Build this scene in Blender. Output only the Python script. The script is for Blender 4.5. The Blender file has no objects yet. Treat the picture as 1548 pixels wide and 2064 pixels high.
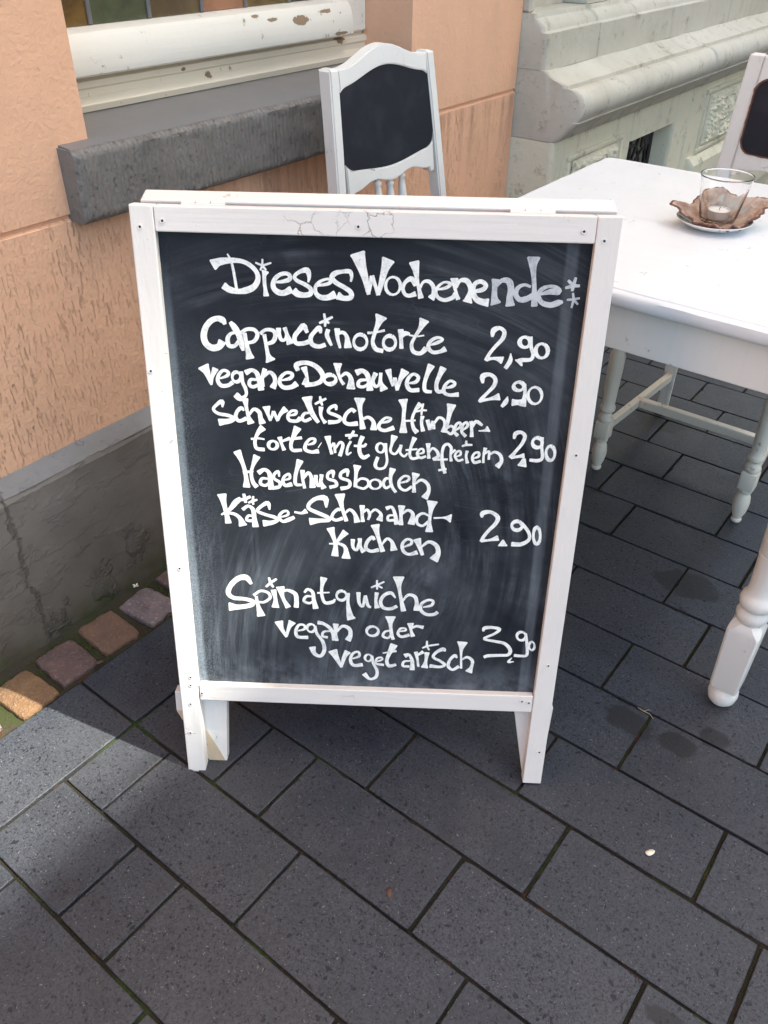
import bpy, bmesh, math, random
from mathutils import Vector, Matrix, noise
from math import sin, cos, pi, radians as RD
random.seed(7)
scn = bpy.context.scene
COL = scn.collection

# ------------------------------------------------------------------ camera
cam_d = bpy.data.cameras.new('camera')
cam = bpy.data.objects.new('camera', cam_d); COL.objects.link(cam)
scn.camera = cam
YAW, PITCH, ROLL = -0.648653, 0.642729, 0.0107265
cam.location = (0, 0, 1.215)
_f = Vector((sin(YAW) * cos(PITCH), cos(YAW) * cos(PITCH), -sin(PITCH)))
_r = Vector((cos(YAW), -sin(YAW), 0))
_u = _r.cross(_f)
_r2 = cos(ROLL) * _r + sin(ROLL) * _u
_u2 = -sin(ROLL) * _r + cos(ROLL) * _u
cam.rotation_euler = Matrix((_r2, _u2, -_f)).transposed().to_euler()
cam_d.sensor_fit = 'VERTICAL'; cam_d.sensor_height = 24
cam_d.lens = 24 * 1665.576 / 2064
cam_d.clip_start = 0.02; cam_d.clip_end = 400
scn.render.resolution_x = 768; scn.render.resolution_y = 1024

# ------------------------------------------------------------------ sky, sun, exposure
SUN_EL = RD(58)
SUN_DIR = Vector((0.8734, 0.487, 0)).normalized()          # horizontal direction towards the sun
w = bpy.data.worlds.new('World'); scn.world = w; w.use_nodes = True
nt = w.node_tree; bg = nt.nodes['Background']
sky = nt.nodes.new('ShaderNodeTexSky'); sky.sky_type = 'NISHITA'; sky.sun_disc = False
sky.sun_elevation = SUN_EL
sky.sun_rotation = math.atan2(SUN_DIR.x, SUN_DIR.y)
sky.dust_density = 3.0; sky.air_density = 1.0; sky.ozone_density = 1.0
nt.links.new(sky.outputs[0], bg.inputs[0]); bg.inputs[1].default_value = 0.15
sun_d = bpy.data.lights.new('sun', 'SUN'); sun_d.energy = 5.0; sun_d.angle = RD(0.6)
sun_d.color = (1.0, 0.95, 0.88)
sun = bpy.data.objects.new('sun', sun_d); COL.objects.link(sun)
sd = Vector((SUN_DIR.x * cos(SUN_EL), SUN_DIR.y * cos(SUN_EL), sin(SUN_EL)))
sun.rotation_euler = sd.to_track_quat('Z', 'Y').to_euler(); sun.location = (0, 0, 20)
vs = scn.view_settings
vs.view_transform = 'Standard'; vs.look = 'None'; vs.gamma = 1; vs.use_curve_mapping = False
vs.exposure = 1.53
try:
    vs.use_white_balance = True; vs.white_balance_temperature = 6700; vs.white_balance_tint = 0
except Exception: pass

# ------------------------------------------------------------------ helpers
def tag(o, label=None, cat=None, group=None, kind=None):
    if label: o['label'] = label
    if cat: o['category'] = cat
    if group: o['group'] = group
    if kind: o['kind'] = kind
    return o
def empty(name, loc=(0, 0, 0), rz=0, **k):
    o = bpy.data.objects.new(name, None); COL.objects.link(o); o.location = loc
    o.rotation_euler = (0, 0, rz); o.empty_display_size = .1
    return tag(o, **k)
def obj(name, bm, m, parent=None, smooth=False, auto=None, loc=None, **k):
    me = bpy.data.meshes.new(name)
    bmesh.ops.recalc_face_normals(bm, faces=bm.faces[:])
    bm.to_mesh(me); bm.free()
    if m is not None: me.materials.append(m)
    if smooth:
        for p in me.polygons: p.use_smooth = True
        if auto is not None:
            me.set_sharp_from_angle(angle=RD(auto))
    o = bpy.data.objects.new(name, me); COL.objects.link(o)
    if parent: o.parent = parent
    if loc: o.location = loc
    return tag(o, **k)
def copy_tree(o, parent=None):
    c = o.copy(); COL.objects.link(c); c.parent = parent
    for ch in list(o.children): copy_tree(ch, c)
    return c
def box(bm, x0, x1, y0, y1, z0, z1, bev=0.0, seg=1):
    t = bmesh.new()
    v = [t.verts.new(p) for p in ((x0,y0,z0),(x1,y0,z0),(x1,y1,z0),(x0,y1,z0),(x0,y0,z1),(x1,y0,z1),(x1,y1,z1),(x0,y1,z1))]
    for f in ((0,3,2,1),(4,5,6,7),(0,1,5,4),(1,2,6,5),(2,3,7,6),(3,0,4,7)): t.faces.new([v[i] for i in f])
    if bev: bmesh.ops.bevel(t, geom=t.edges[:], offset=bev, segments=seg, affect='EDGES', profile=.5)
    join(bm, t)
def join(bm, t, M=None):
    if M is not None: bmesh.ops.transform(t, matrix=M, verts=t.verts)
    me = bpy.data.meshes.new('tmp'); t.to_mesh(me); t.free(); bm.from_mesh(me); bpy.data.meshes.remove(me)
def prism(bm, pts, d0, d1, bev=0.0, fn=None, seg=1):
    """polygon pts (p,q) extruded along third axis; fn maps (p,q,d)->xyz"""
    fn = fn or (lambda p, q, d: (p, d, q))
    t = bmesh.new()
    A = [t.verts.new(fn(p, q, d0)) for p, q in pts]; B = [t.verts.new(fn(p, q, d1)) for p, q in pts]
    t.faces.new(A); t.faces.new(B[::-1]); n = len(pts)
    for i in range(n): t.faces.new((A[i], B[i], B[(i+1) % n], A[(i+1) % n]))
    bmesh.ops.recalc_face_normals(t, faces=t.faces[:])
    if bev: bmesh.ops.bevel(t, geom=t.edges[:], offset=bev, segments=seg, affect='EDGES', profile=.5)
    join(bm, t)
def lathe(bm, prof, cx=0, cy=0, n=24, M=None, cap=True):
    t = bmesh.new(); rings = []
    for r, z in prof: rings.append([t.verts.new((cx + r*cos(2*pi*i/n), cy + r*sin(2*pi*i/n), z)) for i in range(n)])
    for a, b in zip(rings, rings[1:]):
        for i in range(n): t.faces.new((a[i], a[(i+1) % n], b[(i+1) % n], b[i]))
    if cap:
        t.faces.new(rings[0][::-1]); t.faces.new(rings[-1])
    join(bm, t, M)
def sweep(bm, pts, rad, n=6):
    t = bmesh.new(); rings = []
    for i, p in enumerate(pts):
        p = Vector(p); a = Vector(pts[max(0, i-1)]); b = Vector(pts[min(len(pts)-1, i+1)])
        d = (b - a).normalized(); s = d.cross(Vector((0, 0, 1)))
        if s.length < .1: s = d.cross(Vector((1, 0, 0)))
        s.normalize(); q = d.cross(s); r = rad[i] if isinstance(rad, (list, tuple)) else rad
        rings.append([t.verts.new(p + r*(cos(2*pi*k/n)*s + sin(2*pi*k/n)*q)) for k in range(n)])
    for a, b in zip(rings, rings[1:]):
        for i in range(n): t.faces.new((a[i], a[(i+1) % n], b[(i+1) % n], b[i]))
    t.faces.new(rings[0][::-1]); t.faces.new(rings[-1]); join(bm, t)

# ------------------------------------------------------------------ materials
class NT:
    def __init__(s, name, rough=.6, spec=.5):
        s.m = bpy.data.materials.new(name); s.m.use_nodes = True; s.t = s.m.node_tree
        s.b = s.t.nodes['Principled BSDF']; s.b.inputs['Roughness'].default_value = rough
        s.b.inputs['Specular IOR Level'].default_value = spec
    def n(s, typ, **k):
        x = s.t.nodes.new(typ)
        for a, b in k.items(): setattr(x, a, b)
        return x
    def put(s, sock, v):
        if isinstance(v, bpy.types.NodeSocket): s.t.links.new(v, sock)
        elif v is not None:
            if isinstance(v, (tuple, list)) and len(v) == 3 and sock.type == 'RGBA': v = (*v, 1)
            sock.default_value = v
    def coord(s, kind='Object', scale=(1, 1, 1), rot=(0, 0, 0), loc=(0, 0, 0), rand=False):
        if kind == 'World': c = s.n('ShaderNodeNewGeometry').outputs['Position']
        else: c = s.n('ShaderNodeTexCoord').outputs[kind]
        if rand:
            oi = s.n('ShaderNodeObjectInfo'); ad = s.n('ShaderNodeVectorMath', operation='MULTIPLY_ADD')
            s.t.links.new(oi.outputs['Random'], ad.inputs[0]); ad.inputs[1].default_value = (37, 91, 53); s.t.links.new(c, ad.inputs[2]); c = ad.outputs[0]
        mp = s.n('ShaderNodeMapping'); s.t.links.new(c, mp.inputs[0])
        mp.inputs['Scale'].default_value = scale; mp.inputs['Rotation'].default_value = rot; mp.inputs['Location'].default_value = loc
        return mp.outputs[0]
    def noise(s, co, scale, detail=4, rough=.55, dist=0, out='Fac'):
        x = s.n('ShaderNodeTexNoise'); s.t.links.new(co, x.inputs['Vector'])
        x.inputs['Scale'].default_value = scale; x.inputs['Detail'].default_value = detail
        x.inputs['Roughness'].default_value = rough; x.inputs['Distortion'].default_value = dist
        return x.outputs[out]
    def vor(s, co, scale, feature='F1', out='Distance', rnd=1):
        x = s.n('ShaderNodeTexVoronoi', feature=feature); s.t.links.new(co, x.inputs['Vector'])
        x.inputs['Scale'].default_value = scale; x.inputs['Randomness'].default_value = rnd
        return x.outputs[out]
    def ramp(s, f, stops):
        x = s.n('ShaderNodeMapRange'); x.clamp = True
        s.put(x.inputs['Value'], f)
        a, b = stops[0], stops[1]
        x.inputs['From Min'].default_value = a[0]; x.inputs['From Max'].default_value = b[0]
        x.inputs['To Min'].default_value = a[1]; x.inputs['To Max'].default_value = b[1]
        return x.outputs[0]
    def mix(s, f, a, b, mode='MIX'):
        x = s.n('ShaderNodeMix', data_type='RGBA', blend_type=mode); x.clamp_factor = True
        s.put(x.inputs[0], f); s.put(x.inputs[6], a); s.put(x.inputs[7], b)
        return x.outputs[2]
    def math(s, op, a, b=None, clamp=False):
        x = s.n('ShaderNodeMath', operation=op); x.use_clamp = clamp
        s.put(x.inputs[0], a)
        if b is not None: s.put(x.inputs[1], b)
        return x.outputs[0]
    def sep(s, co):
        x = s.n('ShaderNodeSeparateXYZ'); s.t.links.new(co, x.inputs[0]); return x.outputs
    def bump(s, h, dist=.002, strength=1.0, prev=None):
        x = s.n('ShaderNodeBump'); s.put(x.inputs['Height'], h)
        x.inputs['Distance'].default_value = dist; x.inputs['Strength'].default_value = strength
        if prev is not None: s.t.links.new(prev, x.inputs['Normal'])
        s.t.links.new(x.outputs[0], s.b.inputs['Normal']); return x.outputs[0]
    def col(s, c): s.put(s.b.inputs['Base Color'], c)
    def rough(s, c): s.put(s.b.inputs['Roughness'], c)

def mat_paint(name, base, spots=(), dirt=(.35, .3, .25), chips=.62, crack=True, grain_axis=2, chipcol=(.22, .17, .13), rough=.5, gscale=1.0, kind='Object'):
    g = NT(name, rough)
    sc = [60, 60, 60]; sc[grain_axis] = 2.5
    co = g.coord(kind, rand=True); gr = g.coord(kind, scale=tuple(v*gscale for v in sc), rand=True)
    n1 = g.noise(co, 5, 5); n2 = g.noise(gr, 1.6, 6, .65); n3 = g.noise(co, 38, 5, .7)
    c = g.mix(g.ramp(n1, [(.35, 0), (.75, .35)]), base, tuple(v*.86 for v in base))
    c = g.mix(g.ramp(n2, [(.56, 0), (.75, .28)]), c, tuple(v*.8 for v in base))
    d = g.math('MULTIPLY', g.ramp(n3, [(chips, 0), (chips+.06, 1)]), g.ramp(n1, [(.42, 0), (.62, 1)]))
    c = g.mix(d, c, chipcol)
    if spots:
        wd = g.coord('World'); _, wy, wz = g.sep(wd); nn = g.noise(wd, 45, 4, .7)
        for (py, pz, ry, rz_) in spots:
            dy = g.math('MULTIPLY', g.math('SUBTRACT', wy, py), 1/ry); dz = g.math('MULTIPLY', g.math('SUBTRACT', wz, pz), 1/rz_)
            dd = g.math('ADD', g.math('SQRT', g.math('ADD', g.math('MULTIPLY', dy, dy), g.math('MULTIPLY', dz, dz))), g.math('MULTIPLY', g.math('SUBTRACT', nn, .5), 2.6))
            d = g.math('MAXIMUM', d, g.ramp(dd, [(.9, 1), (1.0, 0)]))
        c = g.mix(d, c, g.mix(nn, (.36, .26, .17), (.20, .14, .09)))
    g.col(c)
    h = g.math('SUBTRACT', g.math('ADD', g.math('MULTIPLY', n2, .5), g.math('MULTIPLY', n3, .25)), g.math('MULTIPLY', d, .8))
    if crack:
        wv_ = g.n('ShaderNodeVectorMath', operation='MULTIPLY_ADD')
        g.t.links.new(g.noise(co, 30, 4, .7, out='Color'), wv_.inputs[0]); wv_.inputs[1].default_value = (.03,)*3; g.t.links.new(co, wv_.inputs[2])
        v = g.vor(wv_.outputs[0], 34, 'DISTANCE_TO_EDGE')
        nd = g.noise(co, 6, 3)
        ck = g.math('MULTIPLY', g.ramp(v, [(0, 1), (.022, 0)]), g.ramp(nd, [(.60, 0), (.66, 1)]))
        g.col(g.mix(g.math('MULTIPLY', ck, .6), c, (.2, .16, .13))); h = g.math('SUBTRACT', h, ck)
    g.bump(h, .0018, .75)
    g.rough(g.ramp(n3, [(.3, rough-.1), (.7, rough+.12)]))
    return g.m

WHITE = (.78, .765, .74)
M_board = mat_paint('board_white_paint', (.76, .72, .695), chips=.67)
M_boardh = mat_paint('board_white_paint_rail', (.76, .72, .695), chips=.67, grain_axis=0)
M_chair = mat_paint('chair_white_paint', (.76, .745, .72), chips=.63)
M_chairx = mat_paint('chair_white_paint_cross', (.76, .745, .72), chips=.63, grain_axis=0)
M_legs = mat_paint('chair_ivory_paint', (.73, .68, .59), chips=.62, crack=False)
M_table = mat_paint('table_white_gloss', (.72, .75, .79), chips=.78, crack=False, rough=.35, grain_axis=0, gscale=.5)
M_tleg = mat_paint('table_leg_paint', (.77, .76, .74), chips=.655, crack=False, rough=.38)
M_window = mat_paint('window_old_paint', (.80, .755, .68), spots=((1.530, .994, .026, .010), (1.445, 1.001, .013, .0035), (1.615, 1.004, .020, .004), (1.66, .958, .03, .0035), (1.40, 1.010, .012, .003)), chips=.625, grain_axis=1, chipcol=(.30, .22, .15))
M_windowc = mat_paint('window_cream_paint', (.78, .69, .55), spots=((1.275, .917, .009, .006), (1.210, .934, .006, .004), (1.69, .940, .018, .008)), chips=.64, grain_axis=1, chipcol=(.25, .2, .15))

def mat_wood():
    g = NT('raw_wood', .75); gr = g.coord(scale=(60, 60, 5)); n = g.noise(gr, 1.5, 6, .6)
    g.col(g.mix(n, (.62, .50, .36), (.42, .30, .19))); g.bump(n, .001, .5); return g.m
M_wood = mat_wood()

# slate panel: dark with wiped chalk arcs
def mat_slate(name='slate_wiped', full=True):
    g = NT(name, .55, .16)
    co = g.coord(); x, y, z = g.sep(co)
    base = g.mix(g.noise(co, 3, 4), (.0075, .009, .0145), (.014, .0165, .024))
    if full:
        def arcs(cx, cz, f, thr, seed):
            dx = g.math('SUBTRACT', x, cx); dz = g.math('SUBTRACT', z, cz)
            dd = g.math('SQRT', g.math('ADD', g.math('MULTIPLY', dx, dx), g.math('MULTIPLY', g.math('MULTIPLY', dz, dz), .55)))
            an = g.math('ARCTAN2', dz, dx)
            cb = g.n('ShaderNodeCombineXYZ'); g.put(cb.inputs[0], g.math('MULTIPLY', dd, f)); g.put(cb.inputs[1], g.math('MULTIPLY', an, 1.3)); cb.inputs[2].default_value = seed
            return g.ramp(g.noise(cb.outputs[0], 1, 7, .72), [(thr, 0), (thr+.24, 1)])
        wob = g.noise(co, 5, 3)
        a1 = g.math('MULTIPLY', arcs(-.12, .42, 55, .44, 1.0), g.ramp(x, [(-.02, 0), (.12, 1)]))
        a1 = g.math('MULTIPLY', a1, g.ramp(z, [(.72, 0), (.58, 1)]))
        a2 = g.math('MULTIPLY', arcs(.25, .15, 70, .46, 5.0), g.ramp(z, [(.52, 0), (.38, 1)]))
        a2 = g.math('MULTIPLY', a2, g.ramp(x, [(.08, 1), (.16, 0)]))
        a3 = g.math('MULTIPLY', arcs(-.05, -.2, 60, .46, 9.0), g.ramp(z, [(.6, 0), (.74, 1)]))
        sm = g.math('ADD', g.math('ADD', g.math('MULTIPLY', a1, .48), g.math('MULTIPLY', a2, .5)), g.math('MULTIPLY', a3, .34))
        lowf = g.ramp(g.noise(co, 5.5, 5, .65, 1.0), [(.38, .08), (.62, 1.1)])
        sm = g.math('MULTIPLY', sm, lowf)
        # thick vertical swipes at the lower left, then dust by the left edge and bottom
        vs_ = g.noise(g.coord(scale=(95, 1, 3.5)), 1, 4, .6)
        vs_ = g.math('MULTIPLY', g.ramp(vs_, [(.52, 0), (.78, .22)]), g.math('MULTIPLY', g.ramp(x, [(-.16, 1), (-.20, 0)]) if False else g.ramp(x, [(-.17, 1), (-.145, 0)]), g.ramp(z, [(.42, 1), (.5, 0)])))
        sm = g.math('ADD', sm, vs_)
        grain = g.noise(co, 420, 2, .6)
        dust = g.math('MULTIPLY', g.ramp(x, [(-.268, .55), (-.205, 0)]), g.ramp(g.noise(co, 7, 3), [(.3, .35), (.62, 1)]))
        dust = g.math('MULTIPLY', dust, g.ramp(z, [(.80, .15), (.55, 1)]))
        dust = g.math('MULTIPLY', g.math('POWER', dust, 1.3), g.ramp(grain, [(.44, .1), (.58, 1.3)]))
        bot = g.math('MULTIPLY', g.ramp(z, [(.184, .5), (.25, 0)]), g.ramp(g.noise(co, 22, 5, .7), [(.4, .1), (.65, 1)]))
        rt = g.math('MULTIPLY', g.ramp(x, [(.238, 0), (.246, .3)]), g.ramp(x, [(.258, 1), (.252, 0)]))
        rt = g.math('MULTIPLY', g.ramp(x, [(.243, 0), (.247, .32)]), g.ramp(x, [(.257, 1), (.262, 0)]))
        rt = g.math('MULTIPLY', rt, g.ramp(g.noise(g.coord(scale=(40, 1, 6)), 1.5, 4), [(.3, .4), (.6, 1)]))
        lf_ = g.math('MULTIPLY', g.ramp(x, [(-.2655, .6), (-.2600, 0)]), g.ramp(z, [(.84, .0), (.70, 1)]))
        lf_ = g.math('MULTIPLY', lf_, g.ramp(g.noise(g.coord(scale=(40, 1, 5)), 1.5, 4), [(.25, .55), (.6, 1)]))
        haze = g.math('MULTIPLY', g.ramp(g.noise(co, 2.6, 5, .62, .6), [(.38, 0), (.72, .34)]), g.ramp(z, [(.85, .35), (.45, 1)]))
        tot = g.math('ADD', g.math('ADD', g.math('ADD', sm, dust), g.math('ADD', bot, haze)), g.math('ADD', rt, lf_))
        scr = g.ramp(g.vor(g.coord(scale=(2, 1, 14), rot=(0, .5, 0)), 9, 'DISTANCE_TO_EDGE'), [(0, .18), (.012, 0)])
        tot = g.math('ADD', tot, g.math('MULTIPLY', scr, g.ramp(g.noise(co, 6, 2), [(.5, 0), (.6, 1)])))
        c = g.mix(g.math('MULTIPLY', tot, .56, True), base, (.33, .37, .42))
        smudge = g.noise(g.coord(loc=(.31, 0, -.2)), 9, 4, .6, 1.5)
        g.col(c); g.rough(g.ramp(tot, [(0, .5), (.6, .8)]))
        g.bump(g.math('ADD', tot, g.math('MULTIPLY', grain, .2)), .0004, .3)
    else:
        g.col(g.mix(g.ramp(g.noise(co, 20, 5), [(.5, 0), (.8, .5)]), (.018, .02, .028), (.045, .05, .062))); g.rough(.4)
    return g.m
M_slate = mat_slate(); M_slate2 = mat_slate('slate_plain', False)

def mat_chalk(name, a, b):
    g = NT(name, .85, .2); co = g.coord()
    n = g.noise(g.coord(scale=(1, 1, 1)), 90, 5, .65); st = g.noise(g.coord(scale=(300, 1, 90), rot=(0, .6, 0)), 1, 3)
    hl = g.math('ABSOLUTE', g.math('SUBTRACT', g.noise(co, 75, 3, .6), .5))
    hair = g.math('MULTIPLY', g.ramp(hl, [(.004, 1), (.014, 0)]), g.ramp(g.noise(co, 40, 2), [(.48, 0), (.56, .8)]))
    f1 = g.math('MULTIPLY', g.ramp(n, [(.45, 0), (.72, 1)]), g.ramp(st, [(.35, .3), (.6, 1)]))
    g.col(g.mix(g.math('MAXIMUM', f1, hair), a, b)); return g.m
M_chalk = mat_chalk('chalk_pen', (.90, .90, .88), (.50, .52, .54))
M_chalkf = mat_chalk('chalk_pen_faint', (.55, .57, .60), (.27, .29, .33))

def mat_paver():
    g = NT('paver_concrete', .55, .35)
    co = g.coord(rand=True); wd = g.coord('World')
    oi = g.n('ShaderNodeObjectInfo').outputs['Random']
    fine = g.noise(co, 260, 3, .7); med = g.noise(co, 14, 4)
    base = g.mix(oi, (.026, .032, .047), (.047, .054, .073))
    base = g.mix(g.ramp(g.noise(wd, 1.7, 3), [(.4, 0), (.62, .5)]), base, (.046, .045, .050))
    base = g.mix(g.ramp(med, [(.35, 0), (.7, .6)]), base, (.060, .064, .080))
    base = g.mix(g.ramp(fine, [(.38, .75), (.58, 0)]), base, (.020, .022, .028))
    warp = g.n('ShaderNodeVectorMath', operation='MULTIPLY_ADD')
    g.t.links.new(g.noise(co, 60, 2, out='Color'), warp.inputs[0]); warp.inputs[1].default_value = (.020,)*3; g.t.links.new(co, warp.inputs[2])
    def spots(scale, r, thr, c, base, strength=1):
        vt = g.n('ShaderNodeTexVoronoi'); g.t.links.new(warp.outputs[0], vt.inputs['Vector']); vt.inputs['Scale'].default_value = scale
        rnd = g.sep(vt.outputs['Color'])[0]
        m = g.math('MULTIPLY', g.ramp(vt.outputs['Distance'], [(r*.7, 1), (r, 0)]), g.math('GREATER_THAN', rnd, thr))
        return g.mix(g.math('MULTIPLY', m, strength), base, c), m
    base, m1 = spots(88, .27, .58, (.009, .010, .017), base, .95)
    base, m4 = spots(165, .33, .50, (.010, .011, .018), base, .95)
    base, m2 = spots(300, .36, .50, (.013, .014, .021), base, .85)
    base, m3 = spots(260, .27, .87, (.20, .20, .21), base, .6)
    # worn pale haze and damp patches that stay where they are
    hz = g.noise(wd, 3.2, 4, .6)
    base = g.mix(g.ramp(hz, [(.45, 0), (.75, .3)]), base, (.070, .071, .076))
    wx, wy, wz = g.sep(wd); wn = g.noise(wd, 14, 4, .6)
    for (sx, sy, r, e) in ((-.291, 1.492, .075, .6), (-.239, 1.065, .05, .6), (-.146, 1.071, .034, .8), (-.10, 1.12, .03, .8), (-.62, 2.15, .10, .8), (.02, .62, .03, .5)):
        dx = g.math('SUBTRACT', wx, sx); dy = g.math('MULTIPLY', g.math('SUBTRACT', wy, sy), 1/e)
        d = g.math('SQRT', g.math('ADD', g.math('MULTIPLY', dx, dx), g.math('MULTIPLY', dy, dy)))
        d = g.math('ADD', d, g.math('MULTIPLY', g.math('SUBTRACT', wn, .5), r*1.6))
        base = g.mix(g.ramp(d, [(r*.8, .8), (r, 0)]), base, (.014, .015, .018))
    g.col(base)
    g.rough(g.ramp(med, [(.3, .42), (.7, .6)]))
    h = g.math('SUBTRACT', g.math('MULTIPLY', fine, .6), g.math('MULTIPLY', m1, .5))
    g.bump(h, .0012, .8); return g.m
M_paver = mat_paver()

def mat_soil(name, dark=(.018, .016, .012), moss=(.035, .055, .012), amt=.5):
    g = NT(name, .95, .1); wd = g.coord('World')
    n = g.noise(wd, 9, 5, .6); f = g.noise(wd, 220, 4, .7); br = g.noise(wd, 40, 4)
    c = g.mix(f, tuple(v*.5 for v in dark), tuple(v*2.0 for v in dark))
    c = g.mix(g.ramp(br, [(.6, 0), (.68, .7)]), c, (.07, .03, .015))
    c = g.mix(g.math('MULTIPLY', g.ramp(n, [(amt, 0), (amt+.12, 1)]), g.ramp(f, [(.3, .4), (.6, 1)])), c, moss)
    g.col(c); g.bump(f, .004, .8); return g.m
M_joint = mat_soil('joint_soil', (.020, .017, .013), (.040, .062, .014), amt=.54)
M_mossbed = mat_soil('moss_bed', (.038, .032, .023), (.038, .048, .016), .50)
def mat_moss():
    g = NT('moss', .95, .1); wd = g.coord('World'); n = g.noise(wd, 300, 3)
    g.col(g.mix(n, (.030, .050, .010), (.085, .110, .030))); return g.m
M_moss = mat_moss()

def mat_cobble(name, a, b, c3):
    g = NT(name, .7); co = g.coord(rand=True)
    n = g.noise(co, 26, 6, .65); f = g.noise(co, 150, 4, .7)
    c = g.mix(g.ramp(n, [(.35, 0), (.68, 1)]), a, b); c = g.mix(g.ramp(f, [(.55, 0), (.7, .8)]), c, c3)
    g.col(c); g.bump(g.math('ADD', g.math('MULTIPLY', n, .9), f), .008, .9); return g.m
M_cob = [mat_cobble('cobble_porphyry', (.15, .085, .075), (.085, .055, .052), (.26, .19, .17)),
         mat_cobble('cobble_sandstone', (.20, .105, .068), (.125, .072, .050), (.29, .21, .155)),
         mat_cobble('cobble_granite', (.24, .18, .18), (.13, .09, .10), (.46, .40, .40)),
         mat_cobble('cobble_ochre', (.25, .135, .065), (.15, .082, .045), (.31, .23, .15))]

def mat_stucco():
    g = NT('orange_render', .85, .25); wd = g.coord('World')
    big = g.noise(wd, 1.1, 4); f = g.noise(wd, 120, 5, .65)
    st = g.noise(g.coord('World', scale=(60, 110, 20)), 1.6, 4, .65); m = g.noise(g.coord('World', scale=(8, 14, 2)), 1, 3)
    c = g.mix(g.ramp(big, [(.35, 0), (.7, 1)]), (.85, .505, .335), (.80, .450, .285))
    z = g.sep(wd)[2]
    rough_zone = g.math('MULTIPLY', g.ramp(z, [(.80, .12), (.745, 1)]), g.ramp(m, [(.38, .2), (.58, 1)]))
    streak = g.math('MULTIPLY', g.ramp(st, [(.56, 0), (.64, 1)]), rough_zone)
    c = g.mix(g.math('MULTIPLY', streak, .22), c, (.50, .28, .185))
    c = g.mix(g.ramp(g.noise(wd, 24, 5, .7), [(.6, 0), (.8, .25)]), c, (.90, .60, .44))
    # dirt drips under the sill and along the plinth
    drip = g.noise(g.coord('World', scale=(4, 34, 1.5)), 1, 4, .6)
    dm = g.math('MULTIPLY', g.ramp(drip, [(.45, 0), (.7, .8)]), g.math('MULTIPLY', g.ramp(z, [(.56, 0), (.75, 1)]), g.ramp(z, [(.755, 1), (.765, 0)])))
    wy = g.sep(wd)[1]
    dm = g.math('MULTIPLY', dm, g.ramp(wy, [(.86, 0), (1.0, 1)]))
    c = g.mix(g.math('MULTIPLY', dm, .8), c, (.27, .13, .085))
    c = g.mix(g.ramp(g.noise(g.coord('World', scale=(2, 5, 2.2)), 1.3, 6, .7), [(.46, 0), (.72, .30)]), c, (.60, .37, .25))
    pt = g.ramp(g.noise(wd, 70, 3, .6), [(.68, 0), (.73, 1)])
    c = g.mix(g.math('MULTIPLY', pt, .35), c, (.42, .24, .15))
    g.col(c)
    h = g.math('SUBTRACT', g.math('ADD', g.math('MULTIPLY', g.noise(wd, 22, 5, .6), .8), g.math('MULTIPLY', f, .45)), g.math('MULTIPLY', streak, .55))
    g.bump(h, .0042, .9); return g.m
M_stucco = mat_stucco()

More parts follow.
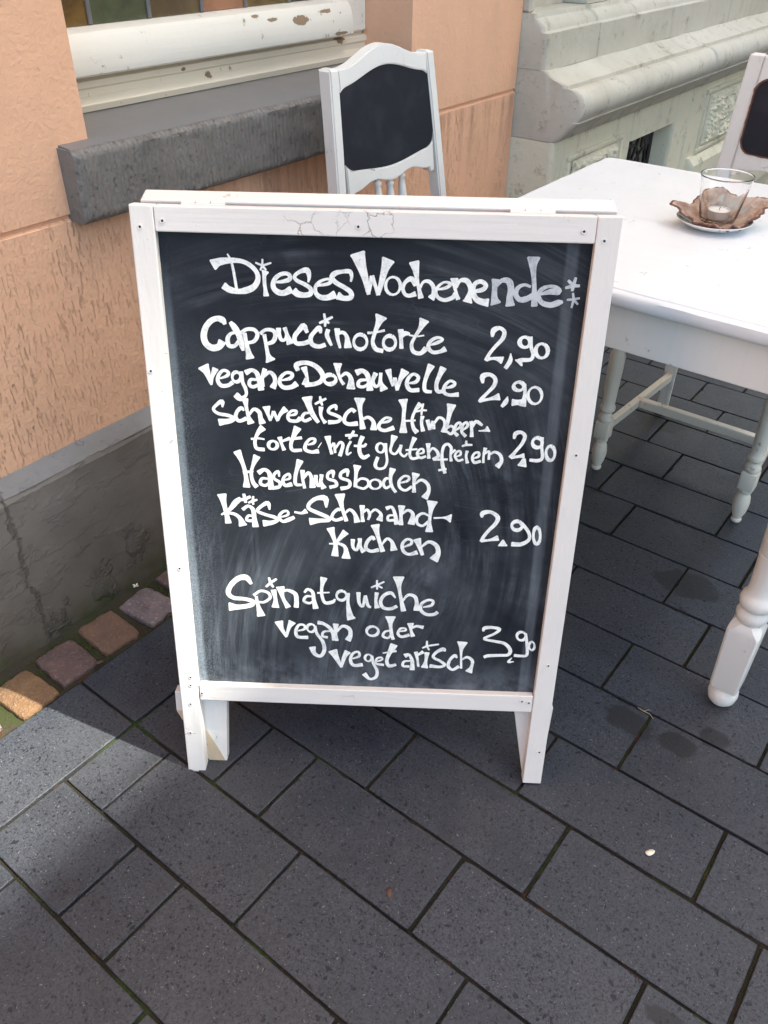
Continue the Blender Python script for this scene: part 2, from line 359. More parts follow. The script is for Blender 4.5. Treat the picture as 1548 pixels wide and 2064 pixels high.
def mat_greypaint(name, base, ridges=False, wear=True):
    g = NT(name, .55, .4); wd = g.coord('World')
    n = g.noise(wd, 6, 5, .6); f = g.noise(wd, 160, 4, .6)
    c = g.mix(g.ramp(n, [(.35, 0), (.7, 1)]), base, tuple(v*.78 for v in base))
    h = g.math('ADD', g.math('MULTIPLY', n, .6), g.math('MULTIPLY', f, .35 if ridges else .10))
    spots = g.ramp(g.noise(wd, 55, 4, .75), [(.68, 0), (.74, 1)])
    c = g.mix(g.math('MULTIPLY', spots, .6), c, (.30, .27, .22) if ridges else tuple(v*.45 for v in base))
    if ridges:
        wv = g.n('ShaderNodeTexWave', wave_type='BANDS', bands_direction='Y'); g.t.links.new(wd, wv.inputs[0])
        wv.inputs['Scale'].default_value = 30; wv.inputs['Distortion'].default_value = 1.6; wv.inputs['Detail'].default_value = 3; wv.inputs['Detail Scale'].default_value = 4
        amp = g.ramp(g.noise(wd, 16, 4), [(.35, .1), (.65, 1.2)])
        h = g.math('ADD', h, g.math('MULTIPLY', g.math('MULTIPLY', wv.outputs['Fac'], amp), .8))
        pit = g.ramp(g.noise(wd, 95, 4, .7), [(.60, 0), (.67, 1)])
        c = g.mix(g.math('MULTIPLY', pit, .22), c, (.085, .072, .062))
        h = g.math('SUBTRACT', g.math('SUBTRACT', h, g.math('MULTIPLY', spots, 1.0)), g.math('MULTIPLY', pit, .6))
        h = g.math('ADD', h, g.math('MULTIPLY', g.noise(wd, 38, 4, .7), .6))
    else:
        v = g.vor(wd, 7, 'DISTANCE_TO_EDGE')
        flake = g.math('MULTIPLY', g.ramp(g.noise(g.coord('World', scale=(1, 1, 2.6)), 13, 5, .62), [(.50, 0), (.52, 1)]), g.ramp(n, [(.48, 0), (.56, 1)]))
        h = g.math('ADD', g.math('MULTIPLY', h, .7), g.math('MULTIPLY', flake, .30))
        z = g.sep(wd)[2]
        damp = g.math('ADD', g.ramp(z, [(0, .8), (.26, .05)]), g.math('SUBTRACT', g.noise(wd, 8, 5, .65), .5), True)
        c = g.mix(damp, c, (.060, .046, .032))
        wy_ = g.sep(wd)[1]; nn = g.noise(wd, 30, 5, .7)
        for (py, pz, rr, cc) in ((.680, .055, .034, (.16, .135, .105)), (.772, .092, .032, (.17, .145, .115)), (.565, .03, .022, (.14, .12, .09))):
            dy = g.math('SUBTRACT', wy_, py); dz = g.math('MULTIPLY', g.math('SUBTRACT', z, pz), .7)
            dd = g.math('ADD', g.math('SQRT', g.math('ADD', g.math('MULTIPLY', dy, dy), g.math('MULTIPLY', dz, dz))), g.math('MULTIPLY', g.math('SUBTRACT', nn, .5), .13))
            mk = g.ramp(dd, [(rr*.35, 1), (rr, 0)]); c = g.mix(g.math('MULTIPLY', g.math('MULTIPLY', mk, nn), .9), c, cc)
            h = g.math('ADD', h, g.math('MULTIPLY', mk, g.math('MULTIPLY', nn, 3.5)))
        dl = g.math('ABSOLUTE', g.math('ADD', g.math('SUBTRACT', wy_, .533), g.math('MULTIPLY', g.math('SUBTRACT', nn, .5), .05)))
        ck = g.math('MULTIPLY', g.ramp(dl, [(.001, 1), (.006, 0)]), g.ramp(n, [(.4, 0), (.55, 1)])); c = g.mix(g.math('MULTIPLY', ck, .5), c, (.05, .04, .03)); h = g.math('SUBTRACT', h, g.math('MULTIPLY', ck, .5))
        grn = g.math('MULTIPLY', g.ramp(z, [(0, 1), (.06, 0)]), g.ramp(g.noise(wd, 18, 4), [(.42, 0), (.6, .8)]))
        c = g.mix(grn, c, (.05, .058, .022))
    g.col(c); g.bump(h, .004 if ridges else .006, .9); return g.m
M_plinth = mat_greypaint('plinth_grey_paint', (.235, .205, .180))
M_ledge = mat_greypaint('ledge_grey_paint', (.205, .198, .20))
M_sill = mat_greypaint('sill_grey_paint', (.205, .186, .172), True)
def mat_silltop():
    g = NT('sill_top_paint', .38, .5); wd = g.coord('World'); n = g.noise(wd, 5, 4)
    c = g.mix(n, (.20, .19, .195), (.17, .162, .165)); sp = g.ramp(g.noise(wd, 80, 3, .6), [(.74, 0), (.77, 1)])
    g.col(g.mix(sp, c, (.4, .4, .38))); g.bump(g.noise(wd, 14, 3), .003, .4); return g.m
M_silltop = mat_silltop()
def mat_stone(base=False):
    g = NT('greenish_limestone_paint', .75, .3); wd = g.coord('World')
    n = g.noise(wd, 5, 6, .65); f = g.noise(wd, 60, 5, .7); big = g.noise(wd, 1.6, 3)
    c = g.mix(g.ramp(n, [(.35, 0), (.7, 1)]), (.62, .585, .50), (.50, .47, .395))
    c = g.mix(g.ramp(big, [(.4, 0), (.65, .7)]), c, (.64, .61, .55))
    z = g.sep(wd)[2]
    if base: c = g.mix(.75, c, (.80, .76, .585))
    pit = g.ramp(f, [(.64, 0), (.70, 1)])
    c = g.mix(g.math('MULTIPLY', pit, .5), c, (.16, .14, .10))
    st = g.ramp(g.noise(g.coord('World', scale=(6, 18, 1.6)), 1, 5, .65), [(.56, 0), (.74, .34)])
    c = g.mix(st, c, (.27, .25, .18))
    blot = g.ramp(g.noise(wd, 13, 6, .78), [(.57, 0), (.68, .6)])
    c = g.mix(blot, c, (.17, .145, .09))
    g.col(c); g.bump(g.math('ADD', g.math('MULTIPLY', n, .9), g.math('MULTIPLY', f, .5)), .006, .6); return g.m
M_stone = mat_stone(); M_stoneb = mat_stone(True)
def simple(name, c, rough=.5, metal=0, spec=.5, noise_amt=.15, scale=30):
    g = NT(name, rough, spec); n = g.noise(g.coord(), scale, 4)
    g.col(g.mix(n, tuple(v*(1-noise_amt) for v in c), tuple(min(1, v*(1+noise_amt)) for v in c)))
    g.b.inputs['Metallic'].default_value = metal; return g.m
M_metal = simple('screw_metal', (.35, .33, .30), .4, .8)
M_lead = simple('lead_came', (.16, .16, .17), .5, .3)
M_dark = simple('dark_void', (.012, .011, .011), .9)
M_iron = simple('wrought_iron', (.035, .032, .034), .5, .3)
M_rust = simple('rust', (.14, .06, .035), .8)
M_ceramic = simple('ceramic_glaze', (.82, .82, .81), .12, noise_amt=.02)
M_ceramicd = simple('dark_glaze', (.06, .06, .065), .15, noise_amt=.05)
M_wax = simple('candle_wax', (.82, .81, .78), .4, noise_amt=.03)
M_tin = simple('tealight_tin', (.75, .75, .76), .3, .6, noise_amt=.05)
def mat_glass(name, c=(1, 1, 1), rough=.02, trans=1.0):
    g = NT(name, rough); g.col(c); g.b.inputs['Transmission Weight'].default_value = trans; g.b.inputs['IOR'].default_value = 1.45; return g.m
M_glass = mat_glass('clear_glass')
def mat_bark():
    g = NT('dried_leaf', .7); co = g.coord(); n = g.noise(co, 28, 6, .7, 1.0); f = g.noise(co, 120, 4)
    c = g.mix(g.ramp(n, [(.38, 0), (.55, 1)]), (.52, .40, .32), (.33, .20, .145))
    c = g.mix(g.ramp(g.noise(co, 16, 4), [(.55, 0), (.65, .8)]), c, (.46, .46, .42)); rr_ = g.coord(); c = g.mix(g.ramp(g.noise(co, 7, 4), [(.5, 0), (.6, .5)]), c, (.42, .20, .12)); g.col(c); g.bump(g.math('ADD', n, f), .003, .6); return g.m
M_bark = mat_bark()

# ================================================================== GROUND
H_STRIP = -1.108          # cobbles/pavers boundary
bm = bmesh.new(); box(bm, -150, 150, -150, 150, -.5, -.034)
ground = obj('ground', bm, M_joint, kind='structure')
pavement = empty('pavement', kind='structure')

ROW0, RW, UN = .2018, .1503, .1038
JG = .0056                # joint width
def paver(x0, x1, y0, y1):
    """one slab, soft arris, tiny unevenness"""
    j = JG/2
    cx, cy = (x0+x1)/2, (y0+y1)/2
    hx, hy = (x1-x0)/2 - j + random.uniform(-.0008, .0008), (y1-y0)/2 - j + random.uniform(-.0007, .0007)
    bm = bmesh.new(); out = []
    corners = [(-hx, -hy), (hx, -hy), (hx, hy), (-hx, hy)]
    for q in range(4):
        (ax, ay), (bx, by) = corners[q], corners[(q+1) % 4]
        n = max(4, int(math.hypot(bx-ax, by-ay)/.014))
        for i in range(n):
            t = i/n
            px, py = ax+(bx-ax)*t, ay+(by-ay)*t
            cut = .0005 if i == 0 else 0
            out.append((px - (1 if px > 0 else -1)*cut, py - (1 if py > 0 else -1)*cut))
    def ring(inset, z, amp):
        rg = []
        for (px, py) in out:
            ch = max(0, noise.noise(((px+cx)*55, (py+cy)*55, 3)) - .38)*.011*amp
            k = inset + amp*.0006*noise.noise(((px+cx)*130, (py+cy)*130, 8)) + ch
            rg.append(bm.verts.new((px*(1-k/hx), py*(1-k/hy), z - ch*.35)))
        return rg
    rs = [ring(0, -.028, 0), ring(0, -.0014, .6), ring(.0004, -.0004, 1), ring(.0014, 0, 1)]
    for a, b in zip(rs, rs[1:]):
        for i in range(len(a)): bm.faces.new((a[i], a[(i+1) % len(a)], b[(i+1) % len(a)], b[i]))
    bm.faces.new(rs[-1])
    o = obj('paver', bm, M_paver, pavement, loc=(cx, cy, random.uniform(-.0012, .0008)))
    o.rotation_euler = (random.uniform(-.003, .003), random.uniform(-.003, .003), random.uniform(-.0025, .0025))
    return o
rowj = {-1: [-.547], 0: [-.751, -.645, -.335], 1: [-.845, -.538, -.225], 2: [-.741, -.635, -.328, -.025], 3: [-.835, -.528, -.222, .087],
        4: [-.630, -.323, -.016], 5: [-.822, -.515, -.207], 6: [-.62, -.312, -.0145], 7: [-.820, -.513, -.206], 8: [-.618, -.311, -.004],
        9: [-.812, -.505, -.198], 10: [-.61, -.305, 0.0], 11: [-.81, -.50, -.193], 12: [-.605, -.298], 13: [-.798, -.493, -.186], 14: [-.596, -.288], 15: [-.795, -.487, -.18],
        16: [-.59, -.28], 17: [-.79, -.48]}
rp = random.Random(3)
def visible(x, y, margin):
    v = Vector((x, y, 0)) - cam.location
    d = v.dot(_f)
    if d < .1: return False
    px = v.dot(_r2)/d; py = v.dot(_u2)/d
    return abs(px) < .465*(1+margin) + .12/d and abs(py) < .62*(1+margin) + .12/d
count = 0
BORDER = -.946
for k in range(-5, 24):
    y0 = ROW0 + k*RW; y1 = y0 + RW
    js = list(rowj.get(k, [BORDER + UN*rp.choice([1, 2, 3])]))
    js = [j for j in js if j > BORDER+.03]
    while js[-1] < 2.6: js.append(js[-1] + UN*(3 if rp.random() < .86 else rp.choice([1, 2]))*.986)
    while js[0] - BORDER > .32: js.insert(0, js[0]-.307)
    xs = [BORDER] + js
    for a, b in zip(xs, xs[1:]):
        if visible((a+b)/2, (y0+y1)/2, .22): paver(a, b, y0, y1); count += 1
for i in range(-3, 14):
    y0 = .502 + i*.3075
    if i < 9: paver(H_STRIP, BORDER, y0, y0+.3075)
# street surface beyond the slabs that can be picked apart: one plain sheet with coursed joints
def mat_far():
    g = NT('street_setts', .6); wd = g.coord('World')
    br = g.n('ShaderNodeTexBrick'); g.t.links.new(wd, br.inputs[0])
    br.inputs['Scale'].default_value = 1; br.inputs['Brick Width'].default_value = .307; br.inputs['Row Height'].default_value = RW
    br.inputs['Mortar Size'].default_value = .003; br.inputs['Color1'].default_value = (.06, .061, .07, 1); br.inputs['Color2'].default_value = (.072, .073, .08, 1)
    br.inputs['Mortar'].default_value = (.016, .015, .012, 1)
    f = g.noise(wd, 150, 3); g.col(g.mix(g.ramp(f, [(.4, .5), (.6, 0)]), br.outputs[0], (.035, .036, .04))); g.bump(f, .001, .4); return g.m
bm = bmesh.new()
t = bmesh.new()
V = [t.verts.new(p) for p in ((-1.2, -60, -.030), (60, -60, -.030), (60, 60, -.030), (-1.2, 60, -.030))]
t.faces.new(V); join(bm, t)
obj('street', bm, mat_far(), kind='structure')

bm = bmesh.new(); vv = []; nx, ny = 240, 300
for i in range(nx+1):
    for j in range(ny+1):
        x = -1.112 + 3.2*i/nx; y = -.75 + 4.6*j/ny
        vv.append(bm.verts.new((x, y, -.0058 + .0030*noise.noise((x*9, y*9, 2)) + .0018*noise.noise((x*55, y*55, 1)))))
for i in range(nx):
    for j in range(ny):
        a = i*(ny+1)+j; bm.faces.new((vv[a], vv[a+ny+1], vv[a+ny+2], vv[a+1]))
obj('joint_sand', bm, M_joint, pavement, smooth=True, kind='stuff')

# mossy bed of the cobble strip (uneven earth) and cobbles
strip = empty('cobble_strip', kind='structure')
bm = bmesh.new(); nx, ny = 14, 300
vv = []
for i in range(nx+1):
    for j in range(ny+1):
        x = -1.262 + (.155)*i/nx; y = -.6 + 4.2*j/ny
        n1 = noise.noise((x*16, y*16, 0)); n2 = noise.noise((x*60, y*60, 3))
        z = -.011 + .006*n1 + .004*n2 + (.006 if x < -1.235 else 0)
        vv.append(bm.verts.new((x, y, z)))
for i in range(nx):
    for j in range(ny):
        a = i*(ny+1)+j; bm.faces.new((vv[a], vv[a+ny+1], vv[a+ny+2], vv[a+1]))
obj('moss_bed', bm, M_mossbed, strip, smooth=True, kind='stuff')
def cobble(cx, cy, hx, hy, m, seed, rz=0):
    r = random.Random(seed); bm = bmesh.new(); n = 32; rings = []
    outl = []
    for i in range(n):
        a = 2*pi*i/n; c, s = cos(a), sin(a); e = 14.0
        rr = 1/((abs(c)**e + abs(s)**e)**(1/e)); rr *= 1 + .035*r.uniform(-1, 1)
        outl.append((hx*rr*c, hy*rr*s))
    hs = [(1.0, -.03), (1.0, -.003), (.975, .0005), (.93, .0022), (.8, .0030), (.55, .0036), (.25, .004)]
    for sc, z in hs: rings.append([bm.verts.new((x*sc, y*sc, z + (.0015*noise.noise((x*sc*60+seed, y*sc*60, seed)) + .0008*r.uniform(-1, 1) if sc < 1 else 0))) for x, y in outl])
    for a, b in zip(rings, rings[1:]):
        for i in range(n): bm.faces.new((a[i], a[(i+1) % n], b[(i+1) % n], b[i]))
    bm.faces.new(rings[-1])
    o = obj('cobblestone', bm, m, strip, smooth=True, auto=50, loc=(cx, cy, -.0035 + r.uniform(-.001, .002))); o.rotation_euler = (0, 0, rz); return o
cob = [(-1.168, .422, .052, .041, 3, .04), (-1.176, .520, .051, .042, 0, -.03), (-1.178, .623, .053, .042, 1, -.05), (-1.174, .724, .052, .041, 2, .10), (-1.182, .826, .050, .040, 0, 0)]
for i, (cx, cy, hx, hy, mi, rz) in enumerate(cob): cobble(cx, cy, hx, hy, M_cob[mi], i+11, rz)
yy = .928
for i in range(20):
    cobble(-1.18+random.uniform(-.006, .006), yy, .050, .040, M_cob[rp.choice([0, 1, 2, 3])], 40+i, random.uniform(-.08, .08)); yy += .102
yy = .315
for i in range(6):
    cobble(-1.18+random.uniform(-.006, .006), yy, .050, .040, M_cob[rp.choice([0, 1, 2, 3])], 80+i, random.uniform(-.08, .08)); yy -= .102
# tiny moss cushions and crumbs in the joints
def tufts(name, spots, m, seed):
    r = random.Random(seed); bm = bmesh.new()
    for (x, y, z, s, n) in spots:
        for i in range(n):
            px, py = x + r.gauss(0, s*1.2), y + r.gauss(0, s*1.2); q = s*r.uniform(.25, .6); a = r.uniform(0, 6.28); h = q*r.uniform(.5, 1.3)
            v = [bm.verts.new((px + q*cos(a+k*2.09)*.6, py + q*sin(a+k*2.09)*.6, z)) for k in range(3)]; top = bm.verts.new((px + r.uniform(-.3, .3)*q, py + r.uniform(-.3, .3)*q, z + h))
            for k in range(3): bm.faces.new((v[k], v[(k+1) % 3], top))
    return obj(name, bm, m, None, kind='stuff')
sp = []
r = random.Random(5)
for k in range(-3, 16):                       # along the long joints
    y = ROW0 + k*RW
    for i in range(150):
        x = r.uniform(BORDER, 1.2)
        if noise.noise((x*3.1, y*7.7, 4)) > .02: sp.append((x, y, -.0055, .0026, 5))
for k, js in rowj.items():
    for x in js:
        dens = noise.noise((x*9, k*3.3, 1))
        if dens > -.1:
            for i in range(22): sp.append((x, ROW0 + k*RW + r.random()*RW, -.0050, .0026, 5))
tufts('moss_in_joints', sp, M_moss, 1)
sp = []
for i in range(5200):
    x = r.uniform(-1.255, -1.108); y = r.uniform(-.3, 1.6)
    if any(abs(x-c[0]) < c[2]*1.02 and abs(y-c[1]) < c[3]*1.02 for c in cob): continue
    if noise.noise((x*11, y*11, 7)) > -.05: sp.append((x, y, -.008, r.uniform(.002, .0055), 6))
tufts('moss_between_cobbles', sp, M_moss, 2)

# ================================================================== ORANGE HOUSE
AW, AP = -1.290, -1.251           # render face, plinth face
WL, WR, HEND = .872, 1.790, 2.300   # window opening, end of the house
house = empty('orange_house', (AW, .5, 0), label='orange rendered house front with grey plinth and an old white window above the sill', cat='house')
def hobj(name, bm, m, parent=None, **k):
    o = obj(name, bm, m, None, **k)
    p = parent or house; o.parent = p
    base = Vector(p.location) if p is house else Vector((0, 0, 0))
    if p is house: o.location = Vector(o.location) - Vector(house.location)
    return o
def wall_profile(bm, y0, y1, pts):
    prism(bm, pts, y0, y1, fn=lambda p, q, d: (p, d, q))
bm = bmesh.new()
g0, g1 = .762, .774
lower = [(-1.7, .30), (AW, .30), (AW, g0), (AW-.007, g0+.004), (AW-.007, g1-.003), (AW, g1), (AW, .876), (-1.7, .876)]
wall_profile(bm, -8, HEND, lower)
wall_profile(bm, -8, WL, [(-1.7, .876), (AW, .876), (AW, 2.6), (-1.7, 2.6)])
wall_profile(bm, WR, HEND, [(-1.7, .876), (AW, .876), (AW, 2.6), (-1.7, 2.6)])
wall_profile(bm, -8, HEND, [(-1.7, 2.6), (AW, 2.6), (AW, 9.5), (-1.7, 9.5)])
hobj('wall', bm, M_stucco)
# plinth with sloping ledge, slightly uneven
def rough_prism(bm, pts, y0, y1, step, amp, seed, fr=9):
    t = bmesh.new(); n = max(2, int((y1-y0)/step)); rings = []
    for i in range(n+1):
        y = y0 + (y1-y0)*i/n
        rings.append([t.verts.new((p + amp*noise.noise((p*fr, y*fr, q*fr+seed)), y, q + amp*noise.noise((p*fr+5, y*fr, q*fr+seed)))) for p, q in pts])
    m = len(pts)
    for a, b in zip(rings, rings[1:]):
        for i in range(m): t.faces.new((a[i], b[i], b[(i+1) % m], a[(i+1) % m]))
    t.faces.new(rings[0]); t.faces.new(rings[-1][::-1]); join(bm, t)
bm = bmesh.new()
rough_prism(bm, [(-1.34, -.1), (AP-.001, -.1), (AP, .05), (AP, .12), (AP, .2), (AP, .27), (AP, .335), (AP-.004, .344), (-1.34, .344)], -8 + 7, HEND-.001, .02, .003, 1)
hobj('plinth', bm, M_plinth)
bm = bmesh.new()
rough_prism(bm, [(-1.34, .3435), (AP-.003, .3445), (AP-.008, .3475), (AW-.001, .366), (-1.34, .366)], -1, HEND-.002, .02, .0015, 2)
hobj('plinth_ledge', bm, M_ledge)
# window sill stone: tooled front, smooth top
SY0, SY1 = .810, 1.80
bm = bmesh.new()
t = bmesh.new()
NY, NZ = 230, 16
grid = []
for j in range(NZ+1):
    row = []
    for i in range(NY+1):
        y = SY0 + (SY1-SY0)*i/NY; z = .762 + (.117)*j/NZ
        e = min((y-SY0)/.010, (SY1-y)/.010, (.879-z)/.008, (z-.762)/.008); e = max(0, min(1, e))
        rnd = .010*(1-math.sqrt(max(0, 1-(1-e)**2)))
        x = -1.246 - rnd + .0012*noise.noise((y*120, z*9, 1)) + .0016*noise.noise((y*30, z*30, 5)) + .0008*noise.noise((y*200, z*200, 2))
        row.append(t.verts.new((x, y, z)))
    grid.append(row)
for j in range(NZ):
    for i in range(NY): t.faces.new((grid[j][i], grid[j][i+1], grid[j+1][i+1], grid[j+1][i]))
back = [[t.verts.new((-1.40, SY0, z)), t.verts.new((-1.40, SY1, z))] for z in (.762, .879)]
# sides
for a, b in zip(range(NZ), range(1, NZ+1)):
    pass
L0 = [grid[j][0] for j in range(NZ+1)]; R0 = [grid[j][NY] for j in range(NZ+1)]
t.faces.new(L0 + [back[1][0], back[0][0]]); t.faces.new(R0[::-1] + [back[0][1], back[1][1]])
t.faces.new(grid[0][::-1] + [back[0][0], back[0][1]]); t.faces.new(grid[NZ] + [back[1][1], back[1][0]])
join(bm, t)
sill = hobj('window_sill', bm, M_sill, smooth=True, auto=55)
bm = bmesh.new(); t = bmesh.new(); N = 60
rows = []
for (x, z) in ((-1.2560, .8792), (-1.262, .8805), (-1.30, .8835), (-1.46, .893), (-1.46, .87)):
    rr_ = [t.verts.new((x + .0015*noise.noise((i*.35, x*9, 2)), SY0+.004+(SY1-SY0-.008)*i/N, z + .0008*noise.noise((i*.5, x*20, 9)))) for i in range(N+1)]
    rows.append([t.verts.new((x, SY0+.003, .872))] + rr_ + [t.verts.new((x, SY1-.003, .872))])
for a, b in zip(rows, rows[1:]):
    for i in range(N+2): t.faces.new((a[i], a[i+1], b[i+1], b[i]))
join(bm, t); obj('sill_top', bm, M_silltop, sill, smooth=True, auto=40)
# window
win = hobj('window', (lambda b: (box(b, -1.52, -1.435, WL, WR, .885, .948, .004), prism(b, [(-1.435, .892), (-1.421, .892), (-1.417, .903), (-1.424, .911), (-1.431, .915), (-1.431, .926), (-1.426, .930), (-1.426, .940), (-1.435, .944)], WL, WR, fn=lambda p, q, d: (p, d, q)), b)[-1])(bmesh.new()), M_windowc, smooth=True, auto=35)
bm = bmesh.new()
prism(bm, [(-1.50, .950), (-1.404, .950), (-1.398, .954), (-1.396, .964), (-1.398, .985), (-1.404, 1.006), (-1.414, 1.017), (-1.430, 1.021), (-1.50, 1.021)], WL, 1.706, fn=lambda p, q, d: (p, d, q))
obj('weatherboard', bm, M_window, win, smooth=True, auto=30)
bm = bmesh.new(); box(bm, -1.50, -1.425, 1.7065, WR, .949, 2.6, .005); obj('window_jamb', bm, M_window, win)
bm = bmesh.new(); box(bm, -1.50, -1.425, WL-.0, .925, 1.0215, 2.6, .005); obj('window_jamb', bm, M_window, win)
bm = bmesh.new(); box(bm, -1.49, -1.432, 1.655, 1.7055, 1.0215, 2.6, .006, 2); obj('sash_stile', bm, M_window, win)
def mat_pane(name, c, c2):
    g = NT(name, .18, .6); co = g.coord('World'); n = g.noise(co, 9, 4, .6, 1.2)
    g.col(g.mix(g.ramp(n, [(.35, 0), (.65, 1)]), c, c2)); g.b.inputs['Coat Weight'].default_value = .6
    g.bump(g.noise(co, 25, 3), .004, .5); return g.m
pc = [((.05, .022, .006), (.16, .085, .01)), ((.035, .045, .022), (.065, .085, .04)), ((.05, .030, .014), (.11, .075, .03)), ((.22, .095, .05), (.32, .15, .08)), ((.16, .10, .025), (.08, .05, .015)), ((.04, .026, .016), (.07, .04, .02))]
ys = [.926, 1.035, 1.169, 1.302, 1.423, 1.555, 1.654]
for i, (a, b) in enumerate(zip(ys, ys[1:])):
    bm = bmesh.new(); box(bm, -1.462, -1.457, a+.001, b-.001, 1.022, 1.36); obj('stained_pane', bm, mat_pane('stained_glass', *pc[i]), win)
    bm = bmesh.new(); box(bm, -1.463, -1.456, a+.001, b-.001, 1.368, 2.0); obj('stained_pane', bm, mat_pane('stained_glass', *pc[(i+2) % 6]), win)
for y in ys[1:-1]:
    bm = bmesh.new(); box(bm, -1.464, -1.452, y-.0045, y+.0045, 1.0215, 2.0, .002); obj('lead_came', bm, M_lead, win)
bm = bmesh.new(); box(bm, -1.465, -1.451, .926, 1.654, 1.3605, 1.3675, .002); obj('lead_came', bm, M_lead, win)
bm = bmesh.new(); box(bm, -1.60, -1.59, WL, WR, .9, 2.6); obj('dark_interior', bm, M_dark, win)

# ================================================================== STONE HOUSE NEXT DOOR
SB = 2.303
stone = empty('stone_house', (-1.2, SB, 0), label='pale greenish stone house base with a rounded moulding, beyond the orange house', cat='house')
def stobj(name, bm, m=None, parent=None, **k):
    o = obj(name, bm, m or M_stone, None, **k); o.parent = parent or stone
    if parent is None: o.location = -Vector(stone.location)
    return o
def block(name, pts, y0, y1, amp=.004, seed=0, step=.02, jl=.003, fine=True):
    mm = M_stoneb if name.startswith('base') else M_stone
    """a dressed block whose profile pts (x,z) runs along the wall, edges softened at the joints"""
    t = bmesh.new(); ys_ = [y0, y0+jl, y0+jl*2.5]; n = max(2, int((y1-y0-jl*5)/step))
    ys_ += [y0+jl*2.5 + (y1-y0-jl*5)*i/n for i in range(1, n)] + [y1-jl*2.5, y1-jl, y1]
    xb = min(p[0] for p in pts); rings = []
    for i, y in enumerate(ys_):
        inset = {0: .014, 1: .0045}.get(min(i, len(ys_)-1-i), 0)
        rg = []
        for p, q in pts:
            if p <= xb + 1e-6: rg.append(t.verts.new((p, y, q))); continue
            d = amp*noise.noise((p*7, y*7, q*7+seed)) + amp*.5*noise.noise((p*25, y*25, q*25+seed)) + amp*.3*noise.noise((p*70, y*70, q*70))
            rg.append(t.verts.new((p - inset + d, y, q + d*.6)))
        rings.append(rg)
    m = len(pts)
    for a, b in zip(rings, rings[1:]):
        for i in range(m): t.faces.new((a[i], b[i], b[(i+1) % m], a[(i+1) % m]))
    t.faces.new(rings[0]); t.faces.new(rings[-1][::-1])
    bm = bmesh.new(); join(bm, t)
    return stobj(name, bm, mm, smooth=True, auto=36)
XB = -1.6
torus = [(XB, .646), (-1.150, .646), (-1.130, .655), (-1.118, .672), (-1.100, .690), (-1.082, .705)]
for i in range(9):
    a = -50 + 130*i/8
    torus.append((-1.118 + .046*cos(RD(a)), .742 + .046*sin(RD(a))))
torus += [(-1.124, .7865), (-1.132, .7840), (-1.133, .7945), (-1.142, .7975), (-1.160, .803), (-1.182, .812), (-1.198, .824), (XB, .824)]
for i, (a, b) in enumerate(((SB, 3.345), (3.349, 4.42), (4.424, 5.5), (5.504, 7.0))): block('torus_moulding', torus, a, b, .0045, i*3)
def densify(pts, d=.02):
    out = []
    for a, b in zip(pts, pts[1:]+pts[:1]):
        n = max(1, int(math.hypot(b[0]-a[0], b[1]-a[1])/d)) if not (a[0] == XB or b[0] == XB) else 1
        out += [(a[0]+(b[0]-a[0])*i/n, a[1]+(b[1]-a[1])*i/n) for i in range(n)]
    return out
upper = densify([(XB, .8243), (-1.205, .8243), (-1.206, .915), (-1.219, .919), (-1.222, .930), (-1.236, .943), (-1.246, .948), (-1.250, .958), (XB, .958)])
for i, (a, b) in enumerate(((SB, 2.622), (2.626, 3.77), (3.774, 4.9), (4.904, 7.0))): block('ashlar_block', upper, a, b, .0035, 20+i)
block('recess_wall', densify([(XB, .9583), (-1.335, .9583), (-1.335, 1.5), (XB, 1.5)], .05), SB, 2.622, .004, 31)
bm = bmesh.new(); box(bm, -1.4, -1.268, SB, SB+.028, .9585, 1.5, .006); stobj('corner_strip', bm)
block('ashlar_block', densify([(XB, .9583), (-1.262, .9583), (-1.262, 1.5), (XB, 1.5)], .05), 2.628, 3.77, .003, 32)
block('ashlar_block', densify([(XB, .9583), (-1.262, .9583), (-1.262, 1.5), (XB, 1.5)], .05), 3.774, 7.0, .003, 33)
bm = bmesh.new(); box(bm, -2.0, -1.27, SB, 14, 1.5003, 9.0); stobj('upper_wall', bm)
# basement course, with a window hole and rusticated panels
FB = -1.150
BW0, BW1 = 2.865, 3.255
base_full = densify([(XB, -.05), (FB, -.05), (FB, .6455), (XB, .6455)])
block('base_block', base_full, SB, BW0, .003, 41)
block('base_block', densify([(XB, .552), (FB, .552), (FB, .6455), (XB, .6455)]), BW0, BW1, .003, 42)
block('base_block', densify([(XB, -.05), (FB, -.05), (FB, .16), (XB, .16)]), BW0, BW1, .003, 43)
block('base_block', base_full, BW1, 3.395, .003, 44)
block('base_block', base_full, 3.399, 7.0, .003, 45)
bm = bmesh.new(); box(bm, -1.59, -1.40, BW0-.1, BW1+.1, .1, .6); stobj('cellar_darkness', bm, M_dark)
gr = empty('cellar_grille'); gr.parent = stone; gr.location = Vector((-1.225, 0, 0)) - Vector(stone.location); gr.location.y = 3.06 - SB
bm = bmesh.new()
for r_ in (.155, .10, .045):
    sweep(bm, [(0, r_*cos(a*pi/12), .40 + r_*sin(a*pi/12)*.95) for a in range(25)], .007)
for a in range(6):
    c, s = cos(a*pi/6), sin(a*pi/6); sweep(bm, [(0, -c*.16, .40-s*.15), (.004, 0, .40), (0, c*.16, .40+s*.15)], .006)
for sgn in (-1, 1):
    sweep(bm, [(0, sgn*.19, .17), (0, sgn*.185, .55)], .008)
    for kk in range(4):
        zc = .22 + kk*.09; sweep(bm, [(0, sgn*(.165 + .012*cos(a*pi/6)), zc + .014*sin(a*pi/6)) for a in range(13)], .004)
o = obj('scroll_bars', bm, M_iron, gr)
bm = bmesh.new(); box(bm, -.004, .004, .10, .165, .47, .548, .002); obj('iron_plate', bm, M_iron, gr)
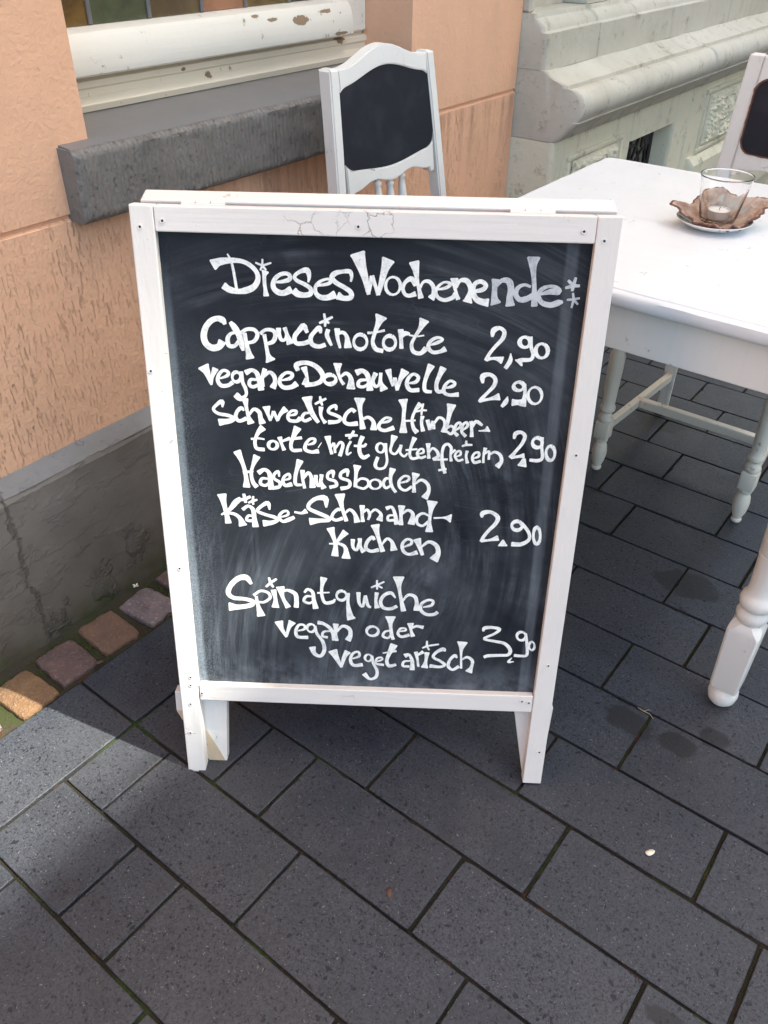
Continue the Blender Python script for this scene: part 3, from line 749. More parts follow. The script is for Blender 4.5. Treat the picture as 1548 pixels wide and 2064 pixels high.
def rough_panel(y0, y1, z0, z1, seed):
    bm = bmesh.new(); n, m = int((y1-y0)/.0065), int((z1-z0)/.0065); G = []
    for i in range(n+1):
        row = []
        for j in range(m+1):
            y = y0+(y1-y0)*i/n; z = z0+(z1-z0)*j/m
            e = min(1, min(i, n-i, j, m-j)/2.0)
            d = .016*abs(noise.noise((y*46, z*46, seed))) + .012*noise.noise((y*100, z*100, seed)) + .008*noise.noise((y*22, z*22, seed))
            row.append(bm.verts.new((FB + .002 + e*(.012+d), y + e*.003*noise.noise((y*90, z*90, 8)), z)))
        G.append(row)
    for i in range(n):
        for j in range(m): bm.faces.new((G[i][j], G[i+1][j], G[i+1][j+1], G[i][j+1]))
    stobj('rough_panel', bm, M_stoneb)
    fm = bmesh.new()
    for (a, b, c, d) in ((y0-.045, y1+.045, z1+.006, z1+.022), (y0-.045, y1+.045, z0-.022, z0-.006)): box(fm, FB-.01, FB+.010, a, b, c, d, .004, 2)
    for (a, b) in ((y0-.045, y0-.028), (y1+.028, y1+.045)): box(fm, FB-.01, FB+.010, a, b, z0-.0055, z1+.0055, .004, 2)
    stobj('panel_frame', fm, M_stoneb, smooth=True, auto=40)
rough_panel(2.44, 2.745, .30, .572, 1)
rough_panel(3.59, 4.02, .415, .600, 2)
rough_panel(4.35, 4.9, .415, .600, 3)
block('base_ledge', densify([(FB-.02, .10), (FB+.03, .10), (FB+.034, .36), (FB+.01, .385), (FB-.02, .385)]), 3.47, 7.0, .004, 47)

# ================================================================== HOUSES ACROSS THE STREET (out of frame; added to keep this side in shade, slotted for one sun patch)
opp = empty('shade_terrace', (5.0, 0, 0), label='plain plastered terrace across the street, out of view, added to shade this side', cat='house')
def mat_opp():
    g = NT('cream_plaster', .85); wd = g.coord('World'); g.col(g.mix(g.noise(wd, 1.5, 4), (.74, .68, .60), (.68, .62, .54))); g.bump(g.noise(wd, 30, 4), .003, .5); return g.m
M_opp = mat_opp()
OX0, OX1 = 5.0, 5.04
LIT_Y0, LIT_Y1, LIT_Z0, LIT_Z1 = 3.2, 3.90, 10.72, 11.9  # slot cut through the added facade so sun reaches only the patch by the board
bm = bmesh.new()
for (y0, y1, z0, z1) in ((2.1, LIT_Y0, 0, 13.5), (LIT_Y1, 30, 0, 13.5), (LIT_Y0, LIT_Y1, 0, LIT_Z0), (LIT_Y0, LIT_Y1, LIT_Z1, 13.5)):
    box(bm, OX0, OX1, y0, y1, z0, z1)
o = obj('shade_facade', bm, M_opp, opp); o.location = -Vector(opp.location)
M_shut = simple('shutter_green', (.10, .13, .10))
for y in range(5, 28, 3):
    for z in (1.0, 4.2, 7.5):
        bm = bmesh.new(); box(bm, OX0-.03, OX0-.004, y, y+1.1, z, z+1.7, .004)
        o = obj('shutter', bm, M_shut, opp); o.location = -Vector(opp.location)

# ================================================================== SANDWICH BOARD
TILT = .187046
board = empty('sandwich_board', (-.54156, .67052, 0), .606615, label='white wooden A-board with a slate listing weekend cakes and prices in chalk', cat='sign board')
def bf(p, q, d):                 # front leaf: p across, q up the leaf, d backwards
    return (p, q*sin(TILT) + d*cos(TILT), q*cos(TILT) - d*sin(TILT))
TH = .021
ff = empty('front_frame'); ff.parent = board
def bprism(name, pts, d0, d1, m, parent, bev=.0016, fn=bf, **k):
    bm = bmesh.new(); prism(bm, pts, d0, d1, bev, fn, 2); return obj(name, bm, m, parent, **k)
bprism('stile', [(-.3072, -.0045), (-.2770, -.0045), (-.2718, .8884), (-.2720, .9195), (-.3020, .9205)], 0, TH, M_board, ff)
bprism('stile', [(.2673, .0045), (.2984, .0045), (.3066, .9192), (.2765, .9188), (.2767, .8866), (.2688, .1555)], 0, TH, M_board, ff)
bprism('rail', [(-.2714, .8884), (.2762, .8866), (.2760, .9188), (-.2713, .9195)], .0006, TH, M_boardh, ff)
bprism('rail', [(-.2745, .1512), (.2680, .1555), (.2682, .1878), (-.2743, .1825)], .0008, TH, M_boardh, ff)
# feet: wider planks screwed on behind the stiles, worn and split at the bottom
bprism('foot_plank', [(-.2440, .0035), (-.2755, .0035), (-.300, .045), (-.312, .085), (-.3235, .112), (-.3225, .150), (-.2350, .150)], TH+.0005, TH+.019, M_board, board, .0012, label='worn left foot plank with bare wood at its tip')
bprism('bare_wood', [(-.2470, .0050), (-.2755, .0050), (-.2752, .072), (-.2560, .028)], TH-.0006, TH+.0002, M_wood, board, 0)
bprism('bare_wood', [(-.3225, .110), (-.3085, .078), (-.3075, .112)], TH-.0006, TH+.0002, M_wood, board, 0)
bprism('foot_plank', [(.268, .009), (.300, .009), (.307, .150), (.242, .150)], TH+.0005, TH+.019, M_board, board, .0012)
panel = bprism('blackboard_panel', [(-.279, .176), (.275, .180), (.281, .893), (-.278, .894)], .0118, .0165, M_slate, board, 0)
# screws and their dents
scr = [(-.29, .8939), (-.261, .9016), (-.0162, .9002), (.261, .9009), (.2871, .8904), (-.2963, .708), (-.2854, .401), (-.2863, .1979), (-.2876, .1818), (-.2701, .1666), (-.291, .143), (-.2963, .0817), (.2864, .6063), (.2854, .2501), (.2889, .0741), (.2508, .1778), (.2621, .1754)]
smesh = None
for i, (p, q) in enumerate(scr):
    if smesh is None:
        bm = bmesh.new(); lathe(bm, [(.0034, .0002), (.0034, .0007), (.0030, .0009), (.0017, .0008), (.0012, .0003)], n=12)
        smesh = obj('screw', bm, M_board, board, smooth=True, auto=30); o = smesh
        o.data.materials.append(M_iron)
        for p_ in o.data.polygons:
            if max(abs(o.data.vertices[v_].co.x) + abs(o.data.vertices[v_].co.y) for v_ in p_.vertices) < .0026 and p_.center.z > 0: p_.material_index = 1
    else:
        o = smesh.copy(); COL.objects.link(o)
    o.location = bf(p, q, .0001); o.rotation_euler = (RD(90) - TILT*1.0, 0, 0)
# rear leaf, hinged at the top and opened backwards
def br(p, q, d):
    t = -TILT*.98; o_y, o_z = .9195*sin(TILT) + .0375, .9195*cos(TILT) - .005
    L = .925
    return (p + .004, o_y + (L-q)*sin(TILT) + d*cos(t), o_z - (L-q)*cos(TILT) + d*sin(TILT) + .0)
rf = empty('rear_frame'); rf.parent = board
bprism('stile', [(-.306, .012), (-.262, .012), (-.262, .8775), (-.305, .8775)], 0, .030, M_board, rf, .002, br)
bprism('stile', [(.262, .012), (.301, .012), (.303, .8775), (.262, .8775)], 0, .030, M_board, rf, .002, br)
bprism('rail', [(-.305, .878), (.303, .878), (.303, .925), (-.303, .925)], 0, .030, M_boardh, rf, .002, br)
bprism('rail', [(-.2615, .16), (.2615, .16), (.2615, .19), (-.2615, .19)], .0006, .028, M_boardh, rf, .002, br)
bprism('blackboard_panel', [(-.262, .185), (.266, .185), (.266, .884), (-.262, .884)], .012, .017, M_slate2, board, 0, br)
bm = bmesh.new()
y0 = .9195*sin(TILT)
zt = .9195*cos(TILT)
# hinges: leaves lying in the gap between the two frames
for hx in (-.215, .20):
    bm = bmesh.new()
    for k in range(3): sweep(bm, [(hx-.028+k*.0192, y0+.030, zt-.006), (hx-.028+k*.0192+.018, y0+.030, zt-.006)], .0042, 8)
    box(bm, hx-.028, hx+.028, y0+.0225, y0+.028, zt-.012, zt-.0045, .0006)
    obj('hinge', bm, M_boardh, board)

# writing traced as pen strokes: across, up, width in 0.1 mm on the slate
WRITING = {
0: "-2040,8479,117 -2019,8490,110 -1999,8501,104 -1977,8512,98 -1950,8520,91 -1917,8527,85 -1880,8533,78 -1841,8537,71 -1805,8539,66 -1771,8541,62 -1739,8541,58 -1707,8539,55 -1677,8535,53 -1648,8528,53 -1620,8518,53 -1593,8506,54 -1568,8491,55 -1543,8473,55 -1520,8453,55 -1500,8431,55 -1484,8408,55 -1473,8386,57 -1466,8362,59 -1463,8339,61 -1465,8315,63 -1472,8290,65 -1484,8264,67 -1500,8240,69 -1518,8219,71 -1539,8203,74 -1564,8189,77 -1591,8178,79 -1618,8169,80 -1645,8161,77 -1674,8155,71 -1704,8151,66 -1733,8150,64 -1762,8152,66 -1792,8157,71 -1820,8163,76 -1845,8171,80 -1865,8181,81 -1883,8192,81 -1898,8205,80 -1915,8217,80|-1844,8618,19 -1834,8600,21 -1824,8583,24 -1814,8564,26 -1805,8539,28 -1797,8509,30 -1789,8473,32 -1782,8433,34 -1775,8385,35 -1768,8328,35 -1761,8263,35 -1754,8194,35 -1747,8126,35|-1400,8485,25 -1400,8495,26 -1399,8505,26 -1399,8515,26 -1398,8525,26 -1398,8535,25 -1397,8545,24 -1397,8555,23 -1396,8565,21|-1400,8485,25 -1411,8489,26 -1422,8493,26 -1432,8498,26 -1443,8502,26 -1454,8506,26 -1465,8511,24 -1476,8515,23 -1486,8520,21|-1400,8485,25 -1386,8489,26 -1372,8494,26 -1357,8498,26 -1343,8503,26 -1329,8508,26 -1315,8512,24 -1301,8517,23 -1287,8521,21|-1400,8485,25 -1404,8478,26 -1408,8471,26 -1411,8463,27 -1415,8456,26 -1419,8449,26 -1423,8442,24 -1426,8435,23 -1430,8428,21|-1400,8485,25 -1394,8478,26 -1389,8471,26 -1383,8464,27 -1377,8457,26 -1372,8451,26 -1366,8444,24 -1360,8437,23 -1355,8430,21|-1367,8411,91 -1371,8398,80 -1375,8387,69 -1379,8373,58 -1382,8356,50 -1383,8334,46 -1383,8307,45 -1383,8279,44 -1382,8254,44 -1381,8233,44 -1378,8213,44 -1376,8194,45 -1374,8176,48 -1373,8158,52 -1372,8141,59 -1370,8125,66 -1369,8109,73|-1249,8278,22 -1217,8282,29 -1185,8286,36 -1154,8290,42 -1127,8296,47 -1104,8302,50 -1083,8308,52 -1065,8316,53 -1054,8326,54 -1048,8338,53 -1048,8354,53 -1053,8369,51 -1060,8380,50 -1072,8387,49 -1087,8392,48 -1105,8395,47 -1124,8394,47 -1143,8390,47 -1165,8383,48 -1186,8373,49 -1205,8361,50 -1223,8346,52 -1240,8328,53 -1254,8308,55 -1264,8289,57 -1270,8269,59 -1273,8248,60 -1272,8228,62 -1268,8210,63 -1259,8194,65 -1246,8179,67 -1230,8166,69 -1213,8156,70 -1195,8149,70 -1175,8145,70 -1154,8144,69 -1133,8147,70 -1111,8155,72 -1088,8166,74 -1065,8180,77 -1042,8192,79|-814,8293,22 -810,8310,28 -805,8328,35 -802,8345,41 -801,8363,47 -803,8384,54 -807,8407,62 -815,8428,68 -826,8440,70 -844,8443,67 -868,8440,60 -892,8432,53 -915,8423,47 -936,8411,45 -958,8397,44 -977,8381,44 -988,8366,44 -992,8353,44 -989,8339,45 -980,8326,46 -966,8312,47 -943,8299,48 -913,8286,49 -882,8273,50 -855,8260,50 -832,8247,51 -812,8234,52 -795,8221,52 -784,8207,54 -779,8191,56 -779,8173,59 -784,8156,61 -793,8143,63 -808,8135,64 -829,8130,63 -852,8127,63 -874,8125,63 -895,8126,67 -917,8129,71 -937,8133,76 -955,8139,79 -969,8147,80 -981,8157,80 -991,8167,80 -1002,8177,79|-694,8253,32 -660,8259,34 -625,8263,36 -592,8269,39 -565,8276,41 -545,8285,43 -530,8296,46 -520,8307,47 -517,8316,47 -521,8324,44 -532,8332,39 -547,8337,34 -565,8338,31 -586,8334,31 -612,8327,33 -639,8316,36 -661,8304,38 -680,8291,39 -696,8275,41 -709,8258,43 -719,8240,44 -724,8221,46 -726,8200,47 -725,8180,49 -720,8161,51 -711,8145,54 -698,8130,57 -683,8117,61 -664,8107,63 -643,8101,65 -619,8098,66 -593,8099,68 -568,8102,70 -543,8109,73 -519,8120,78 -495,8132,82 -470,8144,87|-264,8315,25 -260,8331,29 -256,8346,32 -253,8362,35 -253,8377,39 -255,8394,43 -258,8412,48 -265,8428,52 -277,8439,55 -295,8443,54 -320,8443,51 -347,8440,48 -372,8436,47 -397,8432,49 -423,8427,54 -448,8420,59 -468,8411,63 -484,8399,64 -498,8385,64 -506,8370,63 -508,8355,63 -503,8340,61 -490,8325,60 -473,8310,58 -453,8294,57 -428,8279,56 -399,8264,56 -368,8249,56 -341,8234,57 -317,8219,57 -293,8204,58 -274,8189,59 -261,8173,60 -255,8156,61 -254,8138,62 -259,8122,63 -269,8110,63 -286,8102,63 -309,8099,62 -335,8098,62 -358,8099,63 -377,8104,68 -395,8112,74 -412,8121,80 -430,8129,87|-177,8665,161 -164,8625,149 -151,8584,138 -139,8544,127 -126,8504,116 -113,8466,106 -101,8429,97 -89,8392,87 -77,8351,78 -66,8306,69 -55,8258,59 -44,8209,50 -32,8161,41|-32,8164,35 -19,8238,39 -6,8311,43 7,8384,47|7,8384,56 18,8357,53 29,8331,49 40,8304,46 51,8276,44 62,8247,44 72,8218,45 83,8189,46 93,8159,47|93,8159,39 102,8197,46 112,8234,53 121,8271,59 131,8309,66 140,8349,71 149,8389,76 158,8428,82 168,8466,90 178,8500,101 190,8533,113 201,8565,126 213,8597,139|312,8380,34 344,8357,40 366,8322,42 375,8279,40 370,8236,34 351,8198,29 321,8172,27 284,8161,29 247,8168,35 215,8191,40 193,8226,42 184,8269,40 190,8313,34 209,8350,29 239,8376,27 275,8386,29 312,8380,34|563,8282,34 553,8306,43 543,8331,53 532,8353,61 519,8366,65 502,8367,64 482,8360,58 462,8347,51 445,8333,47 432,8317,46 420,8297,46 412,8275,47 408,8254,47 409,8233,46 415,8212,45 424,8192,44 434,8176,44 446,8165,44 459,8159,45 474,8155,46 491,8154,47 509,8157,49 529,8164,51 550,8172,54 570,8180,56|544,8575,129 550,8551,116 556,8527,102 562,8502,89 568,8476,77 573,8446,68 578,8415,59 582,8383,52 588,8353,47 594,8324,43 601,8297,42 609,8271,42 616,8244,44 623,8217,48 630,8189,55 637,8162,63 644,8134,71|624,8244,31 634,8268,32 644,8293,32 655,8315,33 668,8331,34 684,8341,37 703,8345,40 722,8345,44 739,8341,47 756,8331,48 772,8317,48 786,8299,49 797,8280,50 805,8258,52 809,8233,54 810,8208,56 809,8186,59 805,8169,63 797,8156,68 788,8143,73 780,8130,78|863,8243,22 889,8249,27 917,8254,32 943,8261,37 965,8269,40 985,8280,43 1002,8293,44 1015,8306,44 1018,8317,43 1009,8326,40 989,8333,35 966,8338,31 945,8338,28 927,8334,28 909,8324,30 892,8312,32 876,8298,34 861,8281,36 847,8260,38 837,8239,39 832,8218,41 834,8197,42 841,8176,42 853,8156,43 867,8140,44 886,8128,45 908,8119,45 933,8113,46 957,8111,47 981,8115,48 1007,8124,50 1031,8135,51 1051,8145,53 1064,8155,55 1073,8165,58 1081,8175,60 1089,8186,62|1062,8380,85 1063,8361,75 1063,8342,64 1063,8323,54 1066,8303,47 1072,8280,42 1079,8256,39 1087,8232,38 1095,8209,37 1102,8188,38 1110,8168,41 1117,8148,44 1124,8128,47|1092,8272,31 1102,8296,34 1111,8321,37 1121,8343,40 1134,8359,43 1152,8368,48 1173,8371,53 1195,8370,58 1213,8366,62 1229,8356,63 1243,8342,63 1255,8325,63 1264,8308,62 1271,8290,60 1275,8270,58 1277,8250,56 1277,8230,56 1274,8210,59 1269,8189,65 1263,8169,71 1258,8151,78 1255,8136,85 1253,8124,93 1251,8112,101 1248,8100,109|1317,8228,37 1348,8235,42 1380,8241,48 1410,8248,53 1434,8258,56 1451,8270,56 1463,8285,55 1470,8299,54 1470,8313,53 1460,8327,52 1443,8341,52 1423,8353,52 1403,8358,53 1383,8357,52 1362,8350,52 1342,8339,52 1326,8325,53 1316,8306,54 1310,8282,57 1307,8256,60 1309,8231,62 1315,8206,64 1325,8181,65 1339,8157,67 1355,8138,69 1373,8124,71 1394,8113,73 1416,8106,75 1437,8100,78 1456,8097,81 1474,8095,84 1491,8095,87 1509,8094,91",
1: "1588,8382,85 1586,8354,78 1585,8325,71 1584,8297,65 1584,8269,62 1584,8241,63 1585,8212,66 1586,8184,71 1589,8160,78 1593,8139,86 1598,8121,95 1604,8105,105 1610,8087,115|1597,8301,39 1615,8322,42 1633,8345,45 1651,8364,48 1670,8377,52 1692,8383,58 1716,8383,66 1739,8378,72 1757,8367,77 1771,8350,79 1781,8327,79 1787,8301,78 1792,8275,77 1793,8248,77 1790,8220,76 1787,8192,76 1785,8165,78 1787,8140,82 1791,8115,89 1795,8091,96 1798,8067,103|2038,8309,34 2018,8316,34 1998,8324,35 1977,8330,35 1957,8331,37 1937,8326,40 1916,8318,44 1897,8307,49 1882,8293,52 1870,8276,55 1862,8255,58 1857,8234,60 1857,8214,62 1864,8194,62 1877,8174,62 1893,8156,62 1911,8145,62 1932,8141,64 1957,8142,68 1982,8148,71 2005,8155,71 2025,8165,69 2044,8177,65 2062,8191,60 2080,8204,56|2043,8668,155 2043,8645,138 2042,8623,121 2043,8600,105 2044,8574,91 2048,8547,80 2053,8517,71 2058,8486,64 2064,8452,58 2069,8418,55 2075,8382,53 2081,8343,54 2087,8298,55 2092,8247,59 2098,8190,65 2103,8130,72 2109,8071,78|2166,8213,22 2199,8224,34 2233,8236,47 2266,8246,59 2296,8254,68 2326,8256,74 2357,8255,77 2382,8254,78 2398,8257,77 2403,8266,72 2400,8279,63 2390,8292,53 2377,8303,46 2360,8311,42 2338,8318,39 2313,8322,37 2289,8322,37 2264,8318,39 2237,8310,44 2211,8299,49 2190,8285,52 2173,8269,54 2159,8249,55 2149,8228,55 2146,8206,56 2151,8182,57 2163,8156,59 2180,8132,61 2200,8113,62 2225,8100,63 2255,8091,63 2286,8086,64 2314,8084,65 2339,8088,68 2363,8097,72 2386,8108,75 2406,8115,74 2423,8120,68 2437,8122,57 2451,8124,45 2465,8127,34|2578,8335,37 2581,8347,37 2583,8360,38 2585,8372,39 2588,8385,39 2590,8398,37 2593,8410,35 2595,8423,33 2598,8435,31|2578,8335,37 2588,8335,37 2598,8335,38 2607,8335,39 2617,8336,39 2627,8336,37 2637,8336,36 2647,8336,33 2656,8337,31|2578,8335,37 2577,8327,37 2576,8319,38 2575,8311,39 2574,8303,39 2573,8296,37 2572,8288,36 2571,8280,33 2570,8272,31|2578,8335,37 2566,8331,37 2554,8327,38 2542,8324,39 2530,8320,39 2518,8316,37 2506,8313,36 2495,8309,33 2483,8306,31|2578,8335,37 2569,8343,37 2561,8351,38 2552,8359,39 2543,8367,39 2534,8375,37 2525,8383,35 2517,8391,33 2508,8399,31|2603,8163,28 2601,8173,28 2598,8183,29 2596,8193,29 2594,8202,29 2591,8212,28 2589,8222,27 2587,8232,25 2584,8241,24|2603,8163,28 2612,8166,28 2621,8168,29 2630,8170,29 2639,8172,29 2648,8174,28 2657,8177,27 2666,8179,25 2675,8181,24|2603,8163,28 2610,8156,28 2617,8148,29 2625,8140,29 2632,8133,29 2639,8125,28 2646,8117,27 2654,8110,25 2661,8102,24|2603,8163,28 2601,8150,28 2599,8137,29 2597,8124,29 2595,8110,29 2593,8097,28 2591,8084,27 2589,8070,25 2587,8057,24|2603,8163,28 2593,8162,28 2582,8162,29 2572,8161,29 2562,8160,29 2551,8159,28 2541,8158,27 2530,8157,25 2520,8156,24",
2: "-1937,7721,42 -1942,7734,53 -1947,7747,65 -1952,7759,75 -1962,7769,81 -1977,7778,81 -1995,7785,77 -2015,7790,72 -2035,7790,68 -2056,7787,67 -2077,7780,67 -2099,7770,68 -2120,7757,68 -2141,7739,69 -2161,7717,70 -2181,7693,72 -2197,7667,73 -2210,7639,76 -2221,7609,78 -2229,7579,80 -2232,7550,82 -2232,7523,83 -2229,7496,82 -2221,7472,82 -2210,7450,82 -2195,7431,83 -2175,7414,84 -2153,7401,85 -2131,7393,86 -2107,7392,85 -2082,7395,84 -2057,7403,83 -2037,7413,82 -2022,7427,84 -2011,7444,86 -2001,7463,88 -1990,7482,90|-1860,7743,49 -1848,7727,58 -1836,7713,68 -1823,7697,76 -1811,7678,81 -1798,7657,82 -1783,7633,79 -1770,7607,76 -1759,7580,73 -1750,7552,74 -1744,7522,75 -1738,7492,76 -1732,7464,74 -1727,7439,68 -1722,7416,60 -1717,7394,50 -1713,7372,41|-1782,7613,33 -1803,7609,34 -1824,7606,36 -1845,7602,38 -1863,7594,41 -1879,7581,45 -1893,7564,50 -1905,7546,54 -1912,7526,57 -1915,7502,59 -1915,7476,59 -1910,7451,58 -1902,7434,58 -1887,7424,56 -1867,7421,54 -1846,7422,52 -1827,7428,49 -1810,7440,47 -1794,7457,45 -1779,7478,43 -1764,7497,41|-1683,7599,49 -1678,7570,49 -1674,7541,48 -1669,7512,48 -1665,7483,49 -1660,7453,52 -1655,7423,55 -1651,7393,60 -1646,7365,66 -1641,7340,73 -1636,7315,81 -1631,7292,90 -1626,7267,99|-1724,7611,39 -1705,7624,41 -1686,7638,43 -1667,7650,44 -1646,7658,46 -1622,7662,47 -1594,7662,47 -1568,7660,48 -1547,7653,49 -1532,7641,50 -1519,7625,51 -1511,7607,52 -1509,7587,52 -1514,7566,52 -1524,7543,52 -1539,7520,51 -1555,7503,49 -1574,7492,46 -1595,7485,43 -1618,7481,40 -1640,7475,36|-1418,7590,46 -1413,7557,45 -1408,7524,45 -1404,7490,45 -1399,7457,46 -1395,7422,47 -1390,7387,48 -1386,7352,51 -1380,7323,58 -1373,7299,69 -1366,7279,85 -1358,7261,102 -1350,7242,119|-1467,7605,41 -1450,7620,41 -1434,7635,41 -1417,7648,41 -1398,7657,42 -1374,7661,43 -1346,7662,45 -1320,7658,47 -1299,7652,49 -1285,7640,50 -1276,7624,52 -1270,7605,54 -1269,7586,55 -1272,7565,56 -1279,7542,57 -1291,7520,57 -1305,7502,55 -1325,7489,52 -1349,7481,47 -1374,7473,41 -1399,7465,36|-1224,7679,65 -1223,7658,61 -1223,7636,58 -1222,7616,55 -1219,7596,52 -1213,7576,50 -1206,7555,49 -1198,7538,47 -1188,7527,46 -1176,7523,43 -1162,7524,41 -1149,7530,38 -1138,7540,36 -1131,7555,35 -1126,7574,34 -1123,7595,33 -1119,7615,32|-1141,7689,49 -1134,7667,48 -1126,7645,46 -1119,7623,46 -1111,7599,49 -1102,7573,56 -1093,7544,67 -1083,7515,78 -1073,7487,90|-845,7640,40 -856,7664,49 -865,7691,58 -876,7714,66 -888,7724,71 -902,7719,71 -919,7703,66 -936,7682,62 -952,7662,58 -969,7642,57 -987,7621,58 -1003,7599,58 -1012,7577,58 -1016,7554,58 -1015,7531,57 -1009,7509,56 -998,7494,55 -981,7486,55 -957,7484,55 -931,7486,55 -907,7488,55 -886,7493,55 -865,7500,55 -844,7508,55 -823,7516,55|-664,7637,32 -667,7656,41 -669,7676,51 -673,7694,60 -679,7702,64 -691,7700,64 -706,7690,60 -722,7676,55 -738,7659,52 -754,7641,51 -772,7620,52 -788,7597,54 -797,7575,55 -801,7551,56 -799,7526,57 -793,7502,58 -783,7484,59 -765,7470,58 -742,7461,58 -716,7455,57 -692,7453,55 -671,7456,54 -650,7463,52 -629,7472,50 -609,7480,49|-565,7681,48 -570,7664,50 -576,7648,52 -581,7631,54 -582,7614,55 -579,7598,55 -573,7582,53 -566,7566,51 -558,7549,49 -550,7531,45 -541,7512,41 -532,7493,37 -522,7475,32|-445,7693,64 -445,7667,60 -445,7641,56 -445,7614,52 -442,7585,48 -436,7552,45 -427,7517,41 -416,7481,37 -407,7444,33|-458,7618,36 -437,7629,38 -416,7641,41 -395,7651,43 -376,7653,45 -359,7648,46 -343,7636,47 -329,7619,48 -318,7597,52 -312,7568,59 -308,7532,68 -305,7493,79 -302,7456,89|-601,7803,32 -602,7814,33 -604,7825,33 -606,7836,34 -608,7847,34 -609,7858,33 -611,7870,31 -613,7881,29 -614,7892,27|-601,7803,32 -589,7809,33 -577,7815,33 -565,7821,34 -553,7827,34 -541,7833,33 -529,7839,31 -517,7845,29 -505,7851,27|-601,7803,32 -595,7799,33 -589,7795,33 -583,7791,34 -576,7787,34 -570,7783,33 -564,7779,31 -558,7775,29 -552,7771,27|-601,7803,32 -601,7793,33 -602,7784,33 -602,7774,34 -603,7764,34 -604,7755,33 -604,7745,31 -605,7735,29 -605,7726,27|-601,7803,32 -610,7798,33 -620,7794,33 -630,7790,34 -640,7785,34 -649,7781,33 -659,7777,31 -669,7772,29 -678,7768,27|-105,7626,50 -76,7606,45 -56,7575,38 -48,7537,33 -54,7499,34 -72,7465,39 -101,7442,46 -135,7432,51 -169,7438,51 -199,7458,45 -219,7490,38 -226,7528,33 -220,7566,34 -202,7600,39 -173,7623,46 -140,7632,50 -105,7626,50|133,7877,134 124,7854,117 116,7832,100 108,7808,85 98,7782,72 87,7751,63 74,7717,56 62,7682,52 51,7649,48 42,7618,46 34,7588,46 28,7559,47 28,7532,48 33,7506,51 42,7481,54 55,7459,57 70,7442,58 90,7431,57 113,7426,55 137,7423,51 161,7419,49|-39,7655,35 -13,7657,33 14,7659,30 40,7662,27 67,7666,26 95,7672,26 124,7679,28 153,7687,30 181,7694,32|278,7620,54 305,7601,48 324,7572,41 332,7537,36 328,7501,36 311,7470,42 285,7448,49 254,7439,55 222,7444,54 194,7463,49 175,7493,41 168,7528,36 173,7564,36 190,7595,42 215,7616,49 246,7625,54 278,7620,54|394,7705,64 396,7678,60 398,7650,55 399,7622,51 401,7593,48 404,7562,47 406,7530,47 408,7497,48 410,7464,48|399,7610,40 410,7624,48 420,7638,56 431,7651,62 444,7660,64 460,7664,59 477,7663,50 496,7661,39 514,7659,29|698,7844,111 687,7816,96 676,7788,81 664,7760,67 650,7732,56 634,7703,49 615,7673,44 597,7643,42 581,7615,40 568,7588,40 556,7563,41 547,7538,43 543,7514,45 544,7489,47 549,7464,49 558,7441,50 571,7423,52 590,7411,52 614,7402,51 640,7399,51 663,7401,52 682,7411,54 700,7428,57 717,7448,61 734,7467,64|507,7643,22 531,7638,22 556,7634,23 581,7630,23 605,7629,22 630,7630,22 654,7634,21 678,7639,20 703,7643,19|798,7518,22 820,7527,29 843,7536,36 866,7545,42 886,7554,45 908,7565,44 930,7576,39 947,7587,35 953,7596,32 946,7605,32 928,7614,34 905,7620,36 883,7620,38 861,7614,40 837,7603,42 814,7588,43 796,7572,45 782,7553,47 772,7531,49 766,7508,51 766,7488,51 774,7468,51 788,7449,50 807,7433,49 827,7422,48 849,7419,48 875,7422,47 902,7427,47 925,7434,48 943,7441,52 959,7450,57 974,7460,62 989,7469,67",
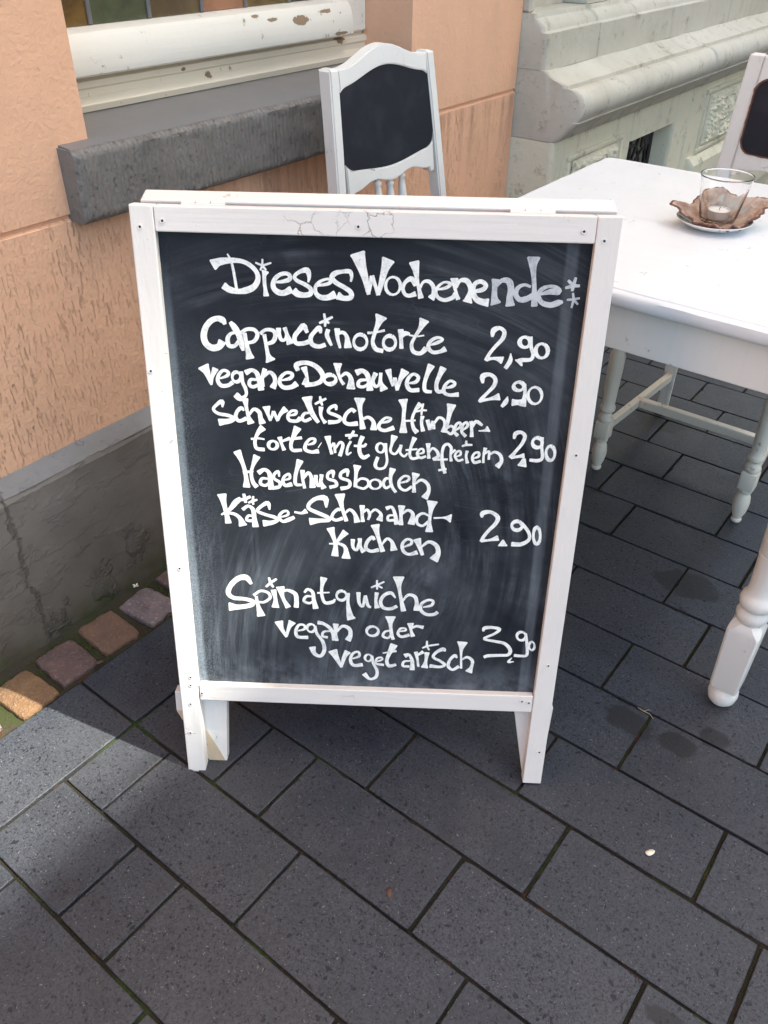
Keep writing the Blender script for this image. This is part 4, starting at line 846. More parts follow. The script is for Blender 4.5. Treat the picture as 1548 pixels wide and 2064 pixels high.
3: "-2269,7133,137 -2258,7111,124 -2247,7090,110 -2236,7067,97 -2225,7039,84 -2214,7004,70 -2202,6964,57 -2190,6921,44 -2178,6880,30|-2177,6892,30 -2174,6916,33 -2171,6939,36 -2167,6963,39 -2161,6989,44 -2151,7016,50 -2138,7045,57 -2123,7074,66 -2110,7103,73|-2056,6971,20 -2029,6981,27 -2000,6991,33 -1974,7002,39 -1955,7013,43 -1942,7025,45 -1934,7038,45 -1932,7051,44 -1934,7062,43 -1945,7072,43 -1962,7081,41 -1982,7086,40 -2001,7086,40 -2018,7078,41 -2035,7063,43 -2051,7045,45 -2064,7027,47 -2075,7006,48 -2083,6983,49 -2088,6960,50 -2088,6939,50 -2082,6918,51 -2072,6898,53 -2058,6881,53 -2041,6870,54 -2020,6866,53 -1995,6867,52 -1969,6872,51 -1947,6878,50 -1930,6886,50 -1916,6896,50 -1903,6908,50 -1889,6919,50|-1803,7065,41 -1785,7051,35 -1773,7029,31 -1770,7003,33 -1775,6976,39 -1789,6952,45 -1808,6936,49 -1831,6929,47 -1853,6933,41 -1871,6947,35 -1883,6969,31 -1886,6996,33 -1880,7023,39 -1867,7046,45 -1847,7062,49 -1825,7069,47 -1803,7065,41|-1756,7071,42 -1754,7035,43 -1753,6998,45 -1751,6963,46 -1747,6932,47 -1739,6906,47 -1730,6885,48 -1720,6866,48 -1712,6845,47 -1708,6822,45 -1704,6799,43 -1703,6776,41 -1705,6757,40 -1712,6741,41 -1723,6728,43 -1736,6718,46 -1748,6709,51 -1759,6702,58 -1771,6697,67 -1783,6695,76 -1795,6697,81 -1808,6704,82 -1821,6716,80 -1835,6730,77 -1849,6743,74|-1693,7064,73 -1672,7075,67 -1650,7088,59 -1629,7098,53 -1610,7101,50 -1591,7098,50 -1574,7090,53 -1558,7077,57 -1544,7060,60 -1534,7039,62 -1527,7014,63 -1521,6986,64 -1515,6957,67 -1510,6927,70 -1505,6895,75 -1501,6863,79 -1496,6831,84|-1549,6970,33 -1572,6970,36 -1595,6972,39 -1617,6972,41 -1634,6967,43 -1645,6954,46 -1653,6935,48 -1656,6916,49 -1655,6900,50 -1648,6887,50 -1637,6876,49 -1622,6869,48 -1605,6866,47 -1586,6871,46 -1564,6881,45 -1541,6893,44 -1518,6904,44|-1431,7119,56 -1442,7092,53 -1453,7066,49 -1463,7039,46 -1470,7010,43 -1473,6979,42 -1472,6946,41 -1470,6913,41 -1468,6879,40|-1453,7011,33 -1433,7031,37 -1413,7052,40 -1393,7070,43 -1374,7079,46 -1356,7077,49 -1339,7066,52 -1323,7050,55 -1312,7033,57 -1304,7014,57 -1299,6992,56 -1297,6968,55 -1298,6946,57 -1303,6926,62 -1312,6906,69 -1323,6886,76 -1332,6866,84|-1205,6972,20 -1174,6979,28 -1142,6987,37 -1112,6995,45 -1089,7005,50 -1073,7019,51 -1063,7037,50 -1059,7054,48 -1062,7067,46 -1073,7075,45 -1093,7082,42 -1116,7084,41 -1137,7082,40 -1158,7072,41 -1180,7056,42 -1200,7038,45 -1216,7018,47 -1227,6998,48 -1234,6974,50 -1238,6951,52 -1236,6931,53 -1228,6912,54 -1215,6895,55 -1198,6880,56 -1179,6871,57 -1155,6868,58 -1128,6870,58 -1100,6876,59 -1076,6883,60 -1056,6892,62 -1039,6904,65 -1023,6917,67 -1007,6929,70|-984,7121,50 -991,7139,54 -1000,7157,59 -1005,7174,64 -1002,7189,66 -988,7202,65 -967,7213,62 -940,7221,58 -914,7226,56 -886,7227,56 -856,7226,57 -825,7221,58 -797,7212,59 -770,7200,61 -743,7185,63 -718,7166,65 -697,7147,66 -679,7125,67 -663,7101,67 -651,7077,67 -645,7054,66 -645,7032,65 -651,7011,63 -661,6991,61 -675,6975,60 -693,6960,59 -717,6949,58 -742,6939,57 -769,6931,57 -796,6926,57 -825,6924,58 -855,6923,59 -884,6921,60|-899,7158,73 -890,7130,65 -880,7101,56 -871,7073,49 -865,7047,43 -860,7022,40 -857,6998,38 -856,6975,38 -853,6951,37|-882,7011,27 -890,6982,34 -897,6953,42 -905,6924,50|-518,7067,51 -491,7054,43 -473,7034,39 -467,7009,41 -472,6983,48 -490,6961,56 -516,6945,61 -547,6938,59 -578,6942,51 -604,6955,43 -622,6976,39 -629,7001,41 -623,7026,48 -606,7048,56 -580,7064,60 -549,7070,58 -518,7067,51|-441,7223,98 -441,7195,85 -441,7167,71 -440,7139,59 -437,7112,49 -431,7085,44 -423,7058,41 -414,7032,41 -404,7009,40 -394,6990,39 -384,6974,39 -373,6960,40 -362,6944,40|-404,7044,30 -385,7060,34 -365,7079,38 -346,7093,42 -328,7098,46 -310,7092,49 -291,7077,51 -275,7056,54 -264,7031,59 -260,7001,68 -260,6964,78 -263,6926,89 -264,6888,100|-185,7111,82 -166,7120,76 -147,7130,69 -128,7138,63 -110,7139,59 -92,7134,59 -73,7123,61 -56,7108,64 -43,7090,66 -33,7068,64 -26,7042,61 -21,7014,59 -16,6987,59 -12,6959,65 -9,6931,73 -6,6902,82 -4,6874,91|-42,7017,33 -69,7014,37 -98,7012,40 -123,7008,44 -143,7000,46 -156,6985,47 -164,6965,48 -166,6945,47 -163,6930,46 -151,6921,45 -133,6915,43 -111,6913,41 -92,6914,40 -75,6922,39 -58,6934,38 -41,6947,37 -25,6960,36|71,7107,66 60,7081,61 48,7055,57 38,7029,53 34,7006,49 37,6982,48 46,6959,47 57,6940,47 68,6928,46 81,6925,44 94,6929,41 108,6939,38 119,6956,36 126,6983,37 132,7019,38 137,7058,41 142,7095,43|141,7113,39 141,7082,39 140,7051,38 140,7021,39 143,6992,43 151,6964,53 163,6937,66 175,6911,81 187,6885,96|241,7159,72 249,7131,65 257,7103,58 265,7075,52 273,7048,46 282,7021,42 291,6994,39 300,6968,36 309,6941,33|309,6945,30 317,6980,33 324,7015,36 332,7050,39|332,7050,43 345,6995,42 357,6940,41 370,6886,40|370,6886,33 379,6924,39 387,6962,45 397,7000,51 408,7035,59 421,7067,69 437,7096,79 453,7125,90 468,7154,101|527,6986,23 551,6990,29 576,6993,36 600,6998,42 618,7007,46 633,7022,48 644,7041,48 650,7060,47 649,7077,46 639,7091,44 621,7104,42 600,7113,40 581,7114,39 564,7107,40 546,7093,42 529,7074,44 516,7055,46 507,7035,48 499,7013,49 496,6990,51 497,6968,53 503,6946,54 513,6924,55 528,6905,56 547,6891,56 571,6886,55 600,6888,53 631,6892,51 661,6895,49|815,7240,94 804,7214,85 793,7188,75 783,7161,66 772,7132,59 762,7099,54 751,7063,52 742,7026,50 736,6993,49 734,6963,50 735,6933,51 739,6908,53 749,6889,53 765,6879,51 787,6876,47 811,6876,43 833,6874,40|977,7211,91 965,7184,82 954,7158,73 943,7131,65 932,7103,59 921,7073,55 910,7041,54 901,7010,53 896,6981,52 896,6953,52 899,6925,53 906,6902,53 917,6886,53 934,6879,51 955,6881,50 979,6885,48 1001,6888,46|1024,6933,23 1048,6940,29 1073,6946,36 1096,6953,42 1115,6962,46 1129,6972,46 1140,6984,44 1146,6996,41 1146,7006,39 1135,7017,38 1117,7028,37 1096,7035,36 1077,7035,36 1060,7025,38 1042,7008,40 1026,6988,44 1014,6967,46 1005,6946,47 999,6922,49 998,6899,49 1001,6880,49 1012,6865,48 1027,6853,45 1048,6844,43 1071,6838,43 1098,6837,45 1130,6839,48 1164,6844,52 1197,6847,56",
4: "-2049,6563,24 -2047,6586,34 -2044,6610,46 -2044,6631,56 -2049,6642,61 -2062,6641,60 -2081,6631,55 -2102,6616,49 -2121,6600,44 -2139,6584,42 -2158,6565,41 -2173,6545,41 -2178,6526,41 -2172,6509,41 -2158,6492,42 -2137,6477,43 -2113,6465,44 -2082,6457,45 -2045,6452,46 -2007,6448,47 -1975,6442,48 -1949,6433,48 -1925,6422,49 -1907,6410,50 -1900,6399,51 -1904,6389,55 -1918,6379,59 -1938,6369,64 -1963,6361,69 -1994,6354,73 -2031,6348,77 -2070,6343,82 -2108,6337,86|-1753,6522,27 -1761,6533,34 -1768,6546,41 -1776,6555,47 -1786,6557,51 -1801,6550,52 -1819,6537,51 -1836,6519,49 -1850,6501,48 -1860,6482,48 -1868,6460,50 -1873,6438,51 -1872,6418,51 -1866,6401,51 -1856,6384,50 -1841,6371,48 -1823,6365,48 -1802,6369,48 -1777,6379,49 -1751,6393,50 -1725,6405,51|-1727,6685,78 -1724,6659,70 -1722,6633,61 -1719,6606,53 -1716,6578,48 -1712,6547,45 -1707,6515,43 -1702,6483,44 -1697,6452,48 -1690,6423,55 -1681,6395,64 -1673,6367,75 -1664,6340,86|-1688,6452,31 -1669,6479,34 -1651,6507,37 -1632,6531,41 -1614,6545,44 -1593,6545,48 -1572,6535,52 -1552,6519,55 -1538,6502,58 -1530,6485,59 -1528,6464,58 -1527,6442,59 -1524,6421,61 -1520,6402,67 -1514,6383,76 -1508,6364,85 -1502,6345,94|-1434,6583,91 -1430,6557,80 -1427,6531,68 -1423,6505,56 -1418,6479,48 -1411,6455,42 -1403,6432,39 -1395,6409,37 -1387,6386,34|-1387,6389,31 -1371,6432,34 -1354,6475,37 -1338,6518,41|-1338,6518,41 -1320,6475,40 -1301,6432,39 -1283,6389,37|-1283,6393,31 -1274,6416,35 -1266,6440,38 -1257,6463,42 -1244,6485,48 -1228,6506,54 -1209,6525,62 -1189,6544,70 -1169,6563,78|-1120,6467,20 -1098,6473,26 -1074,6478,32 -1053,6484,37 -1037,6492,41 -1026,6503,41 -1020,6517,40 -1018,6529,39 -1021,6538,37 -1032,6542,36 -1050,6544,35 -1070,6542,34 -1087,6536,34 -1103,6524,35 -1120,6507,37 -1133,6489,39 -1141,6470,41 -1142,6451,43 -1139,6431,45 -1130,6412,46 -1117,6398,48 -1098,6391,48 -1072,6389,47 -1045,6389,47 -1022,6393,48 -1006,6399,50 -993,6409,54 -981,6420,57 -969,6431,61|-846,6517,27 -862,6515,31 -878,6514,34 -893,6512,38 -907,6505,41 -919,6493,42 -931,6475,43 -940,6457,44 -943,6441,44 -939,6426,44 -929,6412,44 -916,6401,44 -901,6397,44 -884,6401,44 -864,6411,44 -843,6424,44 -822,6436,44|-865,6740,124 -860,6711,113 -856,6683,101 -851,6654,90 -844,6625,81 -834,6594,76 -823,6562,73 -810,6531,71 -795,6500,68 -778,6471,62 -759,6442,55 -739,6413,48 -719,6385,41|-676,6603,57 -678,6578,53 -681,6552,48 -683,6527,44 -683,6504,41 -679,6484,38 -673,6465,37 -666,6448,37 -658,6432,37 -649,6418,39 -640,6406,43 -630,6395,47 -621,6383,51|-467,6574,30 -467,6591,35 -467,6610,40 -468,6625,44 -475,6633,47 -491,6632,48 -513,6623,46 -536,6611,45 -552,6598,44 -564,6584,43 -573,6567,43 -576,6550,44 -570,6535,44 -552,6523,45 -524,6513,46 -493,6503,47 -467,6493,47 -446,6483,47 -425,6472,46 -410,6461,44 -402,6450,44 -405,6438,44 -415,6425,45 -431,6412,46 -451,6403,47 -476,6397,49 -507,6394,51 -540,6392,52 -572,6390,54|-210,6556,47 -219,6566,47 -229,6578,47 -239,6586,47 -252,6587,47 -270,6577,47 -292,6560,47 -313,6538,47 -330,6516,47 -342,6491,48 -351,6464,49 -357,6437,50 -356,6415,51 -348,6399,52 -335,6386,52 -317,6377,53 -296,6372,54 -270,6371,55 -239,6375,56 -206,6380,57 -175,6385,58|-142,6746,127 -142,6717,111 -143,6690,94 -143,6661,79 -141,6630,67 -138,6597,59 -134,6562,54 -129,6525,51 -123,6487,51 -117,6446,53 -111,6403,58 -104,6358,65 -97,6315,71|-97,6451,34 -78,6461,36 -58,6472,39 -39,6480,41 -20,6481,44 -1,6473,45 19,6459,46 36,6441,47 49,6420,51 55,6395,57 56,6367,64 54,6337,73 54,6307,81|156,6402,20 182,6409,26 210,6415,32 235,6422,37 255,6431,40 272,6441,40 285,6454,38 292,6465,35 292,6474,34 282,6480,33 263,6484,33 241,6485,33 220,6480,34 200,6467,36 179,6448,38 159,6426,41 144,6405,44 134,6386,46 126,6366,48 124,6347,50 128,6332,51 140,6318,50 158,6305,49 181,6297,48 206,6294,47 234,6299,49 265,6311,52 298,6325,55 330,6338,57|-680,6692,34 -680,6701,34 -681,6709,35 -682,6717,35 -683,6725,35 -684,6733,34 -685,6742,32 -686,6750,30 -687,6758,28|-680,6692,34 -670,6697,34 -661,6702,35 -652,6707,35 -642,6711,35 -633,6716,34 -624,6721,32 -615,6726,30 -605,6730,28|-680,6692,34 -677,6685,34 -674,6678,35 -672,6671,35 -669,6663,35 -666,6656,34 -664,6649,32 -661,6642,30 -658,6634,29|-680,6692,34 -689,6687,34 -699,6682,35 -709,6676,35 -718,6671,35 -728,6665,34 -738,6660,32 -748,6654,30 -757,6649,29|453,6747,110 457,6720,95 462,6693,80 467,6664,67 470,6632,57 470,6596,51 468,6556,48 467,6514,48 466,6470,50 466,6425,57 466,6377,68 467,6328,80 467,6279,91|688,6697,73 672,6674,64 654,6651,54 638,6628,46 624,6602,40 611,6572,37 599,6540,37 590,6507,39 585,6474,40 586,6441,42 590,6407,44 598,6375,47 607,6348,51 617,6328,54 629,6313,59 642,6300,63 655,6286,68|478,6444,27 528,6448,27 579,6453,27 629,6458,27|726,6519,47 722,6496,45 718,6473,42 716,6450,41 716,6425,40 719,6397,42 726,6367,44 734,6337,48 741,6307,51|800,6464,50 812,6419,47 824,6374,44 836,6329,40|839,6338,34 852,6375,37 865,6412,40 877,6448,44|877,6448,40 882,6413,39 886,6378,38 890,6343,37|895,6431,34 909,6453,34 923,6476,35 936,6497,36 951,6509,37 969,6510,38 989,6504,39 1007,6493,39 1021,6480,40 1030,6464,40 1036,6444,40 1039,6422,40 1039,6399,40 1035,6376,41 1027,6352,42 1018,6328,43 1009,6303,44|1115,6698,109 1110,6665,96 1105,6633,82 1099,6599,70 1094,6564,60 1087,6523,54 1081,6480,51 1074,6438,49 1068,6400,47 1062,6371,45 1057,6346,43 1052,6323,42 1047,6299,40|1072,6309,34 1089,6298,34 1105,6285,35 1121,6276,36 1134,6275,37 1147,6287,38 1158,6307,39 1166,6330,40 1168,6349,40 1164,6364,39 1153,6378,37 1141,6388,35 1128,6393,33 1116,6391,32 1104,6383,32 1091,6373,31 1078,6364,30|1187,6328,20 1206,6343,26 1227,6358,32 1245,6374,37 1257,6389,40 1260,6405,40 1258,6423,38 1252,6438,35 1245,6446,33 1235,6446,34 1221,6440,36 1207,6429,38 1195,6414,40 1187,6392,41 1179,6365,42 1175,6337,43 1175,6313,44 1182,6296,44 1194,6282,44 1208,6269,44 1222,6256,44|1286,6331,20 1304,6348,26 1323,6364,32 1340,6380,37 1350,6395,40 1354,6413,40 1351,6432,38 1346,6447,35 1338,6455,33 1328,6454,34 1314,6446,34 1300,6433,36 1289,6417,37 1282,6396,38 1277,6369,39 1275,6341,40 1278,6316,40 1287,6297,41 1302,6281,41 1318,6265,40 1334,6249,40|1397,6466,43 1402,6434,42 1406,6401,41 1410,6369,40 1414,6339,40 1416,6314,41 1417,6292,43 1419,6270,45 1420,6248,47|1412,6376,30 1424,6402,36 1436,6431,42 1449,6455,48 1465,6468,50 1485,6466,48 1507,6452,44 1531,6433,38 1554,6417,33|1512,6334,17 1533,6335,20 1555,6337,23 1576,6339,27 1593,6342,33 1608,6347,43 1619,6353,55 1629,6359,68 1640,6365,80|712,6608,27 713,6616,27 714,6623,28 715,6630,28 716,6638,28 717,6645,27 718,6653,26 719,6660,24 720,6667,23|712,6608,27 721,6608,27 729,6608,28 738,6608,28 746,6608,28 755,6607,27 763,6607,26 772,6607,24 780,6607,23|712,6608,27 712,6600,27 712,6592,28 712,6583,28 712,6575,28 712,6567,27 711,6558,26 711,6550,24 711,6542,23|712,6608,27 702,6605,27 692,6602,28 682,6599,28 673,6596,28 663,6593,27 653,6590,26 643,6587,24 633,6584,23|712,6608,27 714,6620,27 717,6632,28 719,6644,28 721,6656,28 724,6668,27 726,6680,26 728,6691,24 731,6703,23",
5: "-1500,6279,96 -1518,6260,85 -1536,6242,74 -1554,6223,63 -1570,6199,55 -1586,6169,50 -1601,6135,47 -1614,6099,46 -1621,6067,45 -1623,6037,46 -1620,6008,48 -1613,5983,50 -1600,5964,52 -1579,5954,53 -1552,5951,53 -1523,5951,52 -1494,5949,52|-1672,6103,31 -1647,6106,30 -1623,6110,29 -1598,6114,28 -1575,6115,28 -1552,6114,27 -1530,6112,26 -1509,6108,25 -1487,6105,24|-1266,6139,58 -1261,6115,54 -1255,6091,48 -1250,6066,44 -1244,6043,41 -1236,6020,41 -1228,5998,43 -1220,5976,46 -1212,5954,48|-1242,6080,31 -1203,6097,34 -1165,6114,38 -1126,6131,41|-1011,6292,106 -1024,6265,94 -1038,6237,82 -1051,6209,71 -1063,6180,62 -1077,6147,56 -1092,6112,52 -1105,6078,50 -1111,6048,48 -1113,6019,48 -1111,5993,50 -1103,5970,51 -1088,5954,52 -1064,5949,51 -1032,5951,49 -998,5955,47 -964,5959,45|-1153,6112,31 -1089,6123,33 -1024,6135,36 -959,6146,38|-871,6043,21 -848,6050,26 -824,6057,32 -802,6065,38 -786,6074,41 -775,6088,42 -769,6104,41 -767,6120,39 -771,6131,38 -782,6137,37 -799,6140,37 -819,6138,37 -837,6132,38 -855,6118,39 -873,6099,41 -889,6077,43 -900,6055,45 -908,6033,47 -913,6010,49 -914,5988,51 -908,5970,52 -894,5957,51 -873,5947,48 -848,5940,46 -824,5936,45 -801,5936,47 -776,5941,51 -751,5947,55 -727,5952,59|-726,6005,14 -710,6032,12 -693,6059,10 -677,6085,9|-589,6174,77 -584,6143,68 -579,6111,59 -574,6080,51 -567,6048,45 -560,6016,41 -551,5983,40 -542,5951,39 -534,5918,38|-541,6021,28 -531,6040,29 -520,6062,31 -510,6078,33 -502,6079,34 -497,6058,35 -493,6021,35 -490,5978,35 -486,5938,34|-480,6004,28 -464,6030,30 -448,6058,33 -432,6081,35 -418,6095,38 -404,6097,40 -390,6090,42 -379,6076,43 -375,6055,45 -380,6023,45 -392,5982,45 -406,5937,45 -419,5894,45|-265,6115,34 -277,6091,34 -290,6068,34 -301,6044,34 -310,6020,34 -316,5991,35 -320,5960,35 -321,5933,35 -317,5916,34 -307,5915,32 -292,5925,28 -274,5939,24 -258,5950,21|-101,6191,65 -111,6164,61 -122,6138,57 -132,6111,53 -139,6082,51 -143,6050,51 -144,6014,52 -143,5980,54 -138,5951,55 -129,5926,56 -117,5903,58 -101,5886,59 -85,5877,59 -67,5879,55 -47,5891,50 -27,5905,44 -6,5918,38|-217,6051,31 -182,6050,34 -146,6048,37 -112,6048,40 -86,6050,41 -70,6057,40 -61,6067,37 -55,6078,34 -48,6089,31|-1342,6080,33 -1322,6067,37 -1309,6048,44 -1304,6023,50 -1309,5999,50 -1324,5977,46 -1345,5962,39 -1369,5956,34 -1393,5959,33 -1414,5972,37 -1427,5992,44 -1431,6016,50 -1426,6041,50 -1412,6062,46 -1391,6077,39 -1366,6083,33 -1342,6080,33|-252,6208,37 -249,6216,38 -245,6224,39 -241,6233,40 -238,6241,39 -234,6249,38 -230,6257,36 -227,6265,34 -223,6274,32|-252,6208,37 -242,6208,38 -232,6208,39 -222,6208,40 -211,6208,39 -201,6208,38 -191,6207,36 -181,6207,34 -171,6207,32|-252,6208,37 -257,6201,38 -261,6195,39 -265,6188,40 -270,6182,39 -274,6175,38 -278,6168,36 -283,6162,34 -287,6155,32|-252,6208,37 -263,6207,38 -274,6206,39 -285,6206,40 -296,6205,39 -307,6204,38 -318,6203,36 -328,6202,34 -339,6201,32|174,6100,27 193,6085,31 206,6063,36 211,6036,41 207,6009,41 196,5985,38 179,5968,32 157,5962,28 136,5966,27 117,5980,31 104,6002,36 99,6029,41 103,6057,41 114,6080,38 132,6097,32 153,6104,28 174,6100,27|224,6099,38 227,6060,37 231,6020,36 235,5981,35 239,5946,34 243,5914,34 247,5886,34 250,5859,34 250,5833,34 246,5806,34 239,5779,34 229,5755,34 216,5736,35 197,5723,35 173,5715,36 148,5712,37 128,5714,38 112,5721,41 98,5733,44 88,5749,47 83,5769,48 86,5795,48 95,5825,46 107,5857,43 117,5888,41|346,6214,92 338,6185,78 329,6156,63 321,6127,50 314,6098,41 306,6069,37 298,6039,36 294,6011,37 296,5989,38 307,5971,37 325,5956,36 347,5947,35 366,5950,34 384,5968,33 402,5998,32 419,6033,32 437,6065,31|441,6084,37 438,6055,37 433,6024,36 430,5996,35 432,5971,34 442,5951,34 457,5934,35 474,5922,35 490,5917,34 502,5922,32 514,5935,30 526,5951,27 537,5966,24|629,6198,68 619,6172,60 608,6145,53 598,6118,46 589,6089,41 581,6057,38 573,6021,37 568,5987,37 567,5958,38 571,5934,38 579,5913,39 590,5897,41 604,5887,41 623,5886,41 645,5891,40 668,5899,39 691,5906,38|513,6012,27 565,6019,27 617,6026,27 669,6032,27|694,5962,20 712,5967,24 731,5971,28 747,5976,32 758,5983,34 762,5995,34 761,6011,33 757,6026,32 751,6035,31 742,6039,30 729,6039,30 716,6036,30 704,6028,31 693,6015,32 682,5998,34 674,5979,36 672,5961,38 677,5944,38 688,5926,38 702,5911,38 718,5903,38 735,5903,37 754,5910,36 775,5920,35 795,5928,34|822,6116,58 823,6088,52 824,6060,46 825,6032,41 827,6004,37 830,5978,37 833,5952,38 837,5927,40 840,5901,41|837,5986,27 849,6006,29 860,6027,31 873,6044,32 886,6053,34 902,6051,36 919,6040,37 936,6025,39 949,6009,41 959,5992,43 967,5972,45 971,5952,47 970,5934,48 959,5920,48 941,5908,48 921,5897,48 902,5885,48|1149,6068,37 1137,6084,38 1125,6101,39 1112,6115,40 1099,6122,41 1084,6122,41 1068,6116,41 1053,6104,41 1040,6087,41 1032,6061,41 1026,6028,40 1022,5992,40 1021,5955,41 1022,5918,43 1025,5879,47 1030,5841,50 1037,5805,51 1045,5772,50 1056,5741,48 1067,5712,44 1078,5682,41|985,5722,34 1021,5730,33 1056,5738,32 1092,5746,31|911,5880,31 975,5884,31 1039,5888,31 1102,5892,31|1150,6057,37 1147,6033,36 1145,6008,35 1143,5983,34 1143,5960,34 1144,5937,34 1148,5914,35 1152,5892,37 1156,5870,38|1150,5979,24 1168,5999,27 1185,6020,31 1202,6040,34|1225,5940,20 1241,5947,23 1257,5954,26 1272,5961,29 1281,5970,31 1284,5984,31 1283,6000,31 1279,6015,31 1273,6024,31 1263,6027,30 1251,6024,30 1237,6018,30 1227,6009,31 1218,5996,31 1210,5979,32 1205,5961,33 1204,5943,34 1211,5925,34 1222,5905,35 1237,5889,34 1252,5879,34 1267,5878,34 1284,5884,33 1302,5893,32 1320,5900,31|1370,6028,37 1367,6008,36 1363,5989,35 1361,5970,34 1361,5949,34 1364,5926,35 1370,5901,37 1377,5876,39 1384,5851,41|1463,5920,20 1483,5927,25 1503,5934,30 1522,5941,35 1534,5951,37 1540,5966,38 1542,5984,37 1539,6001,35 1534,6011,34 1523,6015,34 1508,6013,33 1492,6008,34 1479,6000,34 1468,5987,35 1458,5970,35 1451,5952,36 1449,5933,37 1451,5913,38 1457,5890,40 1467,5871,41 1480,5859,41 1497,5857,41 1519,5864,40 1543,5873,38 1565,5881,37|1621,6080,44 1617,6054,41 1612,6029,38 1608,6003,36 1606,5976,34 1605,5948,33 1605,5919,33 1606,5889,34 1607,5860,34|1618,5996,27 1634,6009,29 1650,6025,31 1665,6036,33 1676,6035,34 1681,6016,34 1681,5984,34 1680,5948,34 1680,5913,34|1680,5979,27 1698,5994,30 1717,6010,32 1735,6023,35 1754,6028,37 1775,6025,39 1798,6015,41 1819,6001,42 1835,5985,44 1847,5965,45 1856,5940,46 1861,5915,48 1860,5892,51 1853,5870,56 1839,5850,63 1824,5830,70 1809,5810,77|1350,6120,30 1350,6128,31 1350,6135,32 1350,6143,32 1350,6151,32 1350,6158,31 1350,6166,29 1350,6174,27 1350,6181,26|1350,6120,30 1361,6120,31 1371,6121,32 1381,6121,32 1392,6122,32 1402,6122,31 1412,6122,29 1423,6123,28 1433,6123,26|1350,6120,30 1343,6118,31 1337,6115,32 1330,6112,32 1323,6110,32 1316,6107,31 1310,6105,29 1303,6102,28 1296,6100,26",
